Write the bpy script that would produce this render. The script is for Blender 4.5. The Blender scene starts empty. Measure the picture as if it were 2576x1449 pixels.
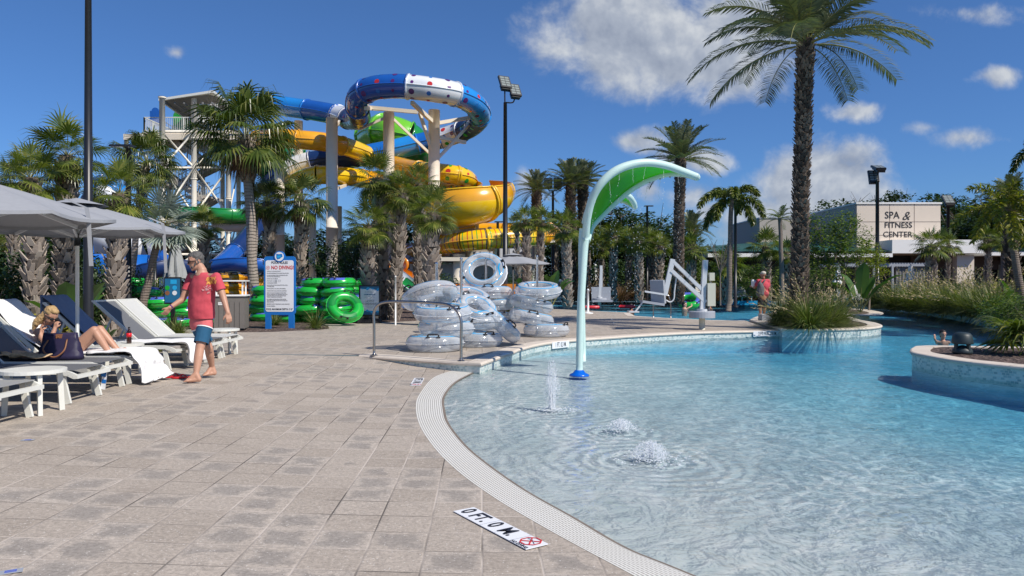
import bpy, math, random
from math import sin, cos, pi, radians, sqrt, atan2, exp
from mathutils import Vector, Matrix, noise as mnoise
from mathutils.geometry import delaunay_2d_cdt
R = random.Random(7)
SC = bpy.context.scene
COL = SC.collection
V = Vector
F, CX, HY, CH = 1874.0, 1288.0, 708.0, 1.35
WZ = -0.17
def P(px, py, Y): return V(((px-CX)/F*Y, Y, CH-(py-HY)/F*Y))
def G(px, py, z=0.0):
    Y = F*(CH-z)/(py-HY)
    return V(((px-CX)/F*Y, Y, z))
def U(a, b): return R.uniform(a, b)

# ---------------------------------------------------------------- mesh builder
class MB:
    def __init__(s): s.v=[]; s.f=[]; s.m=[]; s.uv=None
    def add(s, vs, fs, mi=0):
        o=len(s.v); s.v.extend([tuple(p) for p in vs])
        for f in fs: s.f.append([i+o for i in f]); s.m.append(mi)
    def quad(s,a,b,c,d,mi=0): s.add([a,b,c,d],[(0,1,2,3)],mi)
    def box(s, c, size, mi=0, M=None, taper=1.0):
        hx,hy,hz=[t/2 for t in size]; vs=[]
        for z in (-1,1):
            k = taper if z>0 else 1.0
            for x,y in ((-1,-1),(1,-1),(1,1),(-1,1)):
                p=V((x*hx*k,y*hy*k,z*hz))
                if M is not None: p=M@p
                vs.append(p+V(c))
        s.add(vs,[(3,2,1,0),(4,5,6,7),(0,1,5,4),(1,2,6,5),(2,3,7,6),(3,0,4,7)],mi)
    def beam(s,p,q,w,h,mi=0,up=V((0,0,1))):
        p=V(p);q=V(q);d=(q-p)
        if d.length<1e-6: return
        d.normalize(); sd=d.cross(up)
        if sd.length<1e-3: sd=d.cross(V((1,0,0)))
        sd.normalize(); u=sd.cross(d)
        vs=[]
        for c in (p,q):
            for a,b in ((-1,-1),(1,-1),(1,1),(-1,1)): vs.append(c+sd*(a*w/2)+u*(b*h/2))
        s.add(vs,[(0,1,2,3),(7,6,5,4),(1,0,4,5),(2,1,5,6),(3,2,6,7),(0,3,7,4)],mi)
    def tube(s,pts,rad,n=8,mi=0,caps=True,closed=False,a0=0,a1=2*pi,up=None,matf=None,flat=1.0):
        pts=[V(p) for p in pts]; k=len(pts)
        if not hasattr(rad,'__len__'): rad=[rad]*k
        frames=tubeframes(pts,up,closed)
        full = abs(a1-a0-2*pi)<1e-6
        m = n if full else n+1
        vs=[]
        for i in range(k):
            t,sd,u=frames[i]
            for j in range(m):
                a=a0+(a1-a0)*j/n
                vs.append(pts[i]+(sd*cos(a)+u*sin(a)*flat)*rad[i])
        o=len(s.v); s.v.extend([tuple(p) for p in vs])
        rng = k if closed else k-1
        for i in range(rng):
            i2=(i+1)%k
            for j in range(n):
                j2=(j+1)%m if full else j+1
                s.f.append([o+i*m+j,o+i2*m+j,o+i2*m+j2,o+i*m+j2][::-1]); s.m.append(matf(i,j) if matf else mi)
        if caps and full and not closed:
            s.f.append([o+j for j in range(n)]); s.m.append(matf(0,0) if matf else mi)
            s.f.append([o+(k-1)*m+j for j in range(n)][::-1]); s.m.append(matf(k-2,0) if matf else mi)
    def lathe(s,prof,c=(0,0,0),n=16,mi=0,M=None):
        o=len(s.v); c=V(c)
        for r,z in prof:
            for j in range(n):
                a=2*pi*j/n; p=V((r*cos(a),r*sin(a),z))
                if M is not None: p=M@p
                s.v.append(tuple(p+c))
        k=len(prof)
        for i in range(k-1):
            for j in range(n):
                j2=(j+1)%n
                s.f.append([o+i*n+j,o+i*n+j2,o+(i+1)*n+j2,o+(i+1)*n+j]); s.m.append(mi)
        s.f.append([o+j for j in range(n)][::-1]); s.m.append(mi)
        s.f.append([o+(k-1)*n+j for j in range(n)]); s.m.append(mi)
    def sphere(s,c,r,n=8,m=6,mi=0,M=None):
        if not hasattr(r,'__len__'): r=(r,r,r)
        prof=[(max(1e-4,sin(pi*i/m)),-cos(pi*i/m)) for i in range(m+1)]
        S=Matrix.Diagonal(V(r)); S=(M@S) if M is not None else S
        s.lathe(prof,c,n,mi,S)
    def capsule(s,p,r1,q,r2,n=12):
        p=V(p);q=V(q);d=q-p; L=d.length
        if L<1e-5: s.sphere(p,r1,n,8); return
        d/=L; K=4; pts=[];rad=[]
        for i in range(K): a=pi/2*i/K; pts.append(p-d*r1*cos(a)); rad.append(max(1e-4,r1*sin(a)))
        pts+= [p,q]; rad+=[r1,r2]
        for i in range(1,K+1): a=pi/2*i/K; pts.append(q+d*r2*sin(a)); rad.append(max(1e-4,r2*cos(a)))
        s.tube(pts,rad,n)
    def build(s,name,mats,parent=None,smooth=False,uv=None):
        me=bpy.data.meshes.new(name); me.from_pydata(s.v,[],s.f)
        if not isinstance(mats,(list,tuple)): mats=[mats]
        for m in mats: me.materials.append(m)
        if len(mats)>1: me.polygons.foreach_set('material_index',s.m)
        if smooth:
            me.polygons.foreach_set('use_smooth',[True]*len(me.polygons))
        me.update()
        o=bpy.data.objects.new(name,me); COL.objects.link(o)
        if parent is not None: o.parent=parent
        return o
def tubeframes(pts,up=None,closed=False):
    k=len(pts); out=[]; prev=None
    for i in range(k):
        if closed: t=pts[(i+1)%k]-pts[i-1]
        else: t=pts[min(i+1,k-1)]-pts[max(i-1,0)]
        if t.length<1e-9: t=V((0,0,1))
        t=t.normalized()
        if up is not None:
            sd=t.cross(up)
            if sd.length<1e-3: sd=t.cross(V((0,1,0)))
            sd.normalize()
        elif prev is None:
            a=V((0,0,1)) if abs(t.z)<.9 else V((0,1,0))
            sd=t.cross(a).normalized()
        else:
            sd=prev-t*prev.dot(t)
            if sd.length<1e-5: sd=t.cross(V((0.3,1,0.2)))
            sd.normalize()
        prev=sd; out.append((t,sd,sd.cross(t)))
    return out
def smoothpath(pts,sub=6,closed=False):
    pts=[V(p) for p in pts]; n=len(pts); out=[]
    segs = n if closed else n-1
    for i in range(segs):
        p1=pts[i]; p2=pts[(i+1)%n]
        p0=pts[i-1] if (closed or i>0) else p1*2-p2
        p3=pts[(i+2)%n] if (closed or i+2<n) else p2*2-p1
        for j in range(sub):
            t=j/sub
            out.append(.5*((2*p1)+(p2-p0)*t+(2*p0-5*p1+4*p2-p3)*t*t+(3*p1-p0-3*p2+p3)*t**3))
    if not closed: out.append(pts[-1].copy())
    return out
def tag(o,label=None,cat=None,group=None,kind=None):
    if label: o['label']=label
    if cat: o['category']=cat
    if group: o['group']=group
    if kind: o['kind']=kind
    return o
def empty(name,loc=(0,0,0),rz=0,label=None,cat=None,group=None):
    o=bpy.data.objects.new(name,None); COL.objects.link(o); o.location=loc; o.rotation_euler=(0,0,rz)
    o.empty_display_size=.1
    return tag(o,label,cat,group)
def copy_tree(o,parent=None):
    c=o.copy(); COL.objects.link(c)
    if parent is not None: c.parent=parent
    for ch in list(o.children): copy_tree(ch,c)
    return c
TS=bpy.data.scenes.new('workbench')
def evalmesh(o):
    par=o.parent; o.parent=None
    TS.collection.objects.link(o); vl=TS.view_layers[0]; vl.update(); dg=vl.depsgraph
    me=bpy.data.meshes.new_from_object(o.evaluated_get(dg)); TS.collection.objects.unlink(o); o.parent=par
    return me
def remesh(o,voxel,smooth=3):
    m=o.modifiers.new('r','REMESH'); m.mode='VOXEL'; m.voxel_size=voxel; m.use_smooth_shade=True
    if smooth:
        k=o.modifiers.new('s','SMOOTH'); k.factor=.5; k.iterations=smooth
    me=evalmesh(o)
    o.modifiers.clear(); old=o.data; me.name=old.name; mats=list(old.materials); o.data=me
    if not me.materials:
        for x in mats: me.materials.append(x)
    bpy.data.meshes.remove(old)
    return o
def textobj(name,body,size,mat,parent,loc,rot,align='CENTER',off=0.0,ext=0.0,sx=1.0,spacing=1.0,shear=0):
    c=bpy.data.curves.new(name,'FONT'); c.body=body; c.size=size; c.align_x=align; c.align_y='CENTER'
    c.offset=off; c.extrude=ext; c.space_character=spacing; c.resolution_u=3; c.shear=shear
    t=bpy.data.objects.new(name,c)
    me=evalmesh(t)
    bpy.data.objects.remove(t); bpy.data.curves.remove(c)
    me.materials.clear(); me.materials.append(mat)
    o=bpy.data.objects.new(name,me); COL.objects.link(o); o.parent=parent
    o.location=loc; o.rotation_euler=rot; o.scale=(sx,1,1)
    return o

# ---------------------------------------------------------------- materials
MT={}
class NT:
    def __init__(s,m):
        m.use_nodes=True; s.t=m.node_tree; s.t.nodes.clear(); s.out=s.t.nodes.new('ShaderNodeOutputMaterial' if isinstance(m,bpy.types.Material) else 'ShaderNodeOutputWorld')
    def n(s,ty,**kw):
        x=s.t.nodes.new('ShaderNode'+ty); ins=kw.pop('i',{})
        for k,v in kw.items(): setattr(x,k,v)
        for k,v in ins.items():
            if isinstance(v,bpy.types.NodeSocket): s.t.links.new(v,x.inputs[k])
            else: x.inputs[k].default_value=v
        return x
    def math(s,op,a,b=None,c=None,clamp=False):
        i={0:a}
        if b is not None: i[1]=b
        if c is not None: i[2]=c
        return s.n('Math',operation=op,use_clamp=clamp,i=i).outputs[0]
    def ramp(s,fac,stops,interp='LINEAR'):
        x=s.n('ValToRGB',i={0:fac}); cr=x.color_ramp; cr.interpolation=interp
        while len(cr.elements)<len(stops): cr.elements.new(.5)
        for e,(p,c) in zip(cr.elements,stops): e.position=p; e.color=(*c,1) if len(c)==3 else c
        return x.outputs[0]
    def mix(s,fac,a,b,mode='MIX'):
        x=s.n('Mix',data_type='RGBA',blend_type=mode)
        for k,v in ((0,fac),(6,a),(7,b)):
            if isinstance(v,bpy.types.NodeSocket): s.t.links.new(v,x.inputs[k])
            else: x.inputs[k].default_value=(*v,1) if hasattr(v,'__len__') and len(v)==3 else v
        return x.outputs[2]
    def noise(s,scale,detail=3,vec=None,rough=.5,dist=0,out=0):
        x=s.n('TexNoise',i={'Scale':scale,'Detail':detail,'Roughness':rough,'Distortion':dist})
        if vec is not None: s.t.links.new(vec,x.inputs['Vector'])
        return x.outputs[out]
    def bump(s,h,strength=.3,dist=.01):
        return s.n('Bump',i={'Height':h,'Strength':strength,'Distance':dist}).outputs[0]
    def pos(s): return s.n('NewGeometry').outputs['Position']
    def obj(s): return s.n('TexCoord').outputs['Object']
    def finish(s,sh): s.t.links.new(sh,s.out.inputs['Surface'])
def newmat(name):
    m=bpy.data.materials.new(name); MT[name]=m; return m,NT(m)
def mat(name,col,rough=.5,metal=0,var=.15,scale=8,bump=0,bscale=40,island=0,coat=0,spec=.5,trans=0,hue=None):
    """Principled with noise variation of its base colour, optional per-island variation and bump."""
    m,t=newmat(name); o=t.obj()
    dark=tuple(c*(1-var) for c in col); lite=tuple(min(1,c*(1+var)) for c in col)
    c=t.mix(t.noise(scale,4,o),dark,lite)
    if island:
        ri=t.n('NewGeometry').outputs['Random Per Island']
        k=t.math('MULTIPLY_ADD',ri,2*island,1-island)
        kk=t.n('CombineColor',i={0:k,1:k,2:k}).outputs[0]
        c=t.mix(1.0,c,kk,'MULTIPLY')
        if hue is not None: c=t.mix(t.math('POWER',ri,3.0),c,hue)
    p=t.n('BsdfPrincipled',i={'Base Color':c,'Roughness':rough,'Metallic':metal,'Coat Weight':coat,'Specular IOR Level':spec})
    if bump: t.t.links.new(t.bump(t.noise(bscale,4,o),bump,.01),p.inputs['Normal'])
    sh=p.outputs[0]
    if trans:
        tr=t.n('BsdfTranslucent',i={0:t.mix(1.0,c,(1.0,1.25,.35),'MULTIPLY')}).outputs[0]
        sh=t.n('MixShader',i={0:trans,1:sh,2:tr}).outputs[0]
    t.finish(sh); return m
# ---------------------------------------------------------------- world, sun, camera
def make_world():
    w=bpy.data.worlds.new('World'); SC.world=w; t=NT(w)
    sky=t.n('TexSky',sky_type='NISHITA',sun_disc=False,sun_elevation=radians(48),sun_rotation=SUNROT,altitude=0,air_density=1.0,dust_density=.15,ozone_density=3.0)
    d=t.n('TexCoord').outputs['Generated']
    sp=t.n('SeparateXYZ',i={0:d}); x,y,z=sp.outputs
    yy=t.math('MAXIMUM',t.math('ABSOLUTE',y),.05)
    u=t.math('DIVIDE',x,yy); v=t.math('DIVIDE',z,yy)
    uv=t.n('CombineXYZ',i={0:u,1:v,2:0.0}).outputs[0]
    base=None
    wq=t.n('VectorMath',operation='MULTIPLY_ADD',i={0:t.noise(5.5,4,uv,.6,out=1),1:(.085,.05,0),2:uv}).outputs[0]
    for (px,py,rx,ry,k) in CLOUDS:
        sx,sy=F/rx,F/ry; q=t.n('VectorMath',operation='MULTIPLY_ADD',i={0:wq,1:(sx,sy,0),2:(-((px-CX)/F+.042)*sx,-((HY-py)/F+.025)*sy,0)}).outputs[0]
        r=t.n('VectorMath',operation='LENGTH',i={0:q}).outputs['Value']
        b=t.math('MULTIPLY_ADD',r,-k,k)
        base=b if base is None else t.math('MAXIMUM',base,b)
    n1=t.noise(9,6,uv,.62,.2)
    den=t.math('MULTIPLY_ADD',t.math('SUBTRACT',n1,.5),2.2,base)
    a=t.n('MapRange',interpolation_type='SMOOTHSTEP',i={0:den,1:-.05,2:.75,3:0.0,4:.93}).outputs[0]
    off=t.n('VectorMath',operation='ADD',i={0:uv,1:(.010,.016,0)}).outputs[0]
    m1=t.noise(9,4,off,.62,.2)
    sh=t.math('MULTIPLY_ADD',t.math('SUBTRACT',n1,m1),3.0,.56)
    sh=t.math('MULTIPLY_ADD',den,-.10,sh,clamp=True)
    cc=t.ramp(sh,[(.0,(3.3,3.8,4.8)),(.45,(4.6,5.1,6.0)),(1,(7.4,7.7,8.0))])
    el=t.n('MapRange',i={0:z,1:0.0,2:.38}).outputs[0]
    grad=t.ramp(el,[(0,(.40,.62,1.03)),(.3,(.44,.71,1.14)),(1,(.53,.80,1.16))])
    skyc=t.mix(1.0,sky.outputs[0],grad,'MULTIPLY')
    c=t.mix(a,skyc,cc)
    bg=t.n('Background',i={0:c,1:SKYSTR})
    t.t.links.new(bg.outputs[0],t.out.inputs['Surface'])
CLOUDS=[(1590,80,290,170,1.5),(1740,150,300,130,1.45),(1850,50,240,150,1.35),(1480,110,170,90,1.0),
 (2080,468,240,130,1.7),(1990,560,270,90,1.15),(2160,285,75,36,1.0),(1600,360,90,42,.95),(1760,410,130,36,.8),
 (1790,540,45,28,1.1),(2510,200,60,32,.75),(2440,40,130,36,.55),(2430,350,110,26,.5),(470,135,42,26,.7),(1640,480,60,40,.8),(1740,500,90,40,.6),(2330,330,60,20,.4),(830,365,70,24,.5),(1335,470,60,40,.5)]
SUNDIR=V((.80,-.58,0)).normalized()*cos(radians(46))+V((0,0,sin(radians(46))))
SUNROT=atan2(SUNDIR.x,SUNDIR.y)
SKYTINT=(.62,.86,1.13); SKYSTR=.092
make_world()
SC.world.cycles.sampling_method='MANUAL'; SC.world.cycles.sample_map_resolution=256
sl=bpy.data.lights.new('sun','SUN'); sl.energy=5.0; sl.angle=radians(.5); sl.color=(1,.935,.84)
so=bpy.data.objects.new('sun',sl); COL.objects.link(so); so.rotation_euler=(-SUNDIR).to_track_quat('-Z','Y').to_euler()
cd=bpy.data.cameras.new('camera'); cam=bpy.data.objects.new('camera',cd); COL.objects.link(cam)
cam.location=(0,0,CH); cam.rotation_euler=(pi/2,0,0); cd.sensor_width=36; cd.lens=F/2576*36
cd.shift_y=-(724.5-HY)/2576; cd.clip_end=6000; cd.clip_start=.1; SC.camera=cam
SC.view_settings.view_transform='Standard'; SC.view_settings.look='None'; SC.view_settings.exposure=0
SC.cycles.max_bounces=8; SC.cycles.transparent_max_bounces=24; SC.cycles.caustics_reflective=False; SC.cycles.caustics_refractive=False

# ---------------------------------------------------------------- materials
def paver_mat():
    m,t=newmat('paver'); p=t.pos()
    rot=t.n('VectorRotate',rotation_type='Z_AXIS',i={'Vector':p,'Angle':radians(-2.3)}).outputs[0]
    S=.318
    sp=t.n('SeparateXYZ',i={0:rot})
    gx=t.math('DIVIDE',sp.outputs[0],S); gy=t.math('DIVIDE',sp.outputs[1],S)
    fx=t.math('FRACT',gx); fy=t.math('FRACT',gy)
    ex=t.math('MINIMUM',fx,t.math('SUBTRACT',1.0,fx)); ey=t.math('MINIMUM',fy,t.math('SUBTRACT',1.0,fy))
    e=t.math('MINIMUM',ex,ey)
    cell=t.n('CombineXYZ',i={0:t.math('FLOOR',gx),1:t.math('FLOOR',gy),2:0.0}).outputs[0]
    wn=t.n('TexWhiteNoise',noise_dimensions='2D',i={'Vector':cell})
    big=t.noise(.45,4,p); fine=t.noise(120,3,p); mid=t.noise(9,4,p)
    base=t.ramp(wn.outputs[0],[(0,(.375,.318,.258)),(.45,(.445,.382,.315)),(1,(.50,.435,.365))])
    damp=t.math('GREATER_THAN',t.math('ADD',wn.outputs[0],t.math('MULTIPLY',big,1.2)),1.20)
    inner=t.n('MapRange',interpolation_type='SMOOTHSTEP',i={0:t.math('ADD',e,t.math('MULTIPLY',t.math('SUBTRACT',mid,.5),.75)),1:.02,2:.30}).outputs[0]
    dk=t.math('MULTIPLY',t.math('MULTIPLY',damp,inner),.55)
    c=t.mix(dk,base,(.17,.16,.15))
    grit=t.n('MapRange',i={0:t.noise(42,4,p,.75),1:.32,2:.68,3:.66,4:1.32}).outputs[0]
    c=t.mix(1.0,c,t.n('CombineColor',i={0:grit,1:grit,2:grit}).outputs[0],'MULTIPLY')
    c=t.mix(t.math('MULTIPLY_ADD',big,.4,-.05,clamp=True),c,(.40,.345,.29))
    vx=t.n('TexVoronoi',i={'Scale':46,'Vector':p,'Randomness':1.0})
    vsp=t.n('SeparateColor',i={0:vx.outputs['Color']}).outputs[0]
    rad=t.math('MULTIPLY_ADD',vsp,.26,.0)
    peb=t.n('MapRange',i={0:t.math('SUBTRACT',rad,vx.outputs['Distance']),1:0.0,2:.06}).outputs[0]
    peb=t.math('MULTIPLY',peb,t.math('GREATER_THAN',vsp,.70))
    c=t.mix(t.math('MULTIPLY',peb,.85),c,(.70,.66,.60))
    vd=t.n('TexVoronoi',i={'Scale':95,'Vector':p})
    pit=t.math('MULTIPLY',t.math('LESS_THAN',vd.outputs['Distance'],.22),t.math('GREATER_THAN',t.noise(14,2,p),.52))
    c=t.mix(t.math('MULTIPLY',pit,.75),c,(.15,.135,.12))
    c=t.mix(t.math('MULTIPLY',t.math('SUBTRACT',fine,.35,clamp=True),.8),c,(.25,.23,.21))
    stain=t.n('MapRange',interpolation_type='SMOOTHSTEP',i={0:t.noise(1.7,7,p,.65),1:.56,2:.72}).outputs[0]
    c=t.mix(t.math('MULTIPLY',stain,.3),c,(.24,.20,.165))
    jn=t.noise(3,3,p); jw=t.math('MULTIPLY_ADD',jn,.016,.008)
    joint=t.math('LESS_THAN',e,jw)
    jc=t.ramp(t.noise(1.1,3,p),[(.40,(.56,.49,.42)),(.50,(.30,.26,.22)),(.58,(.085,.075,.065))])
    c=t.mix(t.math('MULTIPLY',joint,.85),c,jc)
    h=t.math('ADD',t.n('MapRange',i={0:e,1:0.0,2:.035}).outputs[0],t.math('MULTIPLY',fine,.25))
    h=t.math('ADD',h,t.math('MULTIPLY',wn.outputs[0],.5))
    b=t.n('BsdfPrincipled',i={'Base Color':c,'Roughness':.82,'Normal':t.bump(h,.35,.006),'Specular IOR Level':.3})
    t.finish(b.outputs[0])
def tile_mat(name,cols,S=.05):
    m,t=newmat(name); uv=t.n('UVMap').outputs[0]
    sp=t.n('SeparateXYZ',i={0:uv}); gx=t.math('DIVIDE',sp.outputs[0],S); gy=t.math('DIVIDE',sp.outputs[1],S*.62)
    gx=t.math('ADD',gx,t.math('MULTIPLY',t.math('FLOOR',gy),.37))
    fx=t.math('FRACT',gx); fy=t.math('FRACT',gy)
    e=t.math('MINIMUM',t.math('MINIMUM',fx,t.math('SUBTRACT',1.0,fx)),t.math('MINIMUM',fy,t.math('SUBTRACT',1.0,fy)))
    cell=t.n('CombineXYZ',i={0:t.math('FLOOR',gx),1:t.math('FLOOR',gy),2:0.0}).outputs[0]
    wn=t.n('TexWhiteNoise',noise_dimensions='2D',i={'Vector':cell}).outputs[0]
    c=t.ramp(wn,[(i/len(cols),x) for i,x in enumerate(cols)],'CONSTANT')
    c=t.mix(t.math('LESS_THAN',e,.07),c,(.66,.66,.62))
    c=t.mix(t.math('MULTIPLY',t.noise(1.5,5,t.pos()),.3),c,(.45,.5,.45))
    b=t.n('BsdfPrincipled',i={'Base Color':c,'Roughness':.25})
    t.finish(b.outputs[0])
JETS=[(*G(1388,1030,WZ).xy,.16),(*G(1562,1078,WZ).xy,.12),(*G(1636,1152,WZ).xy,.17)]
def water_mat():
    m,t=newmat('water'); p=t.pos()
    q=t.n('Mapping',i={'Vector':p,'Scale':(1,1.0,1)}).outputs[0]
    warp=t.noise(1.3,3,q,out=1)
    wv=t.n('VectorMath',operation='MULTIPLY_ADD',i={0:warp,1:(.55,.55,0),2:q}).outputs[0]
    # amplitude of the ripples: calm over the beach shelf, livelier out in the pool
    sp=t.n('SeparateXYZ',i={0:p})
    far=t.n('MapRange',interpolation_type='SMOOTHSTEP',i={0:t.math('ADD',sp.outputs[1],t.math('MULTIPLY',sp.outputs[0],1.1)),1:4.2,2:13.0,3:0.35,4:1.6}).outputs[0]
    n1=t.noise(2.6,5,wv,.6,.4); n2=t.noise(9,4,wv,.6,.6); n3=t.noise(1.0,3,p)
    h=t.math('ADD',t.math('MULTIPLY',n1,1.0),t.math('MULTIPLY',n2,.33))
    h=t.math('MULTIPLY',h,far)
    for (jx,jy,am) in JETS:
        d=t.n('VectorMath',operation='DISTANCE',i={0:p,1:(jx,jy,WZ)}).outputs['Value']
        dd=t.math('MULTIPLY_ADD',t.math('SUBTRACT',n1,.5),.25,d)
        wv2=t.math('MULTIPLY',t.math('SINE',t.math('MULTIPLY',dd,42.0)),t.math('DIVIDE',am,t.math('ADD',t.math('MULTIPLY',t.math('MULTIPLY',d,d),5.0),.6)))
        h=t.math('ADD',h,wv2)
    nb=t.bump(h,1.0,.12)
    # net of caustic light painted into the water's tint and cast onto the floor
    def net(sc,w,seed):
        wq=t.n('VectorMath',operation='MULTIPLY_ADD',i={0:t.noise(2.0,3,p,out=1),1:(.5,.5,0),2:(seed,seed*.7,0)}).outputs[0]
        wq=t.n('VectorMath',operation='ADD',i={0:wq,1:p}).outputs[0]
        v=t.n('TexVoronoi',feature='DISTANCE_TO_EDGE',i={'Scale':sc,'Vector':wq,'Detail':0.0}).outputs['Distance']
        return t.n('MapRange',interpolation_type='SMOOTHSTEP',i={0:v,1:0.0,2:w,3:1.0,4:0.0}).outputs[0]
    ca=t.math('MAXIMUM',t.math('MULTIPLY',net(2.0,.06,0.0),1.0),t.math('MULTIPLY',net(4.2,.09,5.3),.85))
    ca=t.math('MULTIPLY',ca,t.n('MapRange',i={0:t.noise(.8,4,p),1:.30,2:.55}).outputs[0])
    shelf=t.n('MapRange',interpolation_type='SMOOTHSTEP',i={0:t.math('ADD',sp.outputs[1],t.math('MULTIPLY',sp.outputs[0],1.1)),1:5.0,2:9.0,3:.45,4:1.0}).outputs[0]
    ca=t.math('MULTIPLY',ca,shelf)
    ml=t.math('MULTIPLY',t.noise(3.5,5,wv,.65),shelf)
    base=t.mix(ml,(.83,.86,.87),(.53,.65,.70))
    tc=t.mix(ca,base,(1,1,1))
    tr=t.n('BsdfTransparent',i={0:tc})
    gl=t.n('BsdfGlossy',i={'Color':(1,1,1,1),'Roughness':.04,'Normal':nb})
    fr=t.n('Fresnel',i={'IOR':1.33,'Normal':nb})
    f=t.math('MINIMUM',t.math('MULTIPLY',fr.outputs[0],.85),.50)
    t.finish(t.n('MixShader',i={0:f,1:tr.outputs[0],2:gl.outputs[0]}).outputs[0])
def floor_mat():
    m,t=newmat('pool_plaster'); p=t.pos(); z=t.n('SeparateXYZ',i={0:p}).outputs[2]
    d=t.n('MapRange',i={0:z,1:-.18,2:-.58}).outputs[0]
    c=t.ramp(d,[(0,(.68,.68,.64)),(.06,(.66,.68,.66)),(.2,(.54,.65,.67)),(.42,(.27,.56,.65)),(.72,(.13,.47,.62)),(1,(.08,.40,.58))])  # bluer with depth: the water's absorption of light put into the plaster colour
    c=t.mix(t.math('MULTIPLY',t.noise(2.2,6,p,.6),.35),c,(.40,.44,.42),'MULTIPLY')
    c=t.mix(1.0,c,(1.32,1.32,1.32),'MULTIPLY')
    t.finish(t.n('BsdfPrincipled',i={'Base Color':c,'Roughness':.7}).outputs[0])
def grate_mat():
    m,t=newmat('grate'); uv=t.n('UVMap').outputs[0]; sp=t.n('SeparateXYZ',i={0:uv})
    gy=t.math('FRACT',t.math('DIVIDE',sp.outputs[1],.034)); gx=t.math('FRACT',t.math('DIVIDE',sp.outputs[0],.036))
    slot=t.math('GREATER_THAN',gy,.64)
    rib=t.math('MULTIPLY',t.math('GREATER_THAN',gx,.72),slot)
    dirt=t.noise(1.2,6,t.pos(),.6)
    c=t.mix(t.math('MULTIPLY',dirt,.6),(.80,.79,.74),(.64,.60,.50))
    c=t.mix(t.math('MULTIPLY',slot,.88),c,(.24,.21,.17))
    c=t.mix(t.math('MULTIPLY',rib,.75),c,(.72,.70,.64))
    b=t.n('BsdfPrincipled',i={'Base Color':c,'Roughness':.5,'Normal':t.bump(t.math('SUBTRACT',1.0,slot),.6,.01)})
    t.finish(b.outputs[0])
def vinyl_mat(name,col,op,stripe=None):
    m,t=newmat(name)
    tr=t.n('BsdfTransparent',i={0:(*[min(1,.86+.1*c) for c in col],1)})
    p=t.n('BsdfPrincipled',i={'Base Color':(*col,1),'Roughness':.12,'Specular IOR Level':.9,'Coat Weight':.5,'Coat Roughness':.05})
    lw=t.n('LayerWeight',i={0:.42})
    bz=t.noise(13,4,t.obj())
    t.t.links.new(t.bump(bz,.22,.01),p.inputs['Normal'])
    f=t.math('MULTIPLY_ADD',lw.outputs['Facing'],.55,op,clamp=True)
    t.finish(t.n('MixShader',i={0:f,1:tr.outputs[0],2:p.outputs[0]}).outputs[0])
def ground_mat():
    m,t=newmat('mulch'); p=t.pos()
    v=t.n('TexVoronoi',i={'Scale':38,'Vector':t.n('Mapping',i={'Vector':p,'Scale':(1,.35,1),'Rotation':(0,0,.6)}).outputs[0]})
    k=t.n('SeparateColor',i={0:v.outputs['Color']}).outputs[0]
    c=t.ramp(k,[(0,(.035,.022,.018)),(.5,(.085,.055,.045)),(.85,(.16,.11,.09)),(1,(.28,.21,.17))])
    t.finish(t.n('BsdfPrincipled',i={'Base Color':c,'Roughness':.9,'Normal':t.bump(v.outputs['Distance'],1.0,.03)}).outputs[0])
    m,t=newmat('ground_cover'); p=t.pos()
    c=t.ramp(t.noise(.8,6,p),[(.3,(.03,.05,.02)),(.6,(.07,.10,.035)),(.8,(.10,.09,.05))])
    t.finish(t.n('BsdfPrincipled',i={'Base Color':c,'Roughness':.9,'Normal':t.bump(t.noise(30,5,p),.8,.05)}).outputs[0])
def ringtrunk_mat(name,c1,c2,sc=9):
    m,t=newmat(name); o=t.obj(); z=t.n('SeparateXYZ',i={0:o}).outputs[2]
    zz=t.math('ADD',t.math('MULTIPLY',z,sc),t.math('MULTIPLY',t.noise(3,3,o),1.3))
    f=t.math('FRACT',zz)
    line=t.n('MapRange',i={0:f,1:0.0,2:.25}).outputs[0]
    vert=t.noise(1,4,t.n('Mapping',i={'Vector':o,'Scale':(45,45,4)}).outputs[0])
    c=t.mix(t.math('MULTIPLY',line,t.math('ADD',vert,.3),clamp=True),c1,c2)
    t.finish(t.n('BsdfPrincipled',i={'Base Color':c,'Roughness':.9,'Normal':t.bump(t.math('ADD',line,vert),.8,.03)}).outputs[0])
paver_mat(); water_mat(); floor_mat(); grate_mat(); ground_mat()
tile_mat('pool_tile',[(.60,.70,.67),(.44,.58,.57),(.70,.74,.69),(.34,.49,.50),(.56,.67,.66),(.25,.38,.40),(.66,.72,.68)],.06)
ringtrunk_mat('ring_trunk',(.16,.125,.10),(.40,.34,.29)); ringtrunk_mat('slim_trunk',(.13,.10,.08),(.27,.22,.18),14)
mat('coping',(.64,.56,.47),.7,var=.12,scale=6,bump=.2)
mat('frond_green',(.098,.145,.022),.33,var=.3,scale=3,island=.45,trans=.28,hue=(.26,.25,.06))
mat('frond_dark',(.070,.112,.020),.30,var=.3,scale=3,island=.45,trans=.22,hue=(.20,.20,.05))
mat('frond_grey',(.150,.185,.105),.42,var=.25,scale=3,island=.4,trans=.18,hue=(.20,.19,.10))
mat('frond_silver',(.21,.25,.21),.5,var=.25,scale=3,island=.4,trans=.12)
mat('frond_yellow',(.20,.23,.03),.42,var=.3,scale=2,island=.5,trans=.35,hue=(.45,.36,.03))
mat('boot',(.30,.245,.20),.9,var=.35,scale=14,bump=.5,island=.5,hue=(.42,.37,.31))
mat('boot_core',(.13,.10,.075),.95,var=.4,scale=12,bump=.6)
mat('boot_dark',(.115,.082,.06),.9,var=.4,scale=12,bump=.6,island=.5,hue=(.29,.22,.16))
mat('trunk_core',(.07,.05,.035),.95,var=.5,scale=14,bump=.8)
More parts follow.
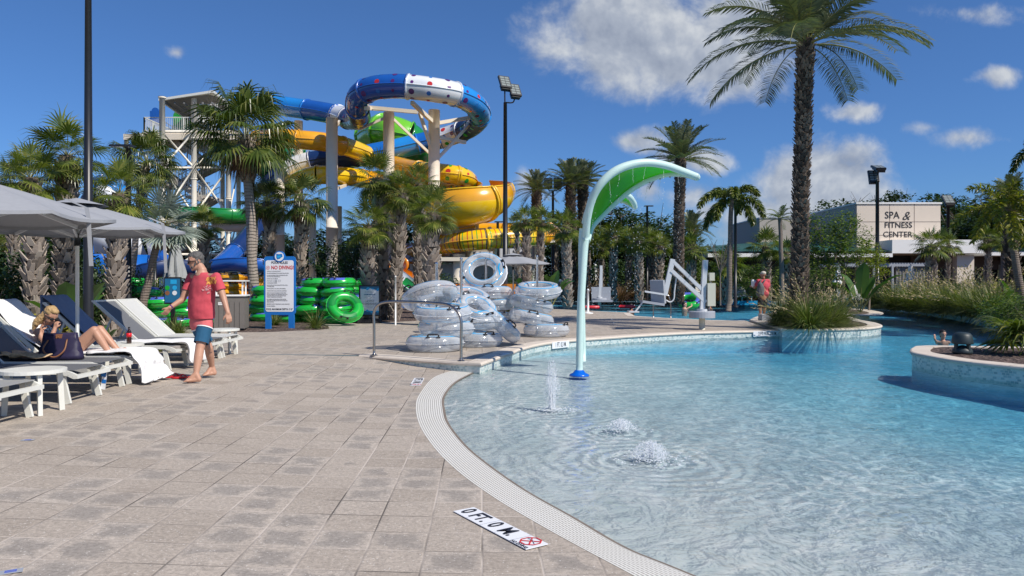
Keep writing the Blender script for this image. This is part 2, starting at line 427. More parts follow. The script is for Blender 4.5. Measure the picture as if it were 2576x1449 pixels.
mat('stalk',(.22,.22,.07),.5,var=.2); mat('stalk_orange',(.42,.23,.06),.6,var=.2)
mat('leaf_dark',(.040,.075,.018),.5,var=.3,scale=1.2,island=.5,trans=.2)
mat('leaf_mid',(.085,.145,.028),.45,var=.3,scale=1.5,island=.5,trans=.3,hue=(.2,.24,.04))
mat('leaf_lime',(.19,.25,.03),.45,var=.3,scale=1.5,island=.45,trans=.35,hue=(.36,.33,.03))
mat('leaf_yellow',(.42,.38,.04),.45,var=.3,scale=3,island=.5,trans=.3,hue=(.12,.17,.03))
mat('leaf_red',(.20,.035,.035),.5,var=.3,island=.5,trans=.2)
mat('leaf_banana',(.075,.155,.035),.35,var=.25,scale=2,trans=.35)
mat('grass_blade',(.13,.175,.05),.5,var=.3,scale=3,island=.5,trans=.3,hue=(.30,.28,.11))
mat('plume',(.46,.36,.22),.8,var=.2,island=.4,trans=.3)
mat('rust_grass',(.20,.105,.065),.7,var=.3,island=.5,trans=.25,hue=(.34,.2,.12))
mat('bark',(.19,.155,.125),.9,var=.35,bump=.6)
mat('black_metal',(.016,.017,.02),.35,spec=.5,var=.25)
mat('steel',(.42,.39,.36),.28,1.0,var=.12); mat('chrome',(.7,.7,.7),.1,1.0,var=.05)
mat('alu',(.62,.63,.60),.45,.2,var=.06); mat('white_metal',(.72,.72,.66),.4,var=.06)
mat('sling',(.30,.30,.295),.75,var=.1,scale=60); mat('sling_light',(.55,.55,.52),.75,var=.06); mat('sling_dark',(.14,.145,.155),.7,var=.12,scale=60)
mat('towel',(.80,.80,.80),.95,var=.05,scale=30,bump=.4,bscale=160); mat('towel_blue',(.20,.26,.38),.95,var=.08,scale=30,bump=.5,bscale=150)
mat('umb_fabric',(.31,.32,.34),.85,var=.08,scale=20,bump=.15); mat('umb_grey',(.33,.34,.34),.85,var=.06)
mat('beige_steel',(.80,.71,.57),.5,var=.06,scale=3,coat=.15); mat('cream_steel',(.82,.77,.66),.5,var=.05)
def gel(n,c,tr=0.0):
    mat(n,c,.24,var=.14,scale=.9,coat=.8,spec=.6)
gel('slide_blue',(.012,.10,.42)); mat('slide_navy',(.008,.030,.12),.35,var=.12,scale=.9,coat=.25); gel('slide_sky',(.02,.26,.72)); gel('slide_white',(.74,.76,.78))
gel('slide_yellow',(.86,.53,.008)); gel('slide_gold',(.80,.37,.008)); gel('slide_orange',(.66,.22,.008)); gel('slide_green',(.012,.24,.035)); gel('slide_lime',(.17,.55,.02)); gel('slide_mid',(.01,.13,.5))
gel('dot_red',(.6,.03,.02)); gel('dot_purple',(.12,.02,.16)); gel('dot_green',(.02,.36,.04)); gel('dot_blue',(.02,.2,.6))
gel('tube_green',(.015,.42,.045)); gel('tube_yellow',(.80,.38,.01)); gel('tube_patch',(.10,.16,.62)); gel('tube_navy',(.02,.04,.16))
vinyl_mat('vinyl_clear',(.74,.78,.82),.26); vinyl_mat('vinyl_blue',(.02,.42,.80),.75)
mat('mint',(.58,.76,.70),.35,var=.06,scale=2,coat=.3); mat('leaf_feature',(.13,.62,.015),.25,var=.08,trans=.45); gel('foot_blue',(.0,.12,.62))
mat('sign_white',(.80,.81,.83),.45,var=.02); mat('sign_blue',(.01,.16,.52),.4,var=.05); mat('sign_black',(.02,.02,.03),.5,var=.1); mat('sign_red',(.62,.03,.03),.5,var=.05); mat('sign_sky',(.02,.38,.72),.45,var=.04); mat('sign_deep',(.02,.15,.30),.45,var=.04); mat('sign_grey',(.25,.25,.27),.5)
mat('skin',(.50,.27,.18),.5,var=.08,scale=5); mat('skin_tan',(.42,.20,.12),.5,var=.1,scale=5); mat('skin_pale',(.60,.36,.26),.5,var=.06)
mat('shirt_red',(.55,.07,.095),.9,var=.12,scale=7,bump=.6,bscale=9); mat('shorts_pink',(.62,.14,.15),.85,var=.08,bump=.4,bscale=10); mat('shorts_blue',(.012,.085,.17),.85,var=.15,bump=.5,bscale=12)
mat('print_gold',(.78,.36,.08),.8,var=.1); mat('print_pale',(.75,.38,.38),.8,var=.05)
mat('hair_grey',(.10,.095,.09),.6,var=.5,scale=60,bump=.8,bscale=90); mat('hair_blond',(.42,.28,.13),.5,var=.35,scale=40,bump=.7,bscale=70); mat('hair_dark',(.02,.014,.01),.5,var=.3)
mat('swim_navy',(.010,.035,.085),.7,var=.15,bump=.3); mat('bag_navy',(.022,.016,.05),.5,var=.2,bump=.3,bscale=12); mat('leather',(.26,.11,.05),.5,var=.2)
mat('black_cloth',(.015,.015,.018),.8,var=.3); mat('grey_cloth',(.12,.12,.12),.8,var=.3); mat('cap_beige',(.55,.5,.42),.8,var=.25,scale=20)
mat('bin_grey',(.17,.155,.14),.6,var=.08); mat('teal_plastic',(.01,.12,.13),.4,var=.1); mat('lift_white',(.60,.62,.64),.35,var=.04); mat('lift_beige',(.60,.58,.47),.5,var=.04); mat('lift_grey',(.36,.38,.42),.4,var=.05)
mat('white_plastic',(.82,.82,.80),.4,var=.03); mat('red_plastic',(.65,.02,.03),.4,var=.05); mat('dark_plastic',(.02,.035,.04),.5,var=.1); mat('green_post',(.03,.12,.08),.5)
mat('stucco',(.72,.62,.51),.9,var=.05,scale=1.2,bump=.2); mat('stucco_dark',(.44,.40,.355),.9,var=.06); mat('stucco_white',(.82,.81,.78),.85,var=.04); mat('roof_green',(.02,.085,.06),.5,var=.15,scale=4); mat('dark_void',(.012,.011,.012),.6,var=.2); mat('brown_wall',(.14,.10,.085),.8,var=.1)  # stucco_dark: stucco with the shade of the spa's left walls in its colour
mat('block_white',(.62,.63,.62),.85,var=.05); mat('turf',(.04,.085,.03),.95,var=.3,scale=40,bump=.5,bscale=120); mat('gravel',(.5,.45,.38),.9,var=.4,scale=60,bump=.8)
mat('cola',(.03,.008,.005),.1,coat=1); mat('label_red',(.7,.01,.02),.4); mat('scarf',(.6,.4,.22),.9,var=.7,scale=25); mat('letter_bronze',(.025,.022,.02),.5)
mat('lamp_lens',(.26,.29,.27),.15,var=.1); mat('fascia_grey',(.19,.19,.19),.7)
m_,t_=newmat('splash'); a_=t_.n('BsdfTransparent'); b_=t_.n('BsdfPrincipled',i={'Base Color':(.93,.96,.99,1),'Roughness':.15}); t_.finish(t_.n('MixShader',i={0:.48,1:a_.outputs[0],2:b_.outputs[0]}).outputs[0])
# ---------------------------------------------------------------- ground, deck, pool
def inpoly(x,y,poly):
    c=False; n=len(poly); j=n-1
    for i in range(n):
        xi,yi=poly[i]; xj,yj=poly[j]
        if (yi>y)!=(yj>y) and x<(xj-xi)*(y-yi)/(yj-yi)+xi: c=not c
        j=i
    return c
def dist_poly(x,y,pl,closed=False):
    best=1e9; n=len(pl)
    for i in range(n if closed else n-1):
        ax,ay=pl[i]; bx,by=pl[(i+1)%n]; dx,dy=bx-ax,by-ay; L=dx*dx+dy*dy
        t=0 if L==0 else max(0,min(1,((x-ax)*dx+(y-ay)*dy)/L))
        d=(x-ax-t*dx)**2+(y-ay-t*dy)**2
        if d<best: best=d
    return sqrt(best)
def sheet(name,outer,holes,zf,step,mt,kind='structure',parent=None,smooth=True,region=None):
    outer=[(p[0],p[1]) for p in outer]; holes=[[(p[0],p[1]) for p in h] for h in holes]
    pts=[];edges=[]
    for lp in [outer]+holes:
        o=len(pts); pts+=[V(p) for p in lp]; edges+=[(o+i,o+(i+1)%len(lp)) for i in range(len(lp))]
    if step:
        xs=[p[0] for p in outer]; ys=[p[1] for p in outer]
        if region: x0,y0,x1,y1=region
        else: x0,y0,x1,y1=min(xs),min(ys),max(xs),max(ys)
        x=x0+step*.5
        while x<x1:
            y=y0+step*.5
            while y<y1:
                if inpoly(x,y,outer) and dist_poly(x,y,outer,True)>step*.4 and not any(inpoly(x,y,h) or dist_poly(x,y,h,True)<step*.4 for h in holes): pts.append(V((x,y)))
                y+=step
            x+=step
    vs,es,fs,*_=delaunay_2d_cdt(pts,edges,[],0,1e-5,True)
    mb=MB(); out=[]
    for f in fs:
        cx=sum(vs[i][0] for i in f)/len(f); cy=sum(vs[i][1] for i in f)/len(f)
        if inpoly(cx,cy,outer) and not any(inpoly(cx,cy,h) for h in holes): out.append(list(f))
    mb.add([(p[0],p[1],zf(p[0],p[1])) for p in vs],out)
    o=mb.build(name,mt,parent,smooth)
    me=o.data
    if len(me.polygons) and me.polygons[0].normal.z<0: me.flip_normals()
    return tag(o,kind=kind) if kind else o
def flat(z): return lambda x,y:z
def xy(lst): return [(p.x,p.y) for p in lst]
def wall(name,line,z0,z1,mt,parent=None,closed=False,z1f=None):
    mb=MB(); n=len(line); uv=[]; s=0
    for i in range(n if closed else n-1):
        a=line[i]; b=line[(i+1)%n]; L=sqrt((a[0]-b[0])**2+(a[1]-b[1])**2)
        mb.quad((a[0],a[1],z0),(b[0],b[1],z0),(b[0],b[1],z1),(a[0],a[1],z1)); uv+=[(s,z0),(s+L,z0),(s+L,z1),(s,z1)]; s+=L
    o=mb.build(name,mt,parent); l=o.data.uv_layers.new(name='UVMap')
    for i,u in enumerate(uv): l.data[i].uv=u
    if parent is None: tag(o,kind='structure')
    return o
def offset(line,d,closed=False):
    out=[]; n=len(line)
    for i in range(n):
        a=line[i-1] if (i>0 or closed) else line[i]; b=line[(i+1)%n] if (i<n-1 or closed) else line[i]
        t=V((b[0]-a[0],b[1]-a[1])); t.normalize(); out.append((line[i][0]-t.y*d,line[i][1]+t.x*d))
    return out
def coping(name,line,w,z,parent=None,closed=False,side=1,th=.055,over=.025):
    """bull-nosed stone edge laid along the line; side=+1 grows to the left of the walking direction"""
    prof=[(-over,-th),(-over-.012,-th*.5),(-over,-.006),(0,.006),(w,.006),(w,-.02)]
    rings=[offset(line,side*d,closed) for d,_ in prof]; mb=MB(); n=len(line); m=len(prof)
    vs=[]
    for i in range(n):
        for j in range(m): vs.append((rings[j][i][0],rings[j][i][1],z+prof[j][1]))
    fs=[]
    for i in range(n if closed else n-1):
        i2=(i+1)%n
        for j in range(m-1):
            q=(i*m+j,i2*m+j,i2*m+j+1,i*m+j+1); fs.append(q if side<0 else q[::-1])
    mb.add(vs,fs)
    # joints between the stones
    s=0;acc=0
    for i in range(n-1):
        a=V(line[i]);b=V(line[i+1]);L=(b-a).length;k=0
        while acc+.6<=s+L:
            acc+=.6; t=(acc-s)/L
            c0=a.lerp(b,t); tt=(b-a).normalized(); nn=V((-tt.y,tt.x))*side
            p=c0-nn*(over+.014); q=c0+nn*w
            e=tt*.003
            mb.quad((p.x-e.x,p.y-e.y,z+.0085),(p.x+e.x,p.y+e.y,z+.0085),(q.x+e.x,q.y+e.y,z+.0085),(q.x-e.x,q.y-e.y,z+.0085),1)
        s+=L
    o=mb.build(name,[MT['coping'],MT['bark']],parent)
    if parent is None: tag(o,kind='structure')
    return o
sm=lambda L,k=5,closed=False:[(p.x,p.y) for p in smoothpath([V((a[0],a[1],0)) for a in L],k,closed)]
SZ=-.158
g_out_px=[(1148.5,929.3),(1091.9,949.5),(1055.5,992),(1046.2,1024.4),(1055.5,1068.9),(1091.9,1125.6),(1152.6,1186.3),(1241.6,1251),(1342.8,1311.7),(1443.9,1368.4),(1565.3,1433)]
g_in_px=[(1197,932),(1144.5,959.6),(1114,996),(1114,1032.5),(1124,1065),(1164.7,1117.5),(1221.4,1166),(1314.5,1230.8),(1435.9,1299.5),(1565.3,1374.5),(1707,1433)]
GO=xy([G(a,b,SZ) for a,b in g_out_px]); GI=xy([G(a,b,SZ) for a,b in g_in_px])
def ext(L,d,n=3):
    a=V(L[-2]);b=V(L[-1]);t=(b-a).normalized(); out=[]
    for k in range(1,n+1):
        t=V((t.x*cos(.16)-t.y*sin(.16)*-1*0,t.y)) if False else t
        b=b+t*d; out.append((b.x,b.y))
    return L+out
GO=sm(ext(GO,1.2,4)); GI=sm(ext(GI,1.2,4))
cor=G(1207,914); c2=G(1288,884.5)
A0=G(905,893.5)
near_px=[(1302,878),(1345,867),(1386.6,860),(1460,853),(1533.4,848),(1596.6,843.7),(1680,839),(1760.3,835.6),(1870,833),(1966,831)]
NEAR=sm(xy([G(a,b) for a,b in near_px]),4)
FRONT=[(A0.x,A0.y),(G(1050,903.5).x,G(1050,903.5).y),(cor.x,cor.y),(c2.x,c2.y)]
ISZ=.07
isl_px=[(1968,827.5),(2044.6,828),(2124,827),(2187.5,824),(2216.5,819),(2203,812),(2170,806),(2145,799),(2125,793),(2100,788),(2060,784),(2010,782),(1960,784),(1925,790),(1900,798),(1888,804)]
ISL=sm(xy([G(a,b,ISZ) for a,b in isl_px]),4)
far_px=[(1875,807),(1788,805.5),(1668,800),(1597,795),(1583,787),(1405,778.5),(1250,776)]
FAR=xy([G(a,b) for a,b in far_px])
back_px=[(1236,765),(1250,754),(1286,749.5),(1405,747.5),(1530,748),(1678,749.6),(1760,752),(1850,755.5),(1900,758),(2000,760.5),(2060,761.5),(2134,763.3),(2274.7,771.2),(2380.5,784.4),(2467.8,800.3),(2533.9,818.8),(2600,850),(2700,900),(2860,940)]
BACK=sm(xy([G(a,b) for a,b in back_px]),3)
def deckz(x,y):
    # the raised bay behind the front coping is level; the apron outside it falls to the trench drain
    d=dist_poly(x,y,GO); k=min(1,d/4.0); k=k*k*(3-2*k)
    z=SZ*(1-k)
    if y>12.2:
        # line A0 -> corner
        ax,ay=FRONT[0]; bx,by=FRONT[2]; cr=(bx-ax)*(y-ay)-(by-ay)*(x-ax)
        if cr>0 and x>ax: z=0
        z*=max(0,min(1,(13.9-y)/1.1))
    return z
# apron (sloping) and level deck
APR=[(-30,-8),(-30,14)]+[(A0.x-3,14.0)]+[FRONT[0],FRONT[1],FRONT[2]]+[GO[0]]+GO[1:]+[(GO[-1][0],-8)]
sheet('pool_deck_apron',APR,[],deckz,.35,MT['paver'],region=(-6,2,4,14))
DECK=[(-30,13.995),(-30,34),(-14,33),(FAR[-1][0]-1.5,FAR[-1][1]+6),FAR[-1]]+FAR[::-1][1:]+[ISL[-1]]+[(ISL[0][0],ISL[0][1])]+[NEAR[-1]]+NEAR[::-1][1:]+[FRONT[3],FRONT[2],FRONT[1],FRONT[0],(A0.x-3,13.995)]
sheet('pool_deck',DECK,[],flat(0),0,MT['paver'],smooth=False)
HOLE=[(-30,-8),(-30,34),(-14,33),(FAR[-1][0]-1.5,FAR[-1][1]+6),(FAR[-1][0],FAR[-1][1]+.1)]+BACK+[(48,16),(48,-8)]
RECT=[(-60,-12),(80,-12),(80,90),(-60,90)]
sheet('planting_soil',RECT,[HOLE],flat(-.02),0,MT['mulch'],smooth=False)
sheet('ground',[(-3000,-1500),(3000,-1500),(3000,4500),(-3000,4500)],[RECT],flat(-.03),0,MT['ground_cover'],smooth=False)
# pool floor and water
def fz(x,y):
    d=dist_poly(x,y,GI); 
    if y<6: d=min(d,99)
    return WZ-.012-min(.40,.016*d+.0032*d*d)
PR=[(-3.2,-7),(49,-7),(49,70),(-3.2,70)]
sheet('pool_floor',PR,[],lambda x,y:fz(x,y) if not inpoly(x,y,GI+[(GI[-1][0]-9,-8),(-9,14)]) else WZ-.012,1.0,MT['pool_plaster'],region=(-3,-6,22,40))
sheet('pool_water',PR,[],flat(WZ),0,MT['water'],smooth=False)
# trench drain between apron and beach
mb=MB(); uv=[]; s=0
for i in range(len(GO)-1):
    L=(V(GO[i+1])-V(GO[i])).length
    w0=(V(GI[i])-V(GO[i])).length; w1=(V(GI[i+1])-V(GO[i+1])).length
    mb.quad((*GO[i],SZ+.002),(*GO[i+1],SZ+.002),(*GI[i+1],SZ-.004),(*GI[i],SZ-.004)); uv+=[(s,0),(s+L,0),(s+L,w1/w1*.42),(s,.42)]; s+=L
o=mb.build('trench_drain',MT['grate']); l=o.data.uv_layers.new(name='UVMap')
for i,u in enumerate(uv): l.data[i].uv=u
tag(o,kind='structure')
mb=MB(); gi2=offset(GI,-.03)
if dist_poly(*gi2[5],GO)<dist_poly(*GI[5],GO): gi2=offset(GI,.03)
for i in range(len(GI)-1): mb.quad((*GI[i],SZ-.003),(*GI[i+1],SZ-.003),(*gi2[i+1],WZ+.003),(*gi2[i],WZ+.003))
tag(mb.build('drain_lip',MT['bark']),kind='structure')
# coping and tiled walls
edge=FRONT+NEAR
coping('pool_coping',edge,.30,.002,side=1)
wall('pool_wall_under_water',edge,-1.2,-.24,MT['pool_plaster'])
wall('pool_wall',edge,-.24,-.003,MT['pool_tile'])
coping('far_deck_coping',FAR,.30,.002,side=1 if True else -1)
wall('far_deck_wall',FAR,-.3,-.003,MT['pool_tile'])
coping('bank_coping',BACK,.32,.002,side=1)
wall('bank_wall',BACK,-.3,-.003,MT['pool_tile'])
def planter(name,line,z,inner=.36,closed=True,sd=1,label=None,hole=None):
    e=empty(name,(0,0,0)); tag(e,label,'planter')
    coping('coping',line,inner,z,e,closed,side=sd); wall('tiled_wall',line,-.24,z-.003,MT['pool_tile'],e,closed); wall('plaster_wall',line,-1.2,-.24,MT['pool_plaster'],e,closed)
    il=offset(line,sd*(inner-.02),closed)
    sheet('mulch',il,[],lambda x,y:z-.01+.03*mnoise.noise(V((x*1.5,y*1.5,0))),.25,MT['mulch'],kind=None,parent=e)
    return e
planter('island_planter',ISL,ISZ,label='curved island planter edged in stone holding the tallest palm')
sm_px=[(2124,776.5),(2155,779),(2186,785.7),(2180,790),(2150,791),(2105,786),(2080,779)]
planter('small_planter',sm(xy([G(a,b,ISZ) for a,b in sm_px]),3),ISZ,.5,label='small low white planter block in the lazy river behind the island')
NPX=[(2294.6,877),(2297,885),(2335.5,893.5),(2414.9,906.5),(2576,923),(2760,940),(2860,915),(2800,884),(2600,874),(2450,871),(2343.4,869.5),(2305,871)]
planter('river_planter',sm(xy([G(a,b,.08) for a,b in NPX]),4),.08,.30,label='curved planter at the right edge holding the dark speaker')
# planting beds on the deck
def bed(name,px,z=.02,mt='mulch',am=.03,step=.3,kind='structure'):
    L=sm(xy([G(a,b,0) for a,b in px]),2,True)
    return sheet(name,L,[],lambda x,y:(z+am*mnoise.noise(V((x*2,y*2,0)))) if dist_poly(x,y,L,True)>.02 else 0.003,step,MT[mt],kind=kind)
bed('mulch_bed',[(610,836),(744,832),(828,827),(800,812),(694,803),(640,800),(560,806),(380,806),(150,812),(-80,826),(-160,800),(0,785),(500,783),(650,790),(720,789),(760,778),(300,770),(-300,775),(-300,860),(150,832),(430,826)],.02,step=.5)
bed('turf',[(640,800),(694,803),(800,804),(870,800),(905,800),(880,770),(640,770)],.012,'turf',.005,.6)
bed('mulch_bed_far',[(838,801),(900.5,814.4),(958.6,810.5),(1042,807.5),(1100,796),(1180,784),(1240,777),(1236,762),(900,770),(880,790)],.02,step=.5)
# ---------------------------------------------------------------- plants
UPZ=V((0,0,1))
def orth(d):
    a=UPZ if abs(d.z)<.95 else V((1,0,0))
    s=d.cross(a).normalized(); return s,s.cross(d).normalized()
def strip(mb,pts,ws,side,mi=0):
    """flat ribbon along pts, half-widths ws, across 'side'"""
    vs=[];n=len(pts)
    for p,w in zip(pts,ws): vs+= [p-side*w,p+side*w]
    mb.add(vs,[(2*i,2*i+1,2*i+3,2*i+2) for i in range(n-1)],mi)
def fan_leaf(mb,base,d,pet,L,droop=.35,nseg=20,w=.03,tipdroop=.5,costa=.25,mi=0,ps=1):
    """costapalmate leaf: stalk, then a half-fused fan of pointed segments whose tips hang"""
    d=d.normalized(); pts=[base]; cur=d.copy(); p=base.copy()
    for i in range(4):
        cur=(cur+V((0,0,-droop*.25))).normalized(); p=p+cur*pet/4; pts.append(p.copy())
    mb.tube(pts,[.016*ps,.013*ps,.010*ps,.009*ps,.008*ps],4,1,caps=False)
    s,u=orth(cur); roll=R.uniform(-.5,.5); s2=s*cos(roll)+u*sin(roll); nrm=s2.cross(cur).normalized()
    if nrm.z<0: nrm=-nrm
    for i in range(nseg):
        t=(i+.5)/nseg*2-1; a=t*2.15
        dd=(cur*cos(a)+s2*sin(a)); dd=(dd+nrm*(.22*(1-abs(t)) -.1)).normalized()
        Ls=L*(1-.42*abs(t)**1.6)*R.uniform(.88,1.06)
        o=p+cur*costa*L*(1-abs(t))**1.0*.8
        q1=o+dd*Ls*.42
        d2=(dd+V((0,0,-tipdroop*.45))).normalized(); q2=q1+d2*Ls*.30
        d3=(d2+V((0,0,-tipdroop*R.uniform(.7,1.5)))).normalized(); q3=q2+d3*Ls*.28
        side=dd.cross(nrm).normalized()
        wm=max(w,Ls*.42*2.15/nseg*1.0)
        strip(mb,[o,q1,q2,q3],[wm*.18,wm*.95,w*.75,.002],side,mi)
def crown_fan(name,mats,n=26,L=.95,pet=.75,droop=.35,tip=.5,nseg=18,w=.026,lo=-.75,hi=1.35,seed=1,parent=None,ps=1):
    R.seed(seed); mb=MB()
    for i in range(n):
        t=i/(n-1); el=hi+(lo-hi)*t**.9+R.uniform(-.12,.12); az=i*2.399963+R.uniform(-.2,.2)
        d=V((cos(az)*cos(el),sin(az)*cos(el),sin(el)))
        fan_leaf(mb,V((0,0,-.1*t))+V((d.x,d.y,0))*.06,d,pet*R.uniform(.75,1.15),L*R.uniform(.82,1.12),droop*R.uniform(.6,1.3),nseg,w,tip,ps=ps)
    for i in range(4):
        az=i*1.7+seed; d=V((cos(az)*.5,sin(az)*.5,-.85)); fan_leaf(mb,V((0,0,-.15)),d,pet*.6,L*.7,.5,nseg,w,tip*1.5,mi=2,ps=ps)
    return mb.build(name,list(mats)+[MT['rust_grass']],parent)
def pinnate(mb,base,d,L,droop,nl=34,ll=.42,w=.016,vang=.45,hang=.3,mi=0,plume=0,seg=10):
    d=d.normalized(); pts=[base]; cur=d.copy(); p=base.copy()
    for i in range(seg):
        cur=(cur+V((0,0,-droop/seg*(1+1.2*i/seg)))).normalized(); p=p+cur*L/seg; pts.append(p.copy())
    mb.tube(pts,[.030*(1-.8*i/seg)*max(.6,L/3) for i in range(seg+1)],4,1,caps=False)
    for i in range(nl):
        t=.12+.88*(i+.5)/nl; f=t*seg; k=min(seg-1,int(f)); q=pts[k].lerp(pts[k+1],f-k)
        tg=(pts[k+1]-pts[k]).normalized(); s=tg.cross(UPZ)
        if s.length<.05: s=tg.cross(V((0,1,0)))
        s.normalize(); u=s.cross(tg)
        env=sin(pi*min(1,.16+t*.76))**.5; l=ll*env
        for sg in (-1,1):
            for rr in range(1+plume):
                a=vang if not plume else R.uniform(-1.2,1.3)
                dd=(tg*(.50+.22*t)+s*sg*cos(a)+u*sin(a)+V((R.uniform(-.08,.08),R.uniform(-.08,.08),R.uniform(-.12,.08)))).normalized()
                m=q+dd*l*.5; e=m+(dd+V((0,0,-hang))).normalized()*l*.5*R.uniform(.85,1.1)
                sd=dd.cross(u).normalized() if not plume else dd.cross(V((R.uniform(-1,1),R.uniform(-1,1),R.uniform(-1,1)))).normalized()
                strip(mb,[q,m,e],[w*.7,w,.001],(tg*.8+u*.4).normalized() if not plume else sd,mi)
def crown_pin(name,mats,n=40,L=3.2,droop=.9,lo=-.5,hi=1.4,seed=1,parent=None,**k):
    R.seed(seed); mb=MB()
    for i in range(n):
        t=i/(n-1); el=hi+(lo-hi)*t+R.uniform(-.1,.1); az=i*2.399963+R.uniform(-.25,.25)
        d=V((cos(az)*cos(el),sin(az)*cos(el),sin(el)))
        pinnate(mb,V((d.x,d.y,0))*.12+V((0,0,-.15*t)),d,L*R.uniform(.85,1.08)*(.72+.28*min(1,t*2.5)),droop*R.uniform(.75,1.2),**k)
    return mb.build(name,mats,parent)
def trunk_path(h,lean=(0,0),n=10,wob=.02,seed=0):
    return [V((lean[0]*(i/n)**1.3+wob*sin(i*1.3+seed),lean[1]*(i/n)**1.3+wob*cos(i*1.1+seed),h*i/n)) for i in range(n+1)]
def boots(mb,path,r,h0,h1,per=9,dz=.17,L=.26,w=.075,out=.55,mi=0,th=.022,split=True):
    """criss-cross stubs of old leaf bases, each a tapered plank leaning out of the trunk"""
    H=path[-1].z; rows=int((h1-h0)/dz)
    for k in range(rows):
        z=h0+k*dz
        for j in range(per):
            a=2*pi*(j+.5*(k%2))/per+R.uniform(-.12,.12); zz=z+R.uniform(-.04,.04)
            f=min(.999,zz/H)*(len(path)-1); i=int(f); c=path[i].lerp(path[i+1],f-i); rr=r(zz/H) if callable(r) else r
            rad=V((cos(a),sin(a),0)); tan=V((-sin(a),cos(a),0)); tl=R.uniform(-.5,.5)
            ll=L*R.uniform(.7,1.2)
            d1=(UPZ*1.0+rad*out*R.uniform(.5,1.1)+tan*tl).normalized()
            p=c+rad*rr*.86; q=p+d1*ll; w0=w*R.uniform(.85,1.2); w1=w0*.42
            n=d1.cross(tan).normalized(); 
            if n.dot(rad)<0: n=-n
            vs=[p-tan*w0,p+tan*w0,q+tan*w1,q-tan*w1]; vs2=[x+n*th for x in (vs[0],vs[1])]+[x+n*th*.6 for x in (vs[2],vs[3])]
            mb.add(vs+vs2,[(0,1,2,3),(4,7,6,5),(0,4,5,1),(1,5,6,2),(2,6,7,3),(3,7,4,0)],mi)
PALM_PROTO={}
def crownproto(key):
    if key in PALM_PROTO: return PALM_PROTO[key].data
    M=MT; k,i=key
    if k=='sabal': o=crown_fan('crown',[M['frond_green'],M['stalk']],36,1.0,.85,.55,.62,20,.020,-.62,1.42,10+i)
    elif k=='sabalg': o=crown_fan('crown',[M['frond_dark'],M['stalk']],38,.95,.85,.6,1.0,20,.022,-.55,1.42,30+i)
    elif k=='small': o=crown_fan('crown',[M['frond_green'],M['stalk']],30,1.0,.8,.5,.6,14,.028,-.6,1.42,50+i,ps=1.5)
    elif k=='wash': o=crown_fan('crown',[M['frond_dark'],M['stalk']],46,1.2,1.0,.45,1.9,24,.020,-.42,1.45,70+i)
    elif k=='silver': o=crown_fan('crown',[M['frond_silver'],M['stalk']],26,1.1,.8,.3,.25,18,.05,-.7,1.3,80+i)
    elif k=='date': o=crown_pin('crown',[M['frond_grey'],M['stalk']],32,3.1,.74,.0,1.42,90+i,nl=62,ll=.70,w=.021,vang=.22,hang=.45)
    elif k=='datef': o=crown_pin('crown',[M['frond_grey'],M['stalk']],40,2.7,.62,-.15,1.45,110+i,nl=38,ll=.5,w=.03,vang=.45,hang=.3)
    elif k=='fox': o=crown_pin('crown',[M['frond_green'],M['stalk']],10,2.2,1.5,-.05,1.1,130+i,nl=60,ll=.44,w=.024,hang=.8,plume=2)
    elif k=='gold': o=crown_pin('crown',[M['frond_yellow'],M['stalk']],15,2.6,1.35,-.35,1.2,150+i,nl=42,ll=.5,w=.026,hang=.5,plume=1)
    elif k=='feather': o=crown_pin('crown',[M['frond_green'],M['stalk']],14,2.2,.9,-.1,1.3,170+i,nl=34,ll=.4,w=.022,vang=.4,hang=.4)
    PALM_PROTO[key]=o; me=o.data; COL.objects.unlink(o); return me
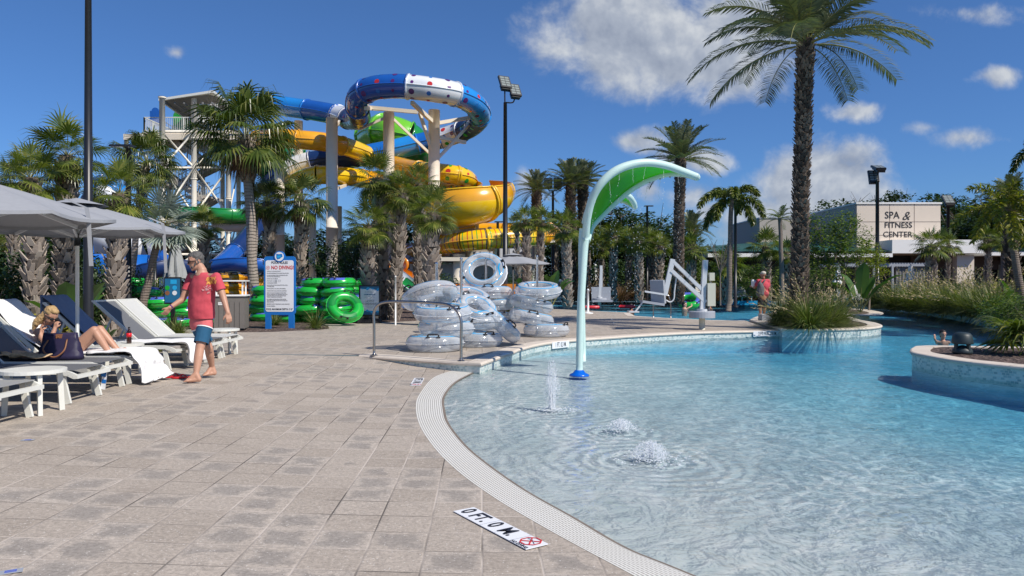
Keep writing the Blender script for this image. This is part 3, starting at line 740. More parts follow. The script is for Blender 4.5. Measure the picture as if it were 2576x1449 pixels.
def palm(name,label,px,base_py,cx,cy,rpx,Y,tw,kind,var=0,grp=None,trunk='sabal',z0=0,cat='palm tree',boot0=0.0,fine=True):
    """px = trunk foot, (cx,cy) = crown centre, rpx = crown radius, tw = trunk width, in photo pixels at depth Y"""
    if kind in('sabal','sabalg','small'): cy+=.16*rpx
    if kind=='wash': cy+=.16*rpx
    b=P(px,HY,Y); c=P(cx,cy,Y); H=c.z-z0
    e=empty(name,(b.x,Y,z0),0,label,cat,grp); R.seed(hash((px,cy))%9999 if False else int(px*7+cy))
    lean=(c.x-b.x,0); path=trunk_path(H,lean,12,.015,px); r=tw/2/F*Y
    mb=MB()
    if trunk=='sabal':
        mb.tube(path,[r*.72*(1.15 if i==0 else 1) for i in range(len(path))],12,0)
        boots(mb,path,r*.80,boot0,H-.12,9 if fine else 7,.15 if fine else .24,.25 if fine else .3,r*.40,.62,1,r*.14)
        m=[MT['boot_core'],MT['boot']]
    elif trunk=='date':
        def rf(t): return r*(1.18-.3*t+.28*max(0,t-.72)/.28 + .10*sin(t*9+1)*(1-t))
        mb.tube(path,[rf(i/12)*.9 for i in range(13)],14,0)
        boots(mb,path,rf,0.05,H-.1,14 if fine else 9,.115 if fine else .2,.14 if fine else .2,r*.26,.85,1,r*.10)
        # root mat and ferns in the old leaf bases
        m=[MT['trunk_core'],MT['boot_dark']]
    elif trunk=='ring':
        mb.tube(path,[r*(1.35-.5*min(1,i/3)) if i<3 else r*(1-.02*i) for i in range(13)],14,0); m=[MT['ring_trunk'],MT['boot'],MT['boot_core']]
        if kind=='wash':
            boots(mb,path,r*1.05,H-1.55,H-.1,9,.13,.3,r*.42,.6,1,r*.12)
    else:
        mb.tube(path,[r*(1.1-.3*i/12) for i in range(13)],10,0); m=[MT['slim_trunk']]
        if kind in('fox','gold','feather'): pass
    t=mb.build('trunk',m,e,smooth=(trunk in('ring','slim')))
    if kind:
        me=crownproto((kind,var)); o=bpy.data.objects.new('crown',me); COL.objects.link(o); o.parent=e; o.location=(lean[0],lean[1],H)
        ref={'sabal':1.95,'sabalg':1.9,'small':1.85,'wash':2.0,'silver':1.9,'date':3.3,'datef':2.6,'fox':2.0,'gold':2.4,'feather':2.1}[kind]
        s=rpx/F*Y/ref; o.scale=(s,s,s); o.rotation_euler=(0,0,(px*.37)%6.28)
    return e
# --- leafy volumes
def leafcloud(mb,ells,n,ls,mi=0,fold=False,fill=.35,drop=0):
    tot=sum(e[1][0]*e[1][1]*e[1][2] for e in ells)
    for c,r in ells:
        k=int(n*(r[0]*r[1]*r[2])/tot)
        for _ in range(k):
            while True:
                p=V((U(-1,1),U(-1,1),U(-1,1)))
                if .0<p.length<=1: break
            rr=p.length; tgt=(fill+(1-fill)*R.random()**.5); p=p/rr*tgt
            wob=1+.35*mnoise.noise(V((p.x*2.2+c[0],p.y*2.2+c[1],p.z*2.2+c[2]))*1.3)
            # clumping: skip the gaps
            if mnoise.noise(V((p.x*r[0],p.y*r[1],p.z*r[2]))*(1.6/max(.3,min(r)))+V(c)*.7)<-.12+.15*R.random(): continue
            q=V((c[0]+p.x*r[0]*wob,c[1]+p.y*r[1]*wob,c[2]+p.z*r[2]*wob))
            a=U(0,6.28); d=V((cos(a),sin(a),U(-.9,.5)-drop)).normalized(); s=d.cross(V((U(-.5,.5),U(-.5,.5),1))).normalized()
            l=ls*U(.6,1.3); w=l*.36
            mb.add([q,q+d*l*.5+s*w,q+d*l,q+d*l*.5-s*w],[(0,1,2,3)],mi)
TREE_PROTO={}
def treemesh(key,mk,n,ls,ells):
    if key not in TREE_PROTO:
        R.seed(len(TREE_PROTO)*13+5); mb=MB(); leafcloud(mb,ells,n,ls)
        me=mb.build('crown',MT[mk]); TREE_PROTO[key]=me.data; COL.objects.unlink(me)
    return TREE_PROTO[key]
def limbs(mb,h,r,spread,n=5,seed=0,top=1.0):
    R.seed(seed); mb.tube([V((0,0,0)),V((.05*h*.2,0,h*.25)),V((0,0,h*.5))],[r*1.2,r,r*.8],8)
    for i in range(n):
        a=2*pi*i/n+U(-.4,.4); e=V((cos(a)*spread*U(.5,.9),sin(a)*spread*U(.5,.9),h*U(.75,1.0)*top)); s=V((0,0,h*U(.25,.5)))
        m=s.lerp(e,.5)+V((U(-.1,.1),U(-.1,.1),U(0,.15)))*spread
        mb.tube([s,m,e],[r*.55,r*.35,r*.12],6)
        for _ in range(3):
            e2=e+V((U(-.5,.5),U(-.5,.5),U(-.2,.5)))*spread*.6; mb.tube([m.lerp(e,U(.2,.8)),e2],[r*.18,r*.06],4)
def tree(name,label,px,Y,h,w,key,grp=None,tr=.12,cat='tree',z0=0,mk='bark',sx=1,seed=0,cz=None):
    """h: top height, w: crown half width; crown proto has unit radius"""
    b=P(px,HY,Y); e=empty(name,(b.x,Y,z0),0,label,cat,grp); mb=MB(); limbs(mb,h*.9,tr,w*.7,5,seed)
    mb.build('trunk',MT[mk],e,True)
    o=bpy.data.objects.new('crown',TREE_PROTO[key]); COL.objects.link(o); o.parent=e
    ch=h*.40 if cz is None else cz; o.location=(0,0,h-ch); o.scale=(w*sx,w,ch); o.rotation_euler=(0,0,seed*1.7)
    return e
E1=[((0,0,0),(.75,.75,.7)),((.5,.2,-.2),(.5,.5,.45)),((-.5,-.1,-.15),(.5,.5,.5)),((.1,-.5,.15),(.5,.5,.5)),((-.1,.4,.35),(.5,.45,.45)),((.3,-.3,-.5),(.5,.5,.35)),((-.35,.1,-.55),(.5,.5,.35))]
E2=[((.1,0,.1),(.55,.6,.5)),((.65,0,-.1),(.35,.4,.3)),((-.6,.1,.0),(.4,.4,.35)),((-.2,-.3,.55),(.35,.35,.35)),((.35,.2,.55),(.35,.35,.3)),((-.15,.2,-.5),(.5,.5,.3)),((.45,-.3,-.55),(.35,.35,.3))]
treemesh('oak',  'leaf_dark',26000,.058,E1); treemesh('oak2','leaf_dark',24000,.060,E2)
treemesh('mid','leaf_mid',9000,.066,E2); treemesh('lime','leaf_lime',6500,.07,E2); treemesh('airy','leaf_mid',3600,.072,E2)
treemesh('fine','leaf_dark',5000,.075,E2)
BUSH=[((0,0,.5),(.8,.8,.55)),((.5,.2,.4),(.5,.5,.45)),((-.5,-.1,.45),(.5,.5,.5)),((.0,-.5,.4),(.5,.5,.45))]
treemesh('bush_dark','leaf_dark',9000,.06,BUSH); treemesh('bush_mid','leaf_mid',7000,.065,BUSH); treemesh('bush_yellow','leaf_yellow',3000,.13,BUSH); treemesh('bush_red','leaf_red',1500,.12,BUSH)
def shrub(name,label,px,py,Y,w,h,key,grp=None,z0=0,cat='shrub',d=None):
    b=P(px,HY,Y); e=empty(name,(b.x,Y,z0),0,label,cat,grp)
    o=bpy.data.objects.new('leaves',TREE_PROTO[key]); COL.objects.link(o); o.parent=e; o.scale=(w,d or w,h*.95); o.rotation_euler=(0,0,px*.7)
    mb=MB()
    R.seed(px)
    for i in range(6): mb.tube([(0,0,0),(U(-.3,.3)*w,U(-.3,.3)*w,h*.6)],[.02,.008],4)
    mb.build('stems',MT['bark'],e)
    return e
def tuft_mesh(key,n,L,w,mt,arch=1.0,plumes=0,pl=None):
    R.seed(len(TREE_PROTO)+77); mb=MB()
    for i in range(n):
        a=U(0,6.28); el=U(.55,1.5); r0=U(0,.12)*L
        d=V((cos(a)*cos(el),sin(a)*cos(el),sin(el))); p=V((cos(a)*r0,sin(a)*r0,0)); l=L*U(.6,1.15); pts=[p]; c=d.copy()
        for k in range(4): c=(c+V((0,0,-arch*U(.15,.4)))).normalized(); p=p+c*l/4; pts.append(p)
        strip(mb,pts,[w,w,w*.8,w*.5,.001],V((-sin(a+U(-.7,.7)),cos(a),0)).normalized(),0)
    for i in range(plumes):
        a=U(0,6.28); el=U(.8,1.45); d=V((cos(a)*cos(el),sin(a)*cos(el),sin(el))); l=L*U(.95,1.35); p=d*L*.1; pts=[p];c=d.copy()
        for k in range(5): c=(c+V((0,0,-arch*.16))).normalized(); p=p+c*l/5; pts.append(p)
        strip(mb,pts[:4],[.003]*4,V((-sin(a),cos(a),0)),1)
        for k in range(9):
            t=k/8; q=pts[3].lerp(pts[5],t); dd=(c+V((U(-.5,.5),U(-.5,.5),U(-.5,.2)))).normalized(); s=dd.cross(V((U(-1,1),U(-1,1),U(-1,1)))).normalized()
            strip(mb,[q,q+dd*.035*L,q+dd*.075*L],[.004*L,.011*L,.001],s,1)
    o=mb.build('blades',mt); TREE_PROTO[key]=o.data; COL.objects.unlink(o)
tuft_mesh('liriope',150,.75,.011,[MT['grass_blade'],MT['plume']],1.1)
tuft_mesh('fountain',760,1.15,.010,[MT['grass_blade'],MT['plume']],1.0,26)
tuft_mesh('rust',300,1.0,.012,[MT['rust_grass'],MT['plume']],1.0,20)
def tuft(name,label,px,Y,s,key,grp=None,z0=0,cat='grass clump',h=1):
    b=P(px,HY,Y); o=bpy.data.objects.new(name,TREE_PROTO[key]); COL.objects.link(o); o.location=(b.x,Y,z0); o.scale=(s,s,s*h); o.rotation_euler=(0,0,px*1.3)
    return tag(o,label,cat,grp)
def bananaplant(name,label,px,Y,h,n=7,seed=0,z0=0,grp=None,cat='banana plant'):
    R.seed(seed+int(px)); b=P(px,HY,Y); e=empty(name,(b.x,Y,z0),0,label,cat,grp)
    st=MB(); 
    for i in range(n):
        az=R.uniform(0,6.28); el=U(.95,1.45); d=V((cos(az)*cos(el),sin(az)*cos(el),sin(el))); L=h*U(.75,1.05); w=h*.13
        pts=[];p=V((0,0,0));c=d.copy()
        for k in range(9): pts.append(p.copy()); c=(c+V((0,0,-.07*k*.5))).normalized(); p=p+c*L/8
        st.tube(pts[:5],[.02,.017,.014,.01,.008],5,0,caps=False)
        lf=MB(); s=c.cross(UPZ).normalized(); u=UPZ
        for sg in (-1,1):
            vs=[]; 
            for k in range(3,9):
                t=(k-3)/5; ww=w*sin(pi*min(1,.08+t*.92))**.6
                vs+=[pts[k],pts[k]+(s*sg+V((0,0,.35))).normalized()*ww*R.uniform(.9,1.05)]
            lf.add(vs,[(2*i,2*i+1,2*i+3,2*i+2) for i in range(5)])
        lf.build('leaf',MT['leaf_banana'],e,True)
    st.build('stems',MT['stalk'],e)
    return e
# ---------------------------------------------------------------- the palms, one by one
GP='sabal palms around the pool'
palm('sabal_palm','thick sabal palm with criss-cross trunk left of the tall near lamp post, farthest left',93,0,75,430,112,16,46,'sabal',0,GP)
palm('sabal_palm','sabal palm crossing behind the grey umbrella directly left of the tall near lamp post',158,0,168,372,118,17,44,'sabal',1,GP)
palm('sabal_palm','big sabal palm with shaggy grey boots right of the tall near lamp post',285,0,300,468,112,16.5,40,'sabal',2,GP)
palm('sabal_palm','sabal palm rising behind the leftmost one, only its crown and slim trunk seen',38,0,30,452,90,21,22,'sabal',0,GP)
palm('slender_fan_palm','slender ringed palm with drooping fronds before the slide tower stair',322,0,368,392,95,27,17,'wash',1,None,'ring')
palm('silver_fan_palm','silvery blue fan palm behind the right end of the umbrella',352,0,412,560,98,21,20,'silver',0,None,'slim')
palm('sabal_palm','small sabal palm behind the walking man, in front of the tower legs',515,0,514,556,60,29,24,'sabal',1,GP)
palm('tall_fan_palm','tall fan palm with ringed grey trunk and hanging leaf tips beside the pool rules sign',640,0,618,318,150,25.5,27,'wash',0,None,'ring')
palm('sabal_palm','sabal palm whose trunk rises behind the left half of the pool rules sign',680,0,676,495,80,27,27,'sabalg',0,GP)
palm('sabal_palm','sabal palm whose trunk rises behind the right edge of the pool rules sign',751,0,762,490,92,26,29,'sabalg',1,GP)
palm('sabal_palm','sabal palm in the cluster right behind the loose articles board, its leftmost trunk',926,0,926,552,84,24.5,34,'sabal',2,GP)
palm('sabal_palm','middle and darkest trunk of the sabal cluster above the loose articles board',964,0,950,434,86,26,36,'sabal',0,GP)
palm('sabal_palm','right hand trunk of the sabal cluster above the loose articles board',992,0,1012,474,76,25.5,32,'sabal',1,GP)
palm('sabal_palm','thick sabal palm with shaggy boots before the slide column behind the clear tubes',1081,0,1088,520,84,23,42,'sabal',2,GP)
palm('sabal_palm','tall headed sabal palm squeezed between the cluster and the thick one',1052,0,1056,452,66,27,24,'sabal',0,GP)
palm('sabal_palm','sabal palm left of the pair beside the open grey umbrella',1327,0,1322,545,50,33,20,'small',0,GP)
palm('sabal_palm','slimmer sabal palm right of the pair beside the open grey umbrella',1355,0,1362,548,46,33.5,17,'small',1,GP)
palm('sabal_palm','sabal palm just left of the splash feature pole',1427,0,1424,560,58,40,25,'small',2,GP)
GB='sabal palms in the row beyond the far pool'
for i,(x,cx,cy,r,Y,tw,t) in enumerate([(1303,1300,556,34,44,12,'leftmost, beside the big black floodlight pole'),(1471,1470,600,44,50,18,'behind the splash feature pole'),(1512,1512,610,46,52,16,'third from the left'),(1541,1545,585,52,49,20,'behind the left side of the dripping water'),
  (1583,1580,600,42,52,17,'behind the middle of the dripping water'),(1608,1606,598,50,48,22,'in the middle of the row'),(1636,1640,600,44,51,20,'just left of the pool lift arm'),(1652,1662,612,40,50,26,'dark stout trunk behind the lift arm'),
  (1737,1740,617,54,47,24,'between the lift arm and the lift post'),(1829,1832,652,58,46,27,'short and bushy, right of the pool lift'),(1930,1925,610,56,50,22,'behind the standing man in the red shirt'),(1985,1978,628,50,48,20,'right behind the tallest palm'),(1400,1398,590,36,53,14,'under the smaller floodlight')]):
    palm('sabal_palm','sabal palm beyond the far pool, '+t,x,0,cx,cy,r,Y,tw,'small',i%3,GB,fine=False)
palm('sabal_palm','sabal palm with pale trunk in front of the spa porch',2343,0,2342,606,58,40,25,'small',0)
palm('sabal_palm','small leaning sabal head right beside the pale one at the spa porch',2383,0,2386,606,44,41,8,'small',1)
palm('date_palm','tallest palm, date palm with rough dark trunk on the island planter',2008,0,2028,100,300,21,37,'date',0,None,'date',z0=ISZ)
palm('date_palm','date palm behind the tip of the green leaf splash feature',1705,0,1712,398,112,44,25,'datef',0,None,'date')
palm('date_palm','left of the three distant date palms behind the big black floodlight pole',1349,0,1350,478,66,50,24,'datef',1,'three distant date palms','date',fine=False)
palm('date_palm','middle of the three distant date palms, crowns touching its neighbour',1437,0,1436,462,80,51,26,'datef',0,'three distant date palms','date',fine=False)
palm('date_palm','right of the three distant date palms, nearest the splash feature',1468,0,1466,460,76,52,26,'datef',1,'three distant date palms','date',fine=False)
palm('date_palm','low date palm crown just right of the mid distance date palm trunk',1738,0,1740,578,62,54,20,'datef',0,None,'date',fine=False)
palm('foxtail_palm','foxtail palm with a slender trunk and plume like fronds under the cloud',1833,0,1840,500,98,34,14,'fox',0,None,'slim')
palm('feather_palm','pale feather palm leaning out left of the tallest trunk near the spa',1968,0,1962,548,52,45,12,'feather',0,None,'slim')
palm('golden_palm','yellow green feathery palm at the right edge of the frame',2575,0,2528,520,118,26,18,'gold',0,None,'slim')
palm('feather_palm','feather palm cut by the right edge high above the yellow one',2640,0,2650,372,110,24,18,'fox',0,None,'slim')
palm('date_palm','date palm with diamond pattern trunk at the right edge behind the yellow fronds',2548,0,2540,500,78,33,32,'datef',1,None,'date',fine=False)
palm('sabal_palm','slim dark palm before the green roof of the spa',2486,0,2486,596,44,45,12,'small',2)
palm('slender_palm','bare slender trunk close to the diamond pattern palm at the right',2524,0,2524,600,40,42,13,'small',0,None,'slim')
palm('slender_palm','slender young palm far left behind the umbrellas',22,0,20,600,45,30,8,'small',1,None,'slim')
palm('slender_palm','thin trunk directly behind the tall ringed fan palm beside the lamp',638,0,645,500,62,34,14,'sabalg',0,None,'ring')
palm('slender_palm','thin speckled trunk in the row beyond the pool right of the splash pole',1483,0,1480,565,40,54,10,'small',2,None,'slim')
# orange flower stalks and ferns on the tallest palm
tp=P(2028,92,21)
# ---------------------------------------------------------------- trees and shrubs
OB='dark oaks closing off the background'
oaks=[(-60,60,9,6),(60,62,8.5,6),(190,64,8,6),(300,58,6.6,5),(430,66,6,5),(560,64,5.8,5),(700,66,6.2,5.5),(850,62,6.6,5.5),(985,60,7,5.5),(1120,68,5.6,5),(1235,72,4.2,5),
 (1410,66,8.6,5.5),(1500,64,8.2,5.5),(1590,62,8.0,5.5),(1670,66,7,5),(1760,64,5.2,4.5),(1850,66,4.8,4.5),(2210,86,12.6,6),(2290,84,12.2,6),(2120,84,12.0,6),(2020,70,7.6,4),(2440,66,8.4,6),(2540,62,9.4,6.5),(2640,60,9.2,6),(2410,80,11.4,6)]
for i,(x,Y,h,w) in enumerate(oaks):
    tree('oak_tree','dark broadleaf tree closing the background, '+(['at the far left edge','behind the leftmost sabals','above the left umbrella','left of the slide tower','under the tower stairs','behind the tower foot','behind the pool rules sign palms','behind the beige columns','behind the sabal cluster','under the yellow bowl slide','low beneath the striped yellow tube','behind the small floodlight','behind the splash feature pole','behind the dripping water','left of the slanting lift arm','between the lift and the foxtail palm','right of the foxtail palm','showing above the spa wall beside its lamp','peeping over the middle of the spa wall','peeping over the left corner of the spa','behind the tallest trunk','right of the spa wall','behind the yellow fronds','outermost at the right edge','just right of the spa wall top'][i]),
      x,Y,h,w,'oak' if i%2 else 'oak2',OB,.2,seed=i,cz=h*.5)
tree('small_tree','small layered dark tree between the palms behind the green tubes',828,25,2.95,1.15,'fine',seed=3,tr=.05,cz=1.05)
tree('small_tree','low leafy tree left of the sabal cluster before the green slides',893,27,3.0,.9,'fine',seed=4,tr=.05,cz=1.1)
tree('broadleaf_tree','sparse leafy tree before the spa wall just right of the tallest trunk',2085,33,4.7,1.95,'mid',seed=5,tr=.05,cz=1.9)
tree('broadleaf_tree','upper spreading tree with thin branches left of the lamp at the spa',2120,35,4.9,1.4,'airy',seed=9,tr=.05,cz=1.4)
tree('lime_tree','bright lime green tree under the spa lamp post',2186,33,3.35,1.15,'lime',seed=6,tr=.04,cz=1.05)
tree('broadleaf_tree','low thin leaved tree under the tree at the left of the spa',2060,31,2.2,1.3,'airy',seed=7,tr=.04,cz=.9)
tree('climbing_hedge_tree','yellow tinted broadleaf tree left of the standing man',1880,47,2.6,2.1,'mid',seed=8,tr=.05,cz=1.3)
# bare little tree
b=P(1812,HY,42); e=empty('bare_tree',(b.x,42,0),0,'thin leafless sapling left of the foxtail trunk','tree'); mb=MB(); R.seed(4)
mb.tube([(0,0,0),(0,0,2.2)],[.05,.03],6)
for i in range(16):
    a=U(0,6.28); q=V((cos(a)*U(.4,1.3),sin(a)*.6,U(2.6,4.0))); mb.tube([V((0,0,U(1.6,2.3))),q*.6+V((0,0,1.1)),q],[.02,.012,.006],4)
mb.build('branches',MT['bark'],e)
HG='dark hedge shrubs at the left'
for i,(x,Y,w,h,t) in enumerate([(-30,18.5,1.6,2.35,'cut by the left edge'),(40,19.5,1.5,2.2,'behind the yellow shrubs'),(108,20,1.3,1.9,'between the two thick trunks'),(215,21,1.3,2.3,'behind the umbrella pole'),(250,21.5,1.0,2.0,'left of the shaggy palm'),(318,22,.8,1.9,'right of the shaggy palm')]):
    shrub('hedge_shrub','dark green hedge shrub '+t,x,0,Y,w,h,'bush_dark',HG)
for i,(x,Y,w,h,t) in enumerate([(12,15.5,.85,.75,'at the left edge'),(70,15.8,.8,.7,'second from the left'),(118,16.2,.75,.62,'beside the banana leaf')]):
    shrub('yellow_shrub','low yellow and green shrub behind the loungers, '+t,x,0,Y,w,h,'bush_yellow','yellow shrubs behind the loungers')
bananaplant('banana_plant','banana plant with upright glossy leaf behind the umbrella pole',176,15.5,1.75,5,1)
bananaplant('banana_plant','small broad leaved plant tucked behind the blue towel lounger',262,14.6,.6,4,2)
bananaplant('banana_plant','banana plant behind the far bank grasses before the spa',2163,31,2.35,8,3)
bananaplant('banana_plant','low spreading banana plant under the thin spa lamp',2385,33,1.7,7,4)
bananaplant('banana_plant','dark banana leaves at the right edge of the far bank',2560,29,1.7,6,5)
bananaplant('banana_plant','banana plant beneath the open grey umbrella',1385,36,2.1,9,6)
bananaplant('banana_plant','banana plant left of the umbrella pole by the far pool',1310,38,2.0,8,7)
for i,(x,Y,s,t) in enumerate([(795,21.3,.98,'right of the pool rules sign'),(690,22.6,.85,'behind the sign legs'),(395,19.0,.8,'left end of the bed behind the man'),(432,19.4,.95,'in the bed behind the man'),(452,18.6,.8,'beside the green post'),(398,14.3,.55,'under the pale lounger back'),(270,14.0,.5,'under the dark lounger back'),(1279,30,.8,'at the foot of the big floodlight pole'),(1085,24,.5,'at the foot of the thick sabal palm'),(345,19.6,.8,'left of the dark lamp post')]):
    tuft('grass_tuft','green strappy grass tuft '+t,x,Y,s,'liriope','strappy grass tufts in the beds')
for i,(x,Y,s,t) in enumerate([(1965,21.6,1.0,'leftmost on the island'),(2035,20.3,1.12,'at the foot of the tallest trunk'),(2010,22.4,1.05,'behind the tallest trunk'),(2082,21.0,1.1,'right of the tallest trunk'),(2106,21.9,1.02,'rightmost on the island')]):
    tuft('fountain_grass_clump','feathery fountain grass '+t,x,Y,s,'fountain','fountain grasses on the island',z0=ISZ-.02,h=.82)
bk=[(2205,36.5),(2250,34.5),(2293,33.2),(2335,32),(2378,30.5),(2420,29.5),(2460,28),(2500,26.5),(2280,36.5),(2350,35),(2410,33.5),(2470,32),(2530,30)]
for i,(x,Y) in enumerate(bk):
    tuft('fountain_grass_clump','feathery fountain grass on the far river bank, '+('front row, ' if i<8 else 'back row, ')+['first','second','third','fourth','fifth','sixth','seventh','eighth'][i if i<8 else i-8]+' from the left',x,Y,1.5 if i<8 else 1.6,'fountain','fountain grasses on the far bank',h=.78)
for i,x in enumerate([1440,1478,1520,1560,1600,1665,1690,1722,1770,1800,1868,1900]):
    tuft('rust_grass_clump','reddish brown grass beyond the far pool, '+(['leftmost clump','second','third','fourth','fifth','sixth','seventh','eighth','ninth','tenth','eleventh','rightmost clump'][i])+(' from the left' if 0<i<11 else ''),x,50+(i%3),1.55,'rust','rust coloured grasses beyond the far pool',h=.85)
for i,(x,Y,w,h,k,t) in enumerate([(2545,23.5,1.2,1.0,'bush_mid','low green shrub at the right end of the far bank'),(2600,20,1.3,1.1,'bush_mid','green shrub cut by the right edge beyond the river'),(2300,38,1.2,1.1,'bush_red','red leaved shrub under the spa canopy'),(2420,39,1.8,1.0,'bush_red','long red leaved shrub below the spa porch'),(2490,40,1.8,.95,'bush_red','red leaved shrub right of the spa column'),(1120,44,1.5,1.9,'bush_dark','dark shrub with red flowers beside the white block wall'),(2120,36,1.2,1.0,'bush_dark','dark low shrub left end of the far bank'),(1260,46,1.8,2.0,'bush_dark','dark shrub behind the open umbrella'),(1345,48,2.0,2.2,'bush_dark','dark shrub behind the sabal pair'),(1460,55,2.2,3.0,'bush_dark','dark shrub behind the splash pole'),(1545,56,2.6,3.2,'bush_dark','dark shrub behind the dripping water'),(1630,56,2.6,3.2,'bush_dark','dark shrub behind the lift arm'),(1715,56,2.6,3.0,'bush_mid','leafy shrub left of the lift post'),(1790,55,2.6,3.0,'bush_mid','leafy shrub right of the lift post'),(1860,56,2.4,2.8,'bush_dark','dark shrub left of the standing man'),(1950,52,2.4,2.4,'bush_mid','leafy shrub behind the standing man'),(390,24,1.1,1.5,'bush_mid','green shrub behind the left green tubes')]):
    shrub('shrub',t,x,0,Y,w,h,k)
# fan of dry leaves hanging over the near planter, right edge
e=empty('low_fan_palm',tuple(P(2600,HY,13.2).xy)+(.08,),0,'low fan palm with dry hanging leaf tips at the right edge above the speaker','palm tree')
R.seed(3); mb=MB()
for i in range(15):
    az=U(1.9,5.2); el=U(-.1,.9); d=V((cos(az)*cos(el),sin(az)*cos(el),sin(el))); fan_leaf(mb,V((0,0,.25)),d,.35,.62,.3,16,.016,.7)
mb.build('crown',[MT['frond_green'],MT['stalk']],e); mb=MB(); mb.tube([(0,0,0),(0,0,.35)],[.12,.10],10); mb.build('trunk',MT['boot_core'],e)
# ---------------------------------------------------------------- slide tower
M=MT
def pole_h(mb,a,b,r,n=10,mi=0): mb.tube([a,b],[r,r],n,mi)
def railing(mb,a,b,h=1.05,step=.14,mi=0,r=.018):
    a=V(a);b=V(b);L=(b-a).length;n=max(1,int(L/step))
    mb.beam(a+V((0,0,h)),b+V((0,0,h)),.06,.06,mi); mb.beam(a+V((0,0,.12)),b+V((0,0,.12)),.04,.05,mi)
    for i in range(n+1):
        p=a.lerp(b,i/n); big=(i%10==0)
        mb.beam(p,p+V((0,0,h)),.08 if big else r*1.3,.08 if big else r*1.3,mi,up=V((0,1,0)))
tw=empty('slide_tower',(P(490,HY,57).x,57,0),0,'cream steel stair tower with roofed top deck and railings behind the tall fan palm','tower')
TO=V(tw.location)
def T(px,py,Y): return P(px,py,Y)-TO
zt=lambda py,Y: CH-(py-HY)/F*Y
colsA=[(408,52,245),(488,54,245),(575,56,330)]; colsB=[(425,60,400),(510,60,400),(560,60,400),(600,60,360)]
mb=MB()
ptop=T(0,331,55).z
for (x,Y,tp) in colsA:
    mb=MB(); a=T(x,HY,Y); a.z=0; b=T(x,tp,Y); pole_h(mb,a,b,.19,12)
    for k in range(1,5):
        z=b.z*k/5; mb.tube([V((a.x,a.y,z-.05)),V((a.x,a.y,z+.05))],[.24,.24],12)
    mb.tube([b-V((0,0,.05)),b+V((0,0,.05))],[.27,.27],12)
    mb.build('column',M['cream_steel'],tw,True)
for (x,Y,tp) in colsB:
    mb=MB(); a=T(x,HY,Y); a.z=0; b=T(x,tp,Y); pole_h(mb,a,b,.17,12); mb.build('column',M['cream_steel'],tw,True)
# braces
lv=[700,640,542,422,331]
def col(x,py,Y): return T(x,py,Y)
mb=MB()
for (x0,Y0),(x1,Y1) in (((408,52),(488,54)),((488,54),(575,56))):
    for i in range(len(lv)-1):
        a=col(x0,lv[i],Y0);b=col(x1,lv[i+1],Y1);c=col(x1,lv[i],Y1);d=col(x0,lv[i+1],Y0)
        mb.tube([a,b],[.075]*2,7); mb.tube([c,d],[.075]*2,7); mb.tube([d,b],[.09]*2,7)
for (x0,Y0),(x1,Y1) in (((408,52),(425,60)),((488,54),(510,60)),((575,56),(600,60))):
    for i in range(1,len(lv)-1):
        a=col(x0,lv[i],Y0);b=col(x1,lv[i],Y1); mb.tube([a,b],[.07]*2,6)
        mb.tube([a,col(x1,lv[i+1],Y1)],[.06]*2,6)
mb.tube([T(335,350,55),T(408,372,52)],[.07]*2,7); mb.tube([T(340,352,55),T(372,400,54)],[.06]*2,6); mb.tube([T(318,352,55),T(318,470,55)],[.16]*2,8); mb.tube([T(318,470,55),T(318,700,55)],[.16]*2,8)
mb.build('bracing',M['cream_steel'],tw,True)
# top deck
mb=MB()
for (x0,x1,py,Y0,Y1) in ((360,600,333,54,61),):
    a=T(x0,py,Y0); b=T(x1,py,Y0); mb.box(((a.x+b.x)/2,(Y0+Y1)/2-57,a.z-.05),(b.x-a.x,Y1-Y0,.10))
    mb.beam(V((a.x-1.4,Y0-57,a.z-.33)),V((b.x,Y0-57.06,a.z-.33)),.14,.42); 
    for k in range(14): x=a.x+(b.x-a.x)*k/13; mb.beam(V((x,Y0-57,a.z-.22)),V((x,Y1-57,a.z-.22)),.1,.24)
a=T(335,350,55); mb.beam(T(315,345,54.2),T(600,331,54.0)-V((0,0,.15)),.18,.4)
mb.build('top_deck',M['beige_steel'],tw)
mb=MB(); za=T(0,331,54).z; x0=T(361,0,54).x; x1=T(545,0,54).x; xm=T(455,0,54).x
railing(mb,(x0,-2.9,za),(x1,-2.9,za)); railing(mb,(x0,-2.9,za),(x0,3.5,za)); railing(mb,(x0,3.5,za),(x1,3.5,za))
railing(mb,(T(492,0,54).x,-2.85,za),(T(545,0,54).x,-2.85,za),2.0,.13)
mb.build('railing',M['white_metal'],tw)
mb=MB(); a=T(392,250,53); b=T(545,238,54); mb.add([V((a.x,-3.6,a.z)),V((b.x,-3.6,b.z)),V((b.x,2.5,b.z-.3)),V((a.x,2.5,a.z-.5))]+[V((a.x,-3.6,a.z+.16)),V((b.x,-3.6,b.z+.18)),V((b.x,2.5,b.z-.12)),V((a.x,2.5,a.z-.32))],[(0,1,2,3),(7,6,5,4),(0,4,5,1),(1,5,6,2),(2,6,7,3),(3,7,4,0)])
mb.build('roof',M['white_metal'],tw)
mb=MB(); mb.add([V((a.x+.2,-3.4,a.z-.02)),V((b.x-.1,-3.4,b.z-.02)),V((b.x-.1,2.3,b.z-.34)),V((a.x+.2,2.3,a.z-.54))],[(0,1,2,3)])
for k in range(6): x=a.x+.4+(b.x-a.x-.6)*k/5; mb.beam(V((x,-3.4,a.z-.1)),V((x,2.2,a.z-.55)),.08,.14)
mb.build('roof_underside',M['fascia_grey'],tw)
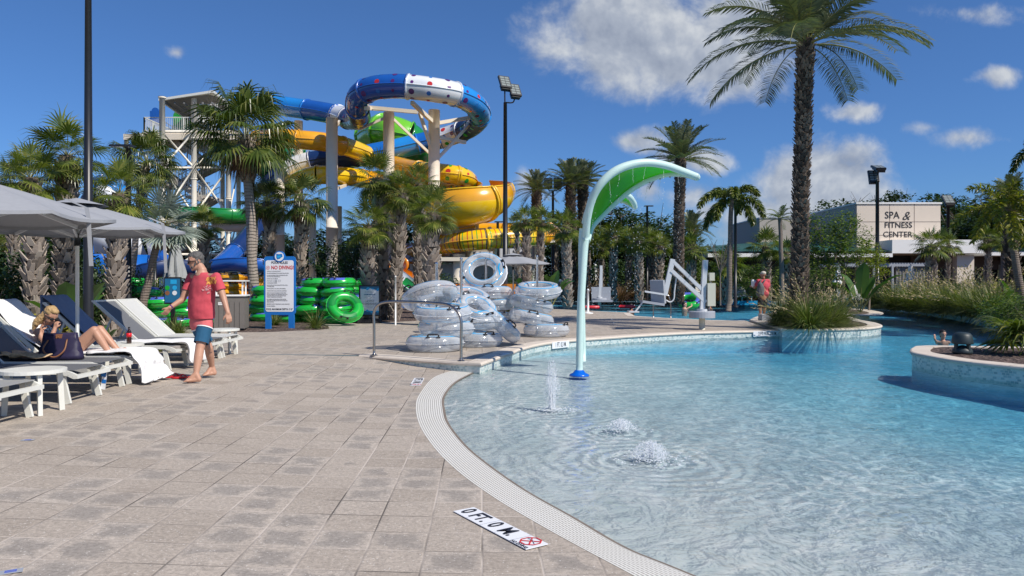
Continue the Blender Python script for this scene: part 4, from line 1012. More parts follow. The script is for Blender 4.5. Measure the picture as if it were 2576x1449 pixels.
# slide mouths on the deck
mb=MB(); c=T(464,298,58); mb.tube([c+V((0,-.4,0)),c+V((0,.6,0))],[.72,.72],20); mb.box(c+V((0,-.2,-.8)),(1.35,.6,1.3)); mb.build('green_slide_mouth',M['slide_green'],tw,True)
mb=MB(); c=T(391,298,57); mb.box(c+V((0,0,0)),(.8,.12,1.15)); mb.tube([c+V((0,-.055,.55)),c+V((0,.055,.55))],[.28,.28],14); mb.build('blue_board',M['slide_blue'],tw)
# stair flights
mb=MB(); rl=MB()
fl=[((425,345),(520,408)),((545,420),(440,470)),((425,440),(515,505)),((545,500),(440,560)),((425,548),(520,600)),((540,590),(440,640)),((520,372),(590,412))]
for i,((ax,ay),(bx,by)) in enumerate(fl):
    Y=55.5+(i%2)*1.6; a=T(ax,ay,Y); b=T(bx,by,Y)
    for o in (-.55,.55):
        mb.beam(a+V((0,o,0)),b+V((0,o,0)),.06,.36)
    mb.beam(a-V((0,0,.08)),b-V((0,0,.08)),1.02,.10)
    n=12
    for k in range(n):
        p=a.lerp(b,(k+.5)/n); mb.box(p+V((0,0,.02)),(.30,1.1,.05))
    for o in (-.6,.6):
        u=V((0,o,1.0)); rl.beam(a+u,b+u,.05,.05); rl.beam(a+V((0,o,.55)),b+V((0,o,.55)),.03,.03)
        for k in range(12): p=a.lerp(b,k/11); rl.beam(p+V((0,o,.1)),p+u,.025,.025,up=V((0,1,0)))
for (x0,x1,py,Y) in ((412,450,420,56),(412,440,470,56),(490,545,418,57),(405,440,542,56),(485,545,500,57),(485,545,600,57)):
    a=T(x0,py,Y);b=T(x1,py,Y); mb.box(((a.x+b.x)/2,Y-57,a.z),(b.x-a.x,2.6,.16)); railing(rl,(a.x,Y-58.3,a.z),(b.x,Y-58.3,a.z),1.05,.16)
    rl.beam((a.x,Y-57,a.z),(a.x,Y-57,a.z+1.0),.05,.05,up=V((0,1,0)))
mb.build('stair_flights',M['stucco_dark'],tw); rl.build('stair_railing',M['alu'],tw)

# ---------------------------------------------------------------- slides
def stations(path): 
    s=[0]
    for i in range(1,len(path)): s.append(s[-1]+(path[i]-path[i-1]).length)
    return s
def slide_part(name,path,r,mt,parent,dots=None,flange=(True,True),seam=True,a0=0,a1=2*pi,n=22,wallth=0,stripes=None,ribs=0,flat=1.0,rr=None,band=None):
    """one moulded section: skin, longitudinal seam, bolted end flanges and painted dots or bands"""
    mb=MB(); k=len(path); mats=[M[mt]]
    full=abs(a1-a0-2*pi)<1e-6
    rad=rr if rr else [r]*k
    if band: mats.append(M[band])
    mb.tube(path,rad,n,0,caps=False,a0=a0,a1=a1,up=UPZ,flat=flat,matf=(lambda i,j:1 if (j<5 or j>=n-4) else 0) if band else None)
    if not full: mb.tube(path,[q*.965 for q in rad],n,0,caps=False,a0=a0,a1=a1,up=UPZ,flat=flat)
    fr=tubeframes([V(p) for p in path],UPZ)
    def pt(i,a,q): t,s,u=fr[i]; return path[i]+(s*cos(a)+u*sin(a)*flat)*q
    if seam:
        for a in (0.0,pi) if full else (a0,a1):
            for q in range(k-1):
                for dz in (0,):
                    p0=pt(q,a,rad[q]*.985);p1=pt(q+1,a,rad[q+1]*.985);p2=pt(q+1,a,rad[q+1]*1.05);p3=pt(q,a,rad[q]*1.05)
                    h=V((0,0,.035)); mb.add([p0+h,p1+h,p2+h,p3+h,p0-h,p1-h,p2-h,p3-h],[(0,1,2,3),(7,6,5,4),(3,2,6,7)])
    def ring(i,w=.05,out=1.085):
        t=fr[i][0]; m=n; vs=[]
        for j in range(m+1):
            a=a0+(a1-a0)*j/m
            for dt,q in ((-w,.99),(-w,out),(w,out),(w,.99)): vs.append(pt(i,a,rad[i]*q)+t*dt)
        mb.add(vs,[(j*4+x,j*4+x+1,(j+1)*4+x+1,(j+1)*4+x) for j in range(m) for x in range(3)])
    if flange[0]: ring(0)
    if flange[1]: ring(k-1)
    for q in range(ribs): ring(int((q+1)*(k-1)/(ribs+1)),.035,1.05)
    o0=len(mats)
    if stripes:
        mats+= [M[s] for s in stripes]; nb=len(stripes)*2; st=stations(path); L=st[-1]
        for b in range(nb):
            s=L*(b+.5)/nb; i=max(j for j in range(k) if st[j]<=s); i=min(i,k-2); t=fr[i][0]; f=(s-st[i])/(st[i+1]-st[i]); off=path[i].lerp(path[i+1],f)-path[i]
            vs=[]
            for j in range(n+1):
                a=a0+(a1-a0)*j/n
                for dt in (-.025,.025): vs.append(pt(i,a,rad[i]*1.006)+off+t*dt)
            mb.add(vs,[(j*2,j*2+1,j*2+3,j*2+2) for j in range(n)],o0+b%len(stripes))
    if dots:
        mats+=[M[d] for d in dots]; st=stations(path); L=st[-1]; c=0; s=.35
        while s<L-.2:
            i=max(j for j in range(k) if st[j]<=s); i=min(i,k-2); f=(s-st[i])/(st[i+1]-st[i]); t,sd,u=fr[i]; cc=path[i].lerp(path[i+1],f)
            for q in range(8):
                a=2*pi*q/8+.2; dr=.10+.08*((c*7)%5)/4; vs=[cc+(sd*cos(a)+u*sin(a))*(rad[i]+.014)]
                for w in range(12):
                    x=dr*cos(w*pi/6); y=dr*sin(w*pi/6); aa=a+y/rad[i]; vs.append(cc+t*x+(sd*cos(aa)+u*sin(aa))*(rad[i]+.012))
                mb.add(vs,[(0,w+1,(w+1)%12+1) for w in range(12)],o0+(c*3+q)%len(dots)); c+=1
            s+=.95; c+=1
    return mb.build(name,mats,parent,True)
def PP(L,k=7): return smoothpath([P(*p) for p in L],k)
def fix(o,e):
    for c in e.children: pass
def slide(name,label,sections,cat='water slide'):
    """sections share one path; each takes a fraction of it"""
    e=empty(name,(0,0,0),0,label,cat); return e
DOTS=['dot_purple','dot_blue','dot_green','dot_red','dot_purple','dot_green']
# 1: the high blue loop
e=slide('tube_slide','enclosed blue and white polka dot tube slide looping high above the columns',None)
big=PP([(600,262,58.5),(650,262,58),(690,264,57),(745,272,56),(800,280,55),(850,290,54.0),(885,300,52.2),(902,296,50.0),(899,272,48.0),(905,240,46.6),(940,222,45.8),(990,217,45.4),(1035,219,45.2),(1090,226,45.3),(1145,237,46.0),(1190,260,47.5),(1207,290,50.0),(1190,315,52.6),(1155,333,54.0),(1110,348,54.6),(1060,360,54.6),(1000,374,54.4),(940,386,54.2),(880,398,54),(820,402,54),(765,411,54),(725,428,54),(700,445,54),(672,480,54.5)],6)
def sec(path,a,b): k=len(path)-1; return path[int(a*k):int(b*k)+1]
N=28
S=[('slide_sky',0,1.6,0),('slide_blue',1.6,3.1,1),('slide_white',3.1,3.7,1),('slide_navy',3.7,6.0,2),('slide_blue',6.0,7.6,2),('slide_blue',7.6,9.9,2),('slide_white',9.9,12.1,2),('slide_sky',12.1,14.0,2),('slide_navy',14.0,15.9,2),('slide_white',15.9,17.0,2),('slide_mid',17.0,18.3,0),('slide_sky',18.3,19.4,0),('slide_mid',19.4,20.6,0),('slide_navy',20.6,22.8,0),('slide_white',22.8,24.0,0),('slide_navy',24.0,26,0)]
S=[('slide_sky',-2,0,0)]+S
for mt_,a,b,dt in S: slide_part('tube_section',sec(big,(a+2)/N,(b+2)/N),.74,mt_,e,DOTS if dt==2 else None)
# yellow upper
e=slide('tube_slide','yellow enclosed tube slide crossing behind the columns under the blue loop',None)
yp=PP([(650,352,53),(700,348,50.5),(760,352,50),(820,358,50.5),(880,372,52),(930,392,54),(980,410,54.5),(1030,424,53),(1080,432,51),(1130,438,50),(1165,446,50.4),(1178,458,52),(1150,468,54),(1080,470,56),(1000,462,56),(920,450,54),(860,443,52),(800,440,51),(760,450,52),(720,470,54)],6)
for i,(mt_,d) in enumerate([('slide_gold',0),('slide_gold',0),('slide_yellow',0),('slide_gold',0),('slide_yellow',1),('slide_yellow',1),('slide_gold',1),('slide_gold',0),('slide_yellow',0),('slide_yellow',0)]): slide_part('tube_section',sec(yp,i/10,(i+1)/10),.64,mt_,e,['dot_red','dot_green','dot_purple'] if d else None)
# bowl slide
e=slide('bowl_slide','wide open yellow bowl slide bulging out right of the sabal cluster',None)
bp=PP([(960,500,52),(1010,508,50),(1060,518,48),(1110,520,46.5),(1155,516,45.5),(1200,508,45.5),(1234,496,46.5),(1250,484,48.5),(1240,474,51),(1205,470,53)],6)
k=len(bp); rr=[.95+.62*sin(pi*min(1,(i/(k-1))*1.15)) for i in range(k)]
for i in range(5):
    a=int(i*(k-1)/5);b=int((i+1)*(k-1)/5)
    slide_part('bowl_section',bp[a:b+1],1.3,['slide_gold','slide_yellow'][i%2] if i<2 else ['slide_yellow','slide_yellow','slide_gold'][i-2],e,a0=radians(155),a1=radians(395),n=26,rr=rr[a:b+1],flat=.88,band='slide_gold')
mb=MB()
for (x0,y0,Y0,x1,y1,Y1) in ((1095,620,48,1240,600,47),(1110,585,49,1225,580,47),(1150,650,48,1225,585,47),(1235,575,47,1165,640,48.5),(1200,560,46,1200,600,47.5),(1140,600,47.5,1140,575,46)): mb.beam(P(x0,y0,Y0),P(x1,y1,Y1),.22,.3)
for x,y in ((1205,598),(1152,612),(1225,588)): mb.box(P(x,y,46.8),(1.3,.4,.28))
mb.build('support_frame',M['beige_steel'],e)
# striped lower yellow tube
e=slide('tube_slide','striped yellow tube slide running low behind the open umbrella',None)
lp=PP([(1085,595,54),(1180,583,54),(1270,582,54),(1340,580,53),(1380,584,51),(1386,592,48.8),(1350,595,46.8),(1290,598,45.8),(1225,602,45.2),(1165,608,45.2),(1115,618,46),(1070,632,47.5),(1030,644,49),(1000,650,50)],6)
for i in range(13): slide_part('tube_section',sec(lp,i/13,(i+1)/13),.62,['slide_gold','slide_gold','slide_gold','slide_gold','slide_gold','slide_gold','slide_yellow','slide_yellow','slide_yellow','slide_gold','slide_orange','slide_orange','slide_orange'][i],e,stripes=['slide_navy','dot_red','dot_green'] if 3<i<10 else None,flange=(i%2==0,False))
mb=MB()
for x,Y in ((1245,46),(1350,47.2)): 
    a=P(x,612 if x<1300 else 605,Y); mb.tube([a,V((a.x,a.y,0))],[.13]*2,8)
mb.beam(P(1238,622,46.5),P(1300,622,46.5),.16,.16); mb.beam(P(1345,612,47),P(1395,606,47.5),.16,.16)
mb.build('support_frame',M['beige_steel'],e)
# orange and green run-outs
e=slide('open_slide','orange open trough slide coming down between the sabal trunks to the splash pool',None)
op=PP([(968,650,36),(1000,672,35.5),(1035,690,35),(1075,703,34.5),(1120,716,34),(1165,727,33.5),(1210,730,33)],5)
slide_part('trough',op,.52,'slide_orange',e,a0=radians(185),a1=radians(355),n=12)
mb=MB(); c=P(1004,665,35.5); mb.tube([c,c+V((.1,.25,0))],[.38,.38],18); mb.build('round_shield',M['slide_orange'],e,True)
mb=MB(); a=P(1225,728,34); mb.box(a,(3.6,.15,.5)); mb.build('end_wall',M['slide_orange'],e)
e=slide('open_slide','white and green open trough slide ending beside the teal bins',None)
op=PP([(985,672,33),(1008,690,32.5),(1030,708,32),(1052,724,31.5)],5)
slide_part('trough',op,.46,'slide_white',e,a0=radians(190),a1=radians(350),n=12)
slide_part('trough_end',[op[-1],op[-1]+V((.35,-.2,-.06))],.5,'slide_green',e,a0=radians(185),a1=radians(355),n=12)
slide_part('trough_outside',[p-V((0,.25,.10)) for p in op[4:]],.50,'slide_green',e,a0=radians(195),a1=radians(330),n=12)
# green slides
e=slide('bowl_slide','lime and dark green bowl slide peeping out behind the middle columns',None)
gp=PP([(935,345,60),(960,332,58),(1000,340,57),(1035,360,57.5),(1045,390,60),(1020,412,62)],6); k=len(gp)
for i,mt_ in enumerate(['slide_lime','slide_lime','slide_green','slide_green']):
    a=int(i*(k-1)/4);b=int((i+1)*(k-1)/4); slide_part('bowl_section',gp[a:b+1],1.35,mt_,e,n=20)
e=slide('tube_slide','dark green tube slide curling out behind the left column',None)
gp=PP([(740,378,58),(715,385,56),(690,392,54),(668,405,54),(672,422,55),(700,432,57),(760,420,59)],6)
for i in range(4): slide_part('tube_section',sec(gp,i/4,(i+1)/4),.85,['slide_green','slide_green','slide_green','slide_lime'][i],e)
gp=PP([(655,372,57),(640,368,57),(625,366,57.5)],4); slide_part('white_bend',gp,.55,'slide_white',e)
e=slide('open_slide','green and white open flume running low behind the tower legs',None)
gp=PP([(425,528,50),(470,534,49.5),(520,536,49),(570,540,49),(620,542,50),(665,548,52)],5)
slide_part('trough',gp,.62,'slide_green',e,a0=radians(150),a1=radians(390),n=16,ribs=2)
gp=PP([(545,558,50),(590,561,50),(640,563,51)],5); slide_part('white_trough',gp,.6,'slide_white',e,n=16)
# long white channel high left of the columns
mb=MB(); 
# navy body flume down to the pool
e=slide('tube_slide','dark blue tube slide plunging down left of the ringed palm trunk',None)
np_=PP([(705,470,53),(690,505,51),(665,545,49),(630,590,47),(590,635,45),(555,668,43),(525,690,42)],6)
for i in range(3): slide_part('tube_section',sec(np_,i/3,(i+1)/3),.56,['slide_navy','slide_navy','slide_blue'][i],e)
slide_part('run_out',PP([(520,672,41),(570,664,40.5),(620,662,40),(680,668,40.5)],4),.5,'slide_blue',e,a0=radians(150),a1=radians(390),n=14)
mb=MB(); a=P(578,628,45.6); mb.beam(a,a+V((1.4,.5,-.25)),.12,.16); mb.build('white_bracket',M['white_metal'],e)
# giant blue and white funnel wall at the left
e=slide('funnel_slide','giant blue and white curved slide wall behind the left palms',None)
def arcwall(name,rows,mt_):
    mb=MB(); vs=[];m=len(rows[0])
    for r in rows:
        for p in r: vs.append(P(*p))
    mb.add(vs,[(i*m+j,(i+1)*m+j,(i+1)*m+j+1,i*m+j+1) for i in range(len(rows)-1) for j in range(m-1)])
    o=mb.build(name,M[mt_],e,True); so=o.modifiers.new('t','SOLIDIFY'); so.thickness=.08
    return o
arcwall('upper_shell',[[(205,560,45),(212,500,44),(228,460,43),(255,445,43)],[(235,560,44),(245,500,43),(262,462,42.5),(285,452,43)],[(300,560,43.5),(305,510,43),(312,480,43),(322,470,43.5)]],'slide_sky')
arcwall('white_band',[[(222,520,42.8),(235,478,42.4),(256,462,42.2)],[(248,524,42.4),(258,486,42.2),(276,470,42.2)],[(275,530,42.2),(282,500,42.2),(292,484,42.4)]],'slide_white')
arcwall('rim',[[(196,562,44.6),(203,498,43.6),(222,452,42.6),(258,436,42.6)],[(206,562,44.6),(213,502,43.6),(230,460,42.6),(258,446,42.6)]],'slide_blue')
arcwall('lower_white_panel',[[(228,575,42),(228,600,42),(236,640,42)],[(300,575,42.5),(300,605,42.5),(300,640,42.5)],[(350,585,43),(356,610,43),(372,645,43)]],'slide_white')
arcwall('lower_blue_panel',[[(232,570,41.4),(234,640,41.4),(236,690,41.2)],[(238,640,41.4),(240,660,41.2),(240,690,41)],[(375,643,42),(372,668,41.6),(360,700,41)]],'slide_mid')
arcwall('chute',[[(366,590,43),(375,640,42),(380,690,40.5)],[(385,588,43),(405,640,41.5),(420,665,40)],[(398,600,43),(420,640,41.5),(440,662,39.5)]],'slide_blue')
slide_part('dark_chute',PP([(345,690,38),(380,676,38),(430,668,38.5),(490,672,39)],4),.55,'slide_navy',e,a0=radians(150),a1=radians(390),n=14)
mb=MB()
for x in (250,330,390): a=P(x,600,44); mb.tube([a,V((a.x,a.y,0))],[.15]*2,8)
mb.build('legs',M['beige_steel'],e)
# columns
GC='beige steel columns carrying the slides'
def column(px,top,Y,wpx,label,arms=()):
    b=P(px,HY,Y); r=wpx/2/F*Y; e=empty('support_column',(b.x,Y,0),0,label,'column',GC); H=P(px,top,Y).z
    mb=MB(); mb.tube([V((0,0,0)),V((0,0,.06)),V((0,0,.06)),V((0,0,H*.4)),V((0,0,H*.4)),V((0,0,H*.4+.12)),V((0,0,H*.4+.12)),V((0,0,H))],[r*1.5,r*1.5,r,r,r*1.05,r*1.05,r,r],20)
    o=mb.build('post',M['beige_steel'],e,False)
    for p in o.data.polygons: p.use_smooth=abs(p.normal.z)<.3
    mb=MB(); mb.tube([V((0,0,H-.02)),V((0,0,H+.03))],[r*.93,r*.93],20)
    mb.build('cap',M['fascia_grey'],e)
    if arms:
        mb=MB()
        for (x0,y0,Y0,x1,y1,Y1,w) in arms: mb.beam(P(x0,y0,Y0)-V(e.location),P(x1,y1,Y1)-V(e.location),w,w*1.15)
        mb.build('arms',M['beige_steel'],e)
    return e
column(835,298,49,29,'round beige column in front, left of the sabal cluster, crossing the navy tube',[(838,322,49,860,300,53,.16),(838,478,49,880,462,53,.16)])
column(978,284,50,28,'beige column directly above the sabal cluster, middle of the three tallest',[(960,275,50,920,272,46.5,.2),(978,292,50,905,325,50,.14),(990,300,50,1085,390,51,.14),(978,440,50,1050,460,53,.16),(985,462,50,1040,450,53,.14)])
column(1092,278,48.5,29,'tallest looking beige column under the right half of the blue loop',[(1092,310,48.5,1036,258,45.6,.2),(1050,282,47.5,890,267,47.5,.2),(1055,282,47.5,1090,390,48.5,.16),(1100,310,48.5,1215,290,50,.2),(1100,400,48.5,1182,312,51,.14),(1100,345,48.5,1170,358,52,.2),(1100,400,48.5,1150,350,52,.12)])
column(703,345,51,25,'beige column left of the pool rules sign palms, topped below the yellow tube',[(706,362,51,668,380,54,.16),(700,360,51,660,330,52,.14)])
column(751,305,54,21,'slimmer beige column behind the tall fan palm crown',[(748,392,54,730,380,56,.14)])
column(786,540,55,18,'short beige column low behind the palm right of the sign')
column(1155,640,45.5,30,'short thick beige column under the striped yellow tube',[(1110,652,45,1200,652,45,.2),(1110,652,45,1095,640,46,.16)])
column(1182,625,47,18,'thin short beige column right of the thick one under the striped tube',[(1182,628,47,1250,628,46.6,.2)])
column(1331,618,48,17,'beige column behind the open grey umbrella',[(1331,622,48,1390,600,48.5,.16)])
column(852,520,57,16,'narrow beige column behind the front left one')
# ---------------------------------------------------------------- white block service hut
b=P(1150,HY,49); e=empty('service_hut',(b.x,50,0),0,'white block service hut with grey metal roof behind the orange slide','building')
mb=MB(); mb.box((1.2,0,1.25),(8.5,3,2.5)); mb.build('wall',M['block_white'],e)
mb=MB(); mb.box((.6,-.6,2.7),(9.6,4.6,.12)); 
mb.add([(-4.4,-2.7,2.75),(5.8,-2.7,2.75),(5.2,0,3.9),(-4.0,0,3.9)],[(0,1,2,3)])
for k in range(16): x=-4.2+k*.64; mb.beam((x,-2.72,2.78),(x*.95+.1,-.02,3.93),.05,.06,1)
mb.build('roof',[M['lift_grey'],M['fascia_grey']],e)
mb=MB(); mb.box((-3.2,-1.53,1.1),(1,.06,2.1)); mb.build('door',M['lift_grey'],e)
# white vinyl fence behind the umbrella with the cabana wording
a=P(1265,HY,50); b=P(1415,HY,50); e=empty('white_fence',(a.x,50,0),0,'white slatted fence with blue lettering behind the open umbrella','fence')
mb=MB(); L=b.x-a.x
for k in range(int(L/.16)): mb.box((k*.16,0,.75),(.12,.03,1.5))
mb.build('pickets',M['white_plastic'],e)
mb=MB(); 
for z in (.25,1.4): mb.box((L/2,-.05,z),(L,.05,.1))
mb.build('rails',M['white_plastic'],e)
textobj('lettering','CABANA BAR',.42,M['sign_blue'],e,(L*.52,-.1,1.12),(pi/2,0,0),off=.01)
# dark metal fence along the back of the pools
a=P(1395,HY,54); b=P(1760,HY,54); e=empty('metal_fence',(a.x,54,0),0,'low black picket fence beyond the far pool','fence')
mb=MB(); L=b.x-a.x
for k in range(int(L/.2)): mb.box((k*.2,0,.6),(.025,.025,1.1))
mb.build('pickets',M['black_metal'],e); mb=MB()
for z in (.15,1.12): mb.box((L/2,0,z),(L,.04,.04))
mb.build('rails',M['black_metal'],e)

# ---------------------------------------------------------------- spa building
Y0=58.0; bx=lambda px,Y=Y0: P(px,HY,Y).x; bz=lambda py,Y=Y0: P(0,py,Y).z
e=empty('spa_building',(bx(2260),Y0,0),0,'flat roofed beige spa and fitness building with dark porch and white fascia','building'); O=V(e.location)
def bb(mb,x0,x1,y0,y1,z0,z1): mb.box(((x0+x1)/2-O.x,(y0+y1)/2-O.y,(z0+z1)/2),(x1-x0,y1-y0,z1-z0))
xl,xr=bx(2155.5),bx(2366); zt_=bz(513)
mb=MB(); bb(mb,xl,xr,Y0,Y0+22,bz(640),zt_); mb.build('upper_block',M['stucco'],e)
mb=MB(); bb(mb,xl-.08,xr+.08,Y0-.08,Y0+22.1,zt_,zt_+.12); mb.build('parapet',M['stucco_white'],e)
# receding left wall, its shade painted in with the darker stucco
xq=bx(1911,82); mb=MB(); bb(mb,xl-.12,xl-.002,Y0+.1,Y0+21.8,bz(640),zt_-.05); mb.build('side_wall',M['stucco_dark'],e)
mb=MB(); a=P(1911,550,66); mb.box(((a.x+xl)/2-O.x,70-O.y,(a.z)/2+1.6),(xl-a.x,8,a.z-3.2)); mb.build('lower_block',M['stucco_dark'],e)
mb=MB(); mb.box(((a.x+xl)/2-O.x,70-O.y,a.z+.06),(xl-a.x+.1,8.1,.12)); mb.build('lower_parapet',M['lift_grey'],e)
mb=MB()
for px in (2238,2300): x=bx(px)-O.x; mb.box((x,-.004,(bz(640)+zt_)/2),(.03,.012,zt_-bz(640)))
mb.box(((xl+xr)/2-O.x,-.005,bz(558)),(xr-xl,.012,.03)); mb.box(((xl+xr)/2-O.x,-.005,bz(592)),(xr-xl,.012,.03)); mb.build('wall_joints',M['brown_wall'],e)
for s,px,py,h,sx in (('SPA',2244,542,.58,.92),('FITNESS',2259.5,567,.47,1.0),('CENTER',2258,590.5,.47,1.0)):
    textobj('lettering',s,h*1.32,M['letter_bronze'],e,(bx(px)-O.x,-.02,bz(py)),(pi/2,0,0),off=.004,ext=.004,sx=sx)
textobj('ampersand','&',.95,M['letter_bronze'],e,(bx(2278)-O.x,-.02,bz(544)),(pi/2,0,0),off=-.004,ext=.004,sx=1.05,shear=.35)
YF=56.0
mb=MB(); mb.box(((bx(2244.6,YF)+bx(2473,YF))/2-O.x,YF+3-O.y,(bz(603,YF)+bz(637,YF))/2),(bx(2473,YF)-bx(2244.6,YF),6,bz(603,YF)-bz(637,YF))); mb.build('fascia',M['stucco_white'],e)
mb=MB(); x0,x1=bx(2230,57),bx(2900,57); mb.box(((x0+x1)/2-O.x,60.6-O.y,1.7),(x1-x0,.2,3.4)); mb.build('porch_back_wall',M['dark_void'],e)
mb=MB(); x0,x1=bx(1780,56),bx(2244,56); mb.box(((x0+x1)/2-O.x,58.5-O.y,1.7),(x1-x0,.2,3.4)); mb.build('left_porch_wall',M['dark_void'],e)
mb=MB(); mb.box(((bx(2330)+bx(2900))/2-O.x,60.3-O.y,3.15),(bx(2900)-bx(2330),.2,1.7)); mb.build('porch_lintel',M['brown_wall'],e)
mb=MB(); mb.box(((x0+x1)/2-O.x,57.2-O.y,bz(636,56)-.18),(x1-x0,2.6,.28)); mb.build('left_porch_roof_edge',M['stucco_white'],e)
mb=MB(); mb.add([(x0-O.x,56-O.y,bz(632,56)),(x1-O.x,56-O.y,bz(632,56)),(x1-O.x,66-O.y,bz(595,66)),(bx(1800,66)-O.x,66-O.y,bz(618,66))],[(0,1,2,3)]); mb.build('left_green_roof',M['roof_green'],e)
x0,x1=bx(2473,56.5),bx(2900,56.5)
mb=MB(); mb.box(((x0+x1)/2-O.x,57.5-O.y,bz(638,56.5)),(x1-x0,2.5,.30)); mb.build('eaves',M['stucco_white'],e)
mb=MB(); za,zb=bz(636,56.5)+.12,bz(608,62)
mb.add([(x0-O.x,56.2-O.y,za),(x1-O.x,56.2-O.y,za),(x1-O.x,62-O.y,zb),(x0-O.x,62-O.y,zb)],[(0,1,2,3)])
for k in range(44): 
    x=x0+(x1-x0)*k/43-O.x; mb.beam((x,56.2-O.y,za+.03),(x,62-O.y,zb+.03),.05,.07)
mb.build('green_roof',M['roof_green'],e)
for px,w in ((2429,1.3),(2700,1.3),(2168,.5)):
    mb=MB(); mb.box((bx(px,56.6)-O.x,56.9-O.y,1.7),(w,.6,3.3)); mb.build('column',M['stucco'],e)
mb=MB()
for px in (2290,2330,2350,2480,2520,2560): mb.box((bx(px)-O.x,60.2-O.y,1.35),(.12,.1,2.7))
mb.box((bx(2320)-O.x,60.22-O.y,2.7),(5,.1,.12)); mb.build('window_frames',M['stucco_dark'],e)
mb=MB(); mb.box((bx(2305)-O.x,60.35-O.y,1.3),(1.2,.05,1.5)); mb.build('window_blind',M['lift_grey'],e)
# pergola in front of the porch
px0,px1=2110,2355; Yp=46; a=P(px0,667,Yp); b=P(px1,667,Yp); e=empty('pergola',(a.x,Yp,0),0,'thin grey steel pergola in front of the spa porch','pergola')
mb=MB(); L=b.x-a.x; mb.beam((0,0,a.z),(L,0,a.z),.1,.14); mb.beam((0,3,a.z),(L,3,a.z),.1,.14)
for k in range(36): mb.beam((L*k/35,0,a.z+.1),(L*k/35,3,a.z+.1),.05,.08)
mb.build('roof_slats',M['lift_grey'],e)
for k,x in enumerate((0,L*.36,L*.55,L)):
    mb=MB(); mb.box((x,0,a.z/2),(.12,.12,a.z)); mb.build('post',M['lift_grey'],e)
mb=MB()
for j in range(22):
    x=L*.60+j*.11; mb.quad((x,.1+.05*(j%2),0.1),(x+.11,.1+.05*((j+1)%2),0.1),(x+.11-.02*j*.3,.1+.05*((j+1)%2),a.z-.1),(x-.02*j*.3,.1+.05*(j%2),a.z-.1))
mb.build('curtain',M['fascia_grey'],e)
# ---------------------------------------------------------------- lamp posts
def lamp(name,label,px,Y,rbot,rtop,H,heads,z0=0,grp=None):
    """heads: list of (dx,dz,yaw,tilt,kind)"""
    b=P(px,HY,Y); e=empty(name,(b.x,Y,z0),0,label,'lamp post',grp); mb=MB()
    mb.tube([(0,0,0),(0,0,.08),(0,0,.08),(0,0,H)],[rbot*1.9,rbot*1.9,rbot,rtop],20)
    o=mb.build('pole',M['black_metal'],e)
    for p in o.data.polygons: p.use_smooth=abs(p.normal.z)<.5
    for (dx,dy,dz,yaw,tilt,kind) in heads:
        c=V((dx,dy,H+dz)); Rm=Matrix.Rotation(yaw,3,'Z')@Matrix.Rotation(tilt,3,'X')
        hb=MB(); 
        if kind=='flood':
            hb.box(c,(.58,.12,.70),0,Rm); hb.box(c+Rm@V((0,.10,-.26)),(.46,.18,.30),0,Rm)
            for k in range(5): hb.box(c+Rm@V((-.2+.1*k,.10,.12)),(.02,.12,.34),0,Rm)
            a=V((0,0,H)); hb.tube(smoothpath([a,a+V((dx*.8,dy*.5,.02)),V((dx,dy+.02,H+dz-.34)),c+Rm@V((0,.04,-.22))],4),[.035]*13,8)
            h=hb.build('flood_head',M['black_metal'],e)
            l=MB()
            for r_ in range(4):
                for q in range(2): l.box(c+Rm@V((-.125+.25*q,-.062,-.21+.15*r_)),(.215,.008,.11),0,Rm)
            l.build('lens',M['lamp_lens'],h)
        else:
            w=.62; hb.box(c,(w,.32,.055),0,Rm,.9); hb.beam(V((0,0,H-.02)),c,.05,.05)
            h=hb.build('lamp_head',M['black_metal'],e); l=MB(); l.box(c+Rm@V((0,0,-.031)),(w*.6,.2,.008),0,Rm); l.build('lens',M['lamp_lens'],h)
    return e
lamp('lamp_post','thick black lamp post nearest the camera, rising out of frame at the left',222,15.2,.10,.048,9.5,[(.2,0,.1,0,0,'flat')])
zH=lambda py,Y: P(0,py,Y).z
lamp('lamp_post','black lamp post with a flat head pointing left, right of the nearest one',323,21,.085,.065,zH(372,21),[(-.18,0,.06,0,radians(4),'flat')])
lamp('lamp_post','thin black lamp post with arm pointing right behind the closed umbrella',390,31,.07,.06,zH(520,31),[(.45,0,0,0,0,'flat')])
lamp('lamp_post','black lamp post directly right of the tall ringed fan palm trunk',636,27.5,.085,.065,zH(388,27.5),[(.22,0,.06,0,0,'flat')])
lamp('floodlight_post','tall black post with two tilted floodlights above the clear tubes',1271,36,.14,.085,zH(258,36),[(-.02,0,.98,.5,-.5,'flood'),(.46,.1,.62,.5,-.5,'flood')])
lamp('floodlight_post','smaller black post with twin floodlights before the distant date palms',1391,52,.12,.08,zH(480,52),[(-.33,0,.55,0,-.2,'flood'),(.33,0,.55,0,-.2,'flood')])
lamp('floodlight_post','black floodlight post standing before the spa wall beside the lime tree',2207,42,.12,.09,zH(455,42),[(-.12,.2,.28,0,-.3,'flood'),(.06,0,.75,0,-1.2,'flood')])
lamp('lamp_post','slim black lamp post at the right corner of the spa wall',2385,44,.10,.09,zH(508,44),[(0,0,.12,0,-.7,'flood')])
lamp('lamp_post','slim black post directly right of the foxtail palm trunk',1850,39,.08,.07,zH(520,39),[(-.1,0,.05,0,0,'flat')])
lamp('lamp_post','thin dark post in the shrubs left of the slanting lift arm',1628,50,.08,.07,zH(520,50),[(.1,0,.05,0,0,'flat')])
lamp('lamp_post','thin black post behind the open umbrella beside the big floodlight post',1252,47,.09,.08,zH(560,47),[(.1,0,.05,0,0,'flat')])
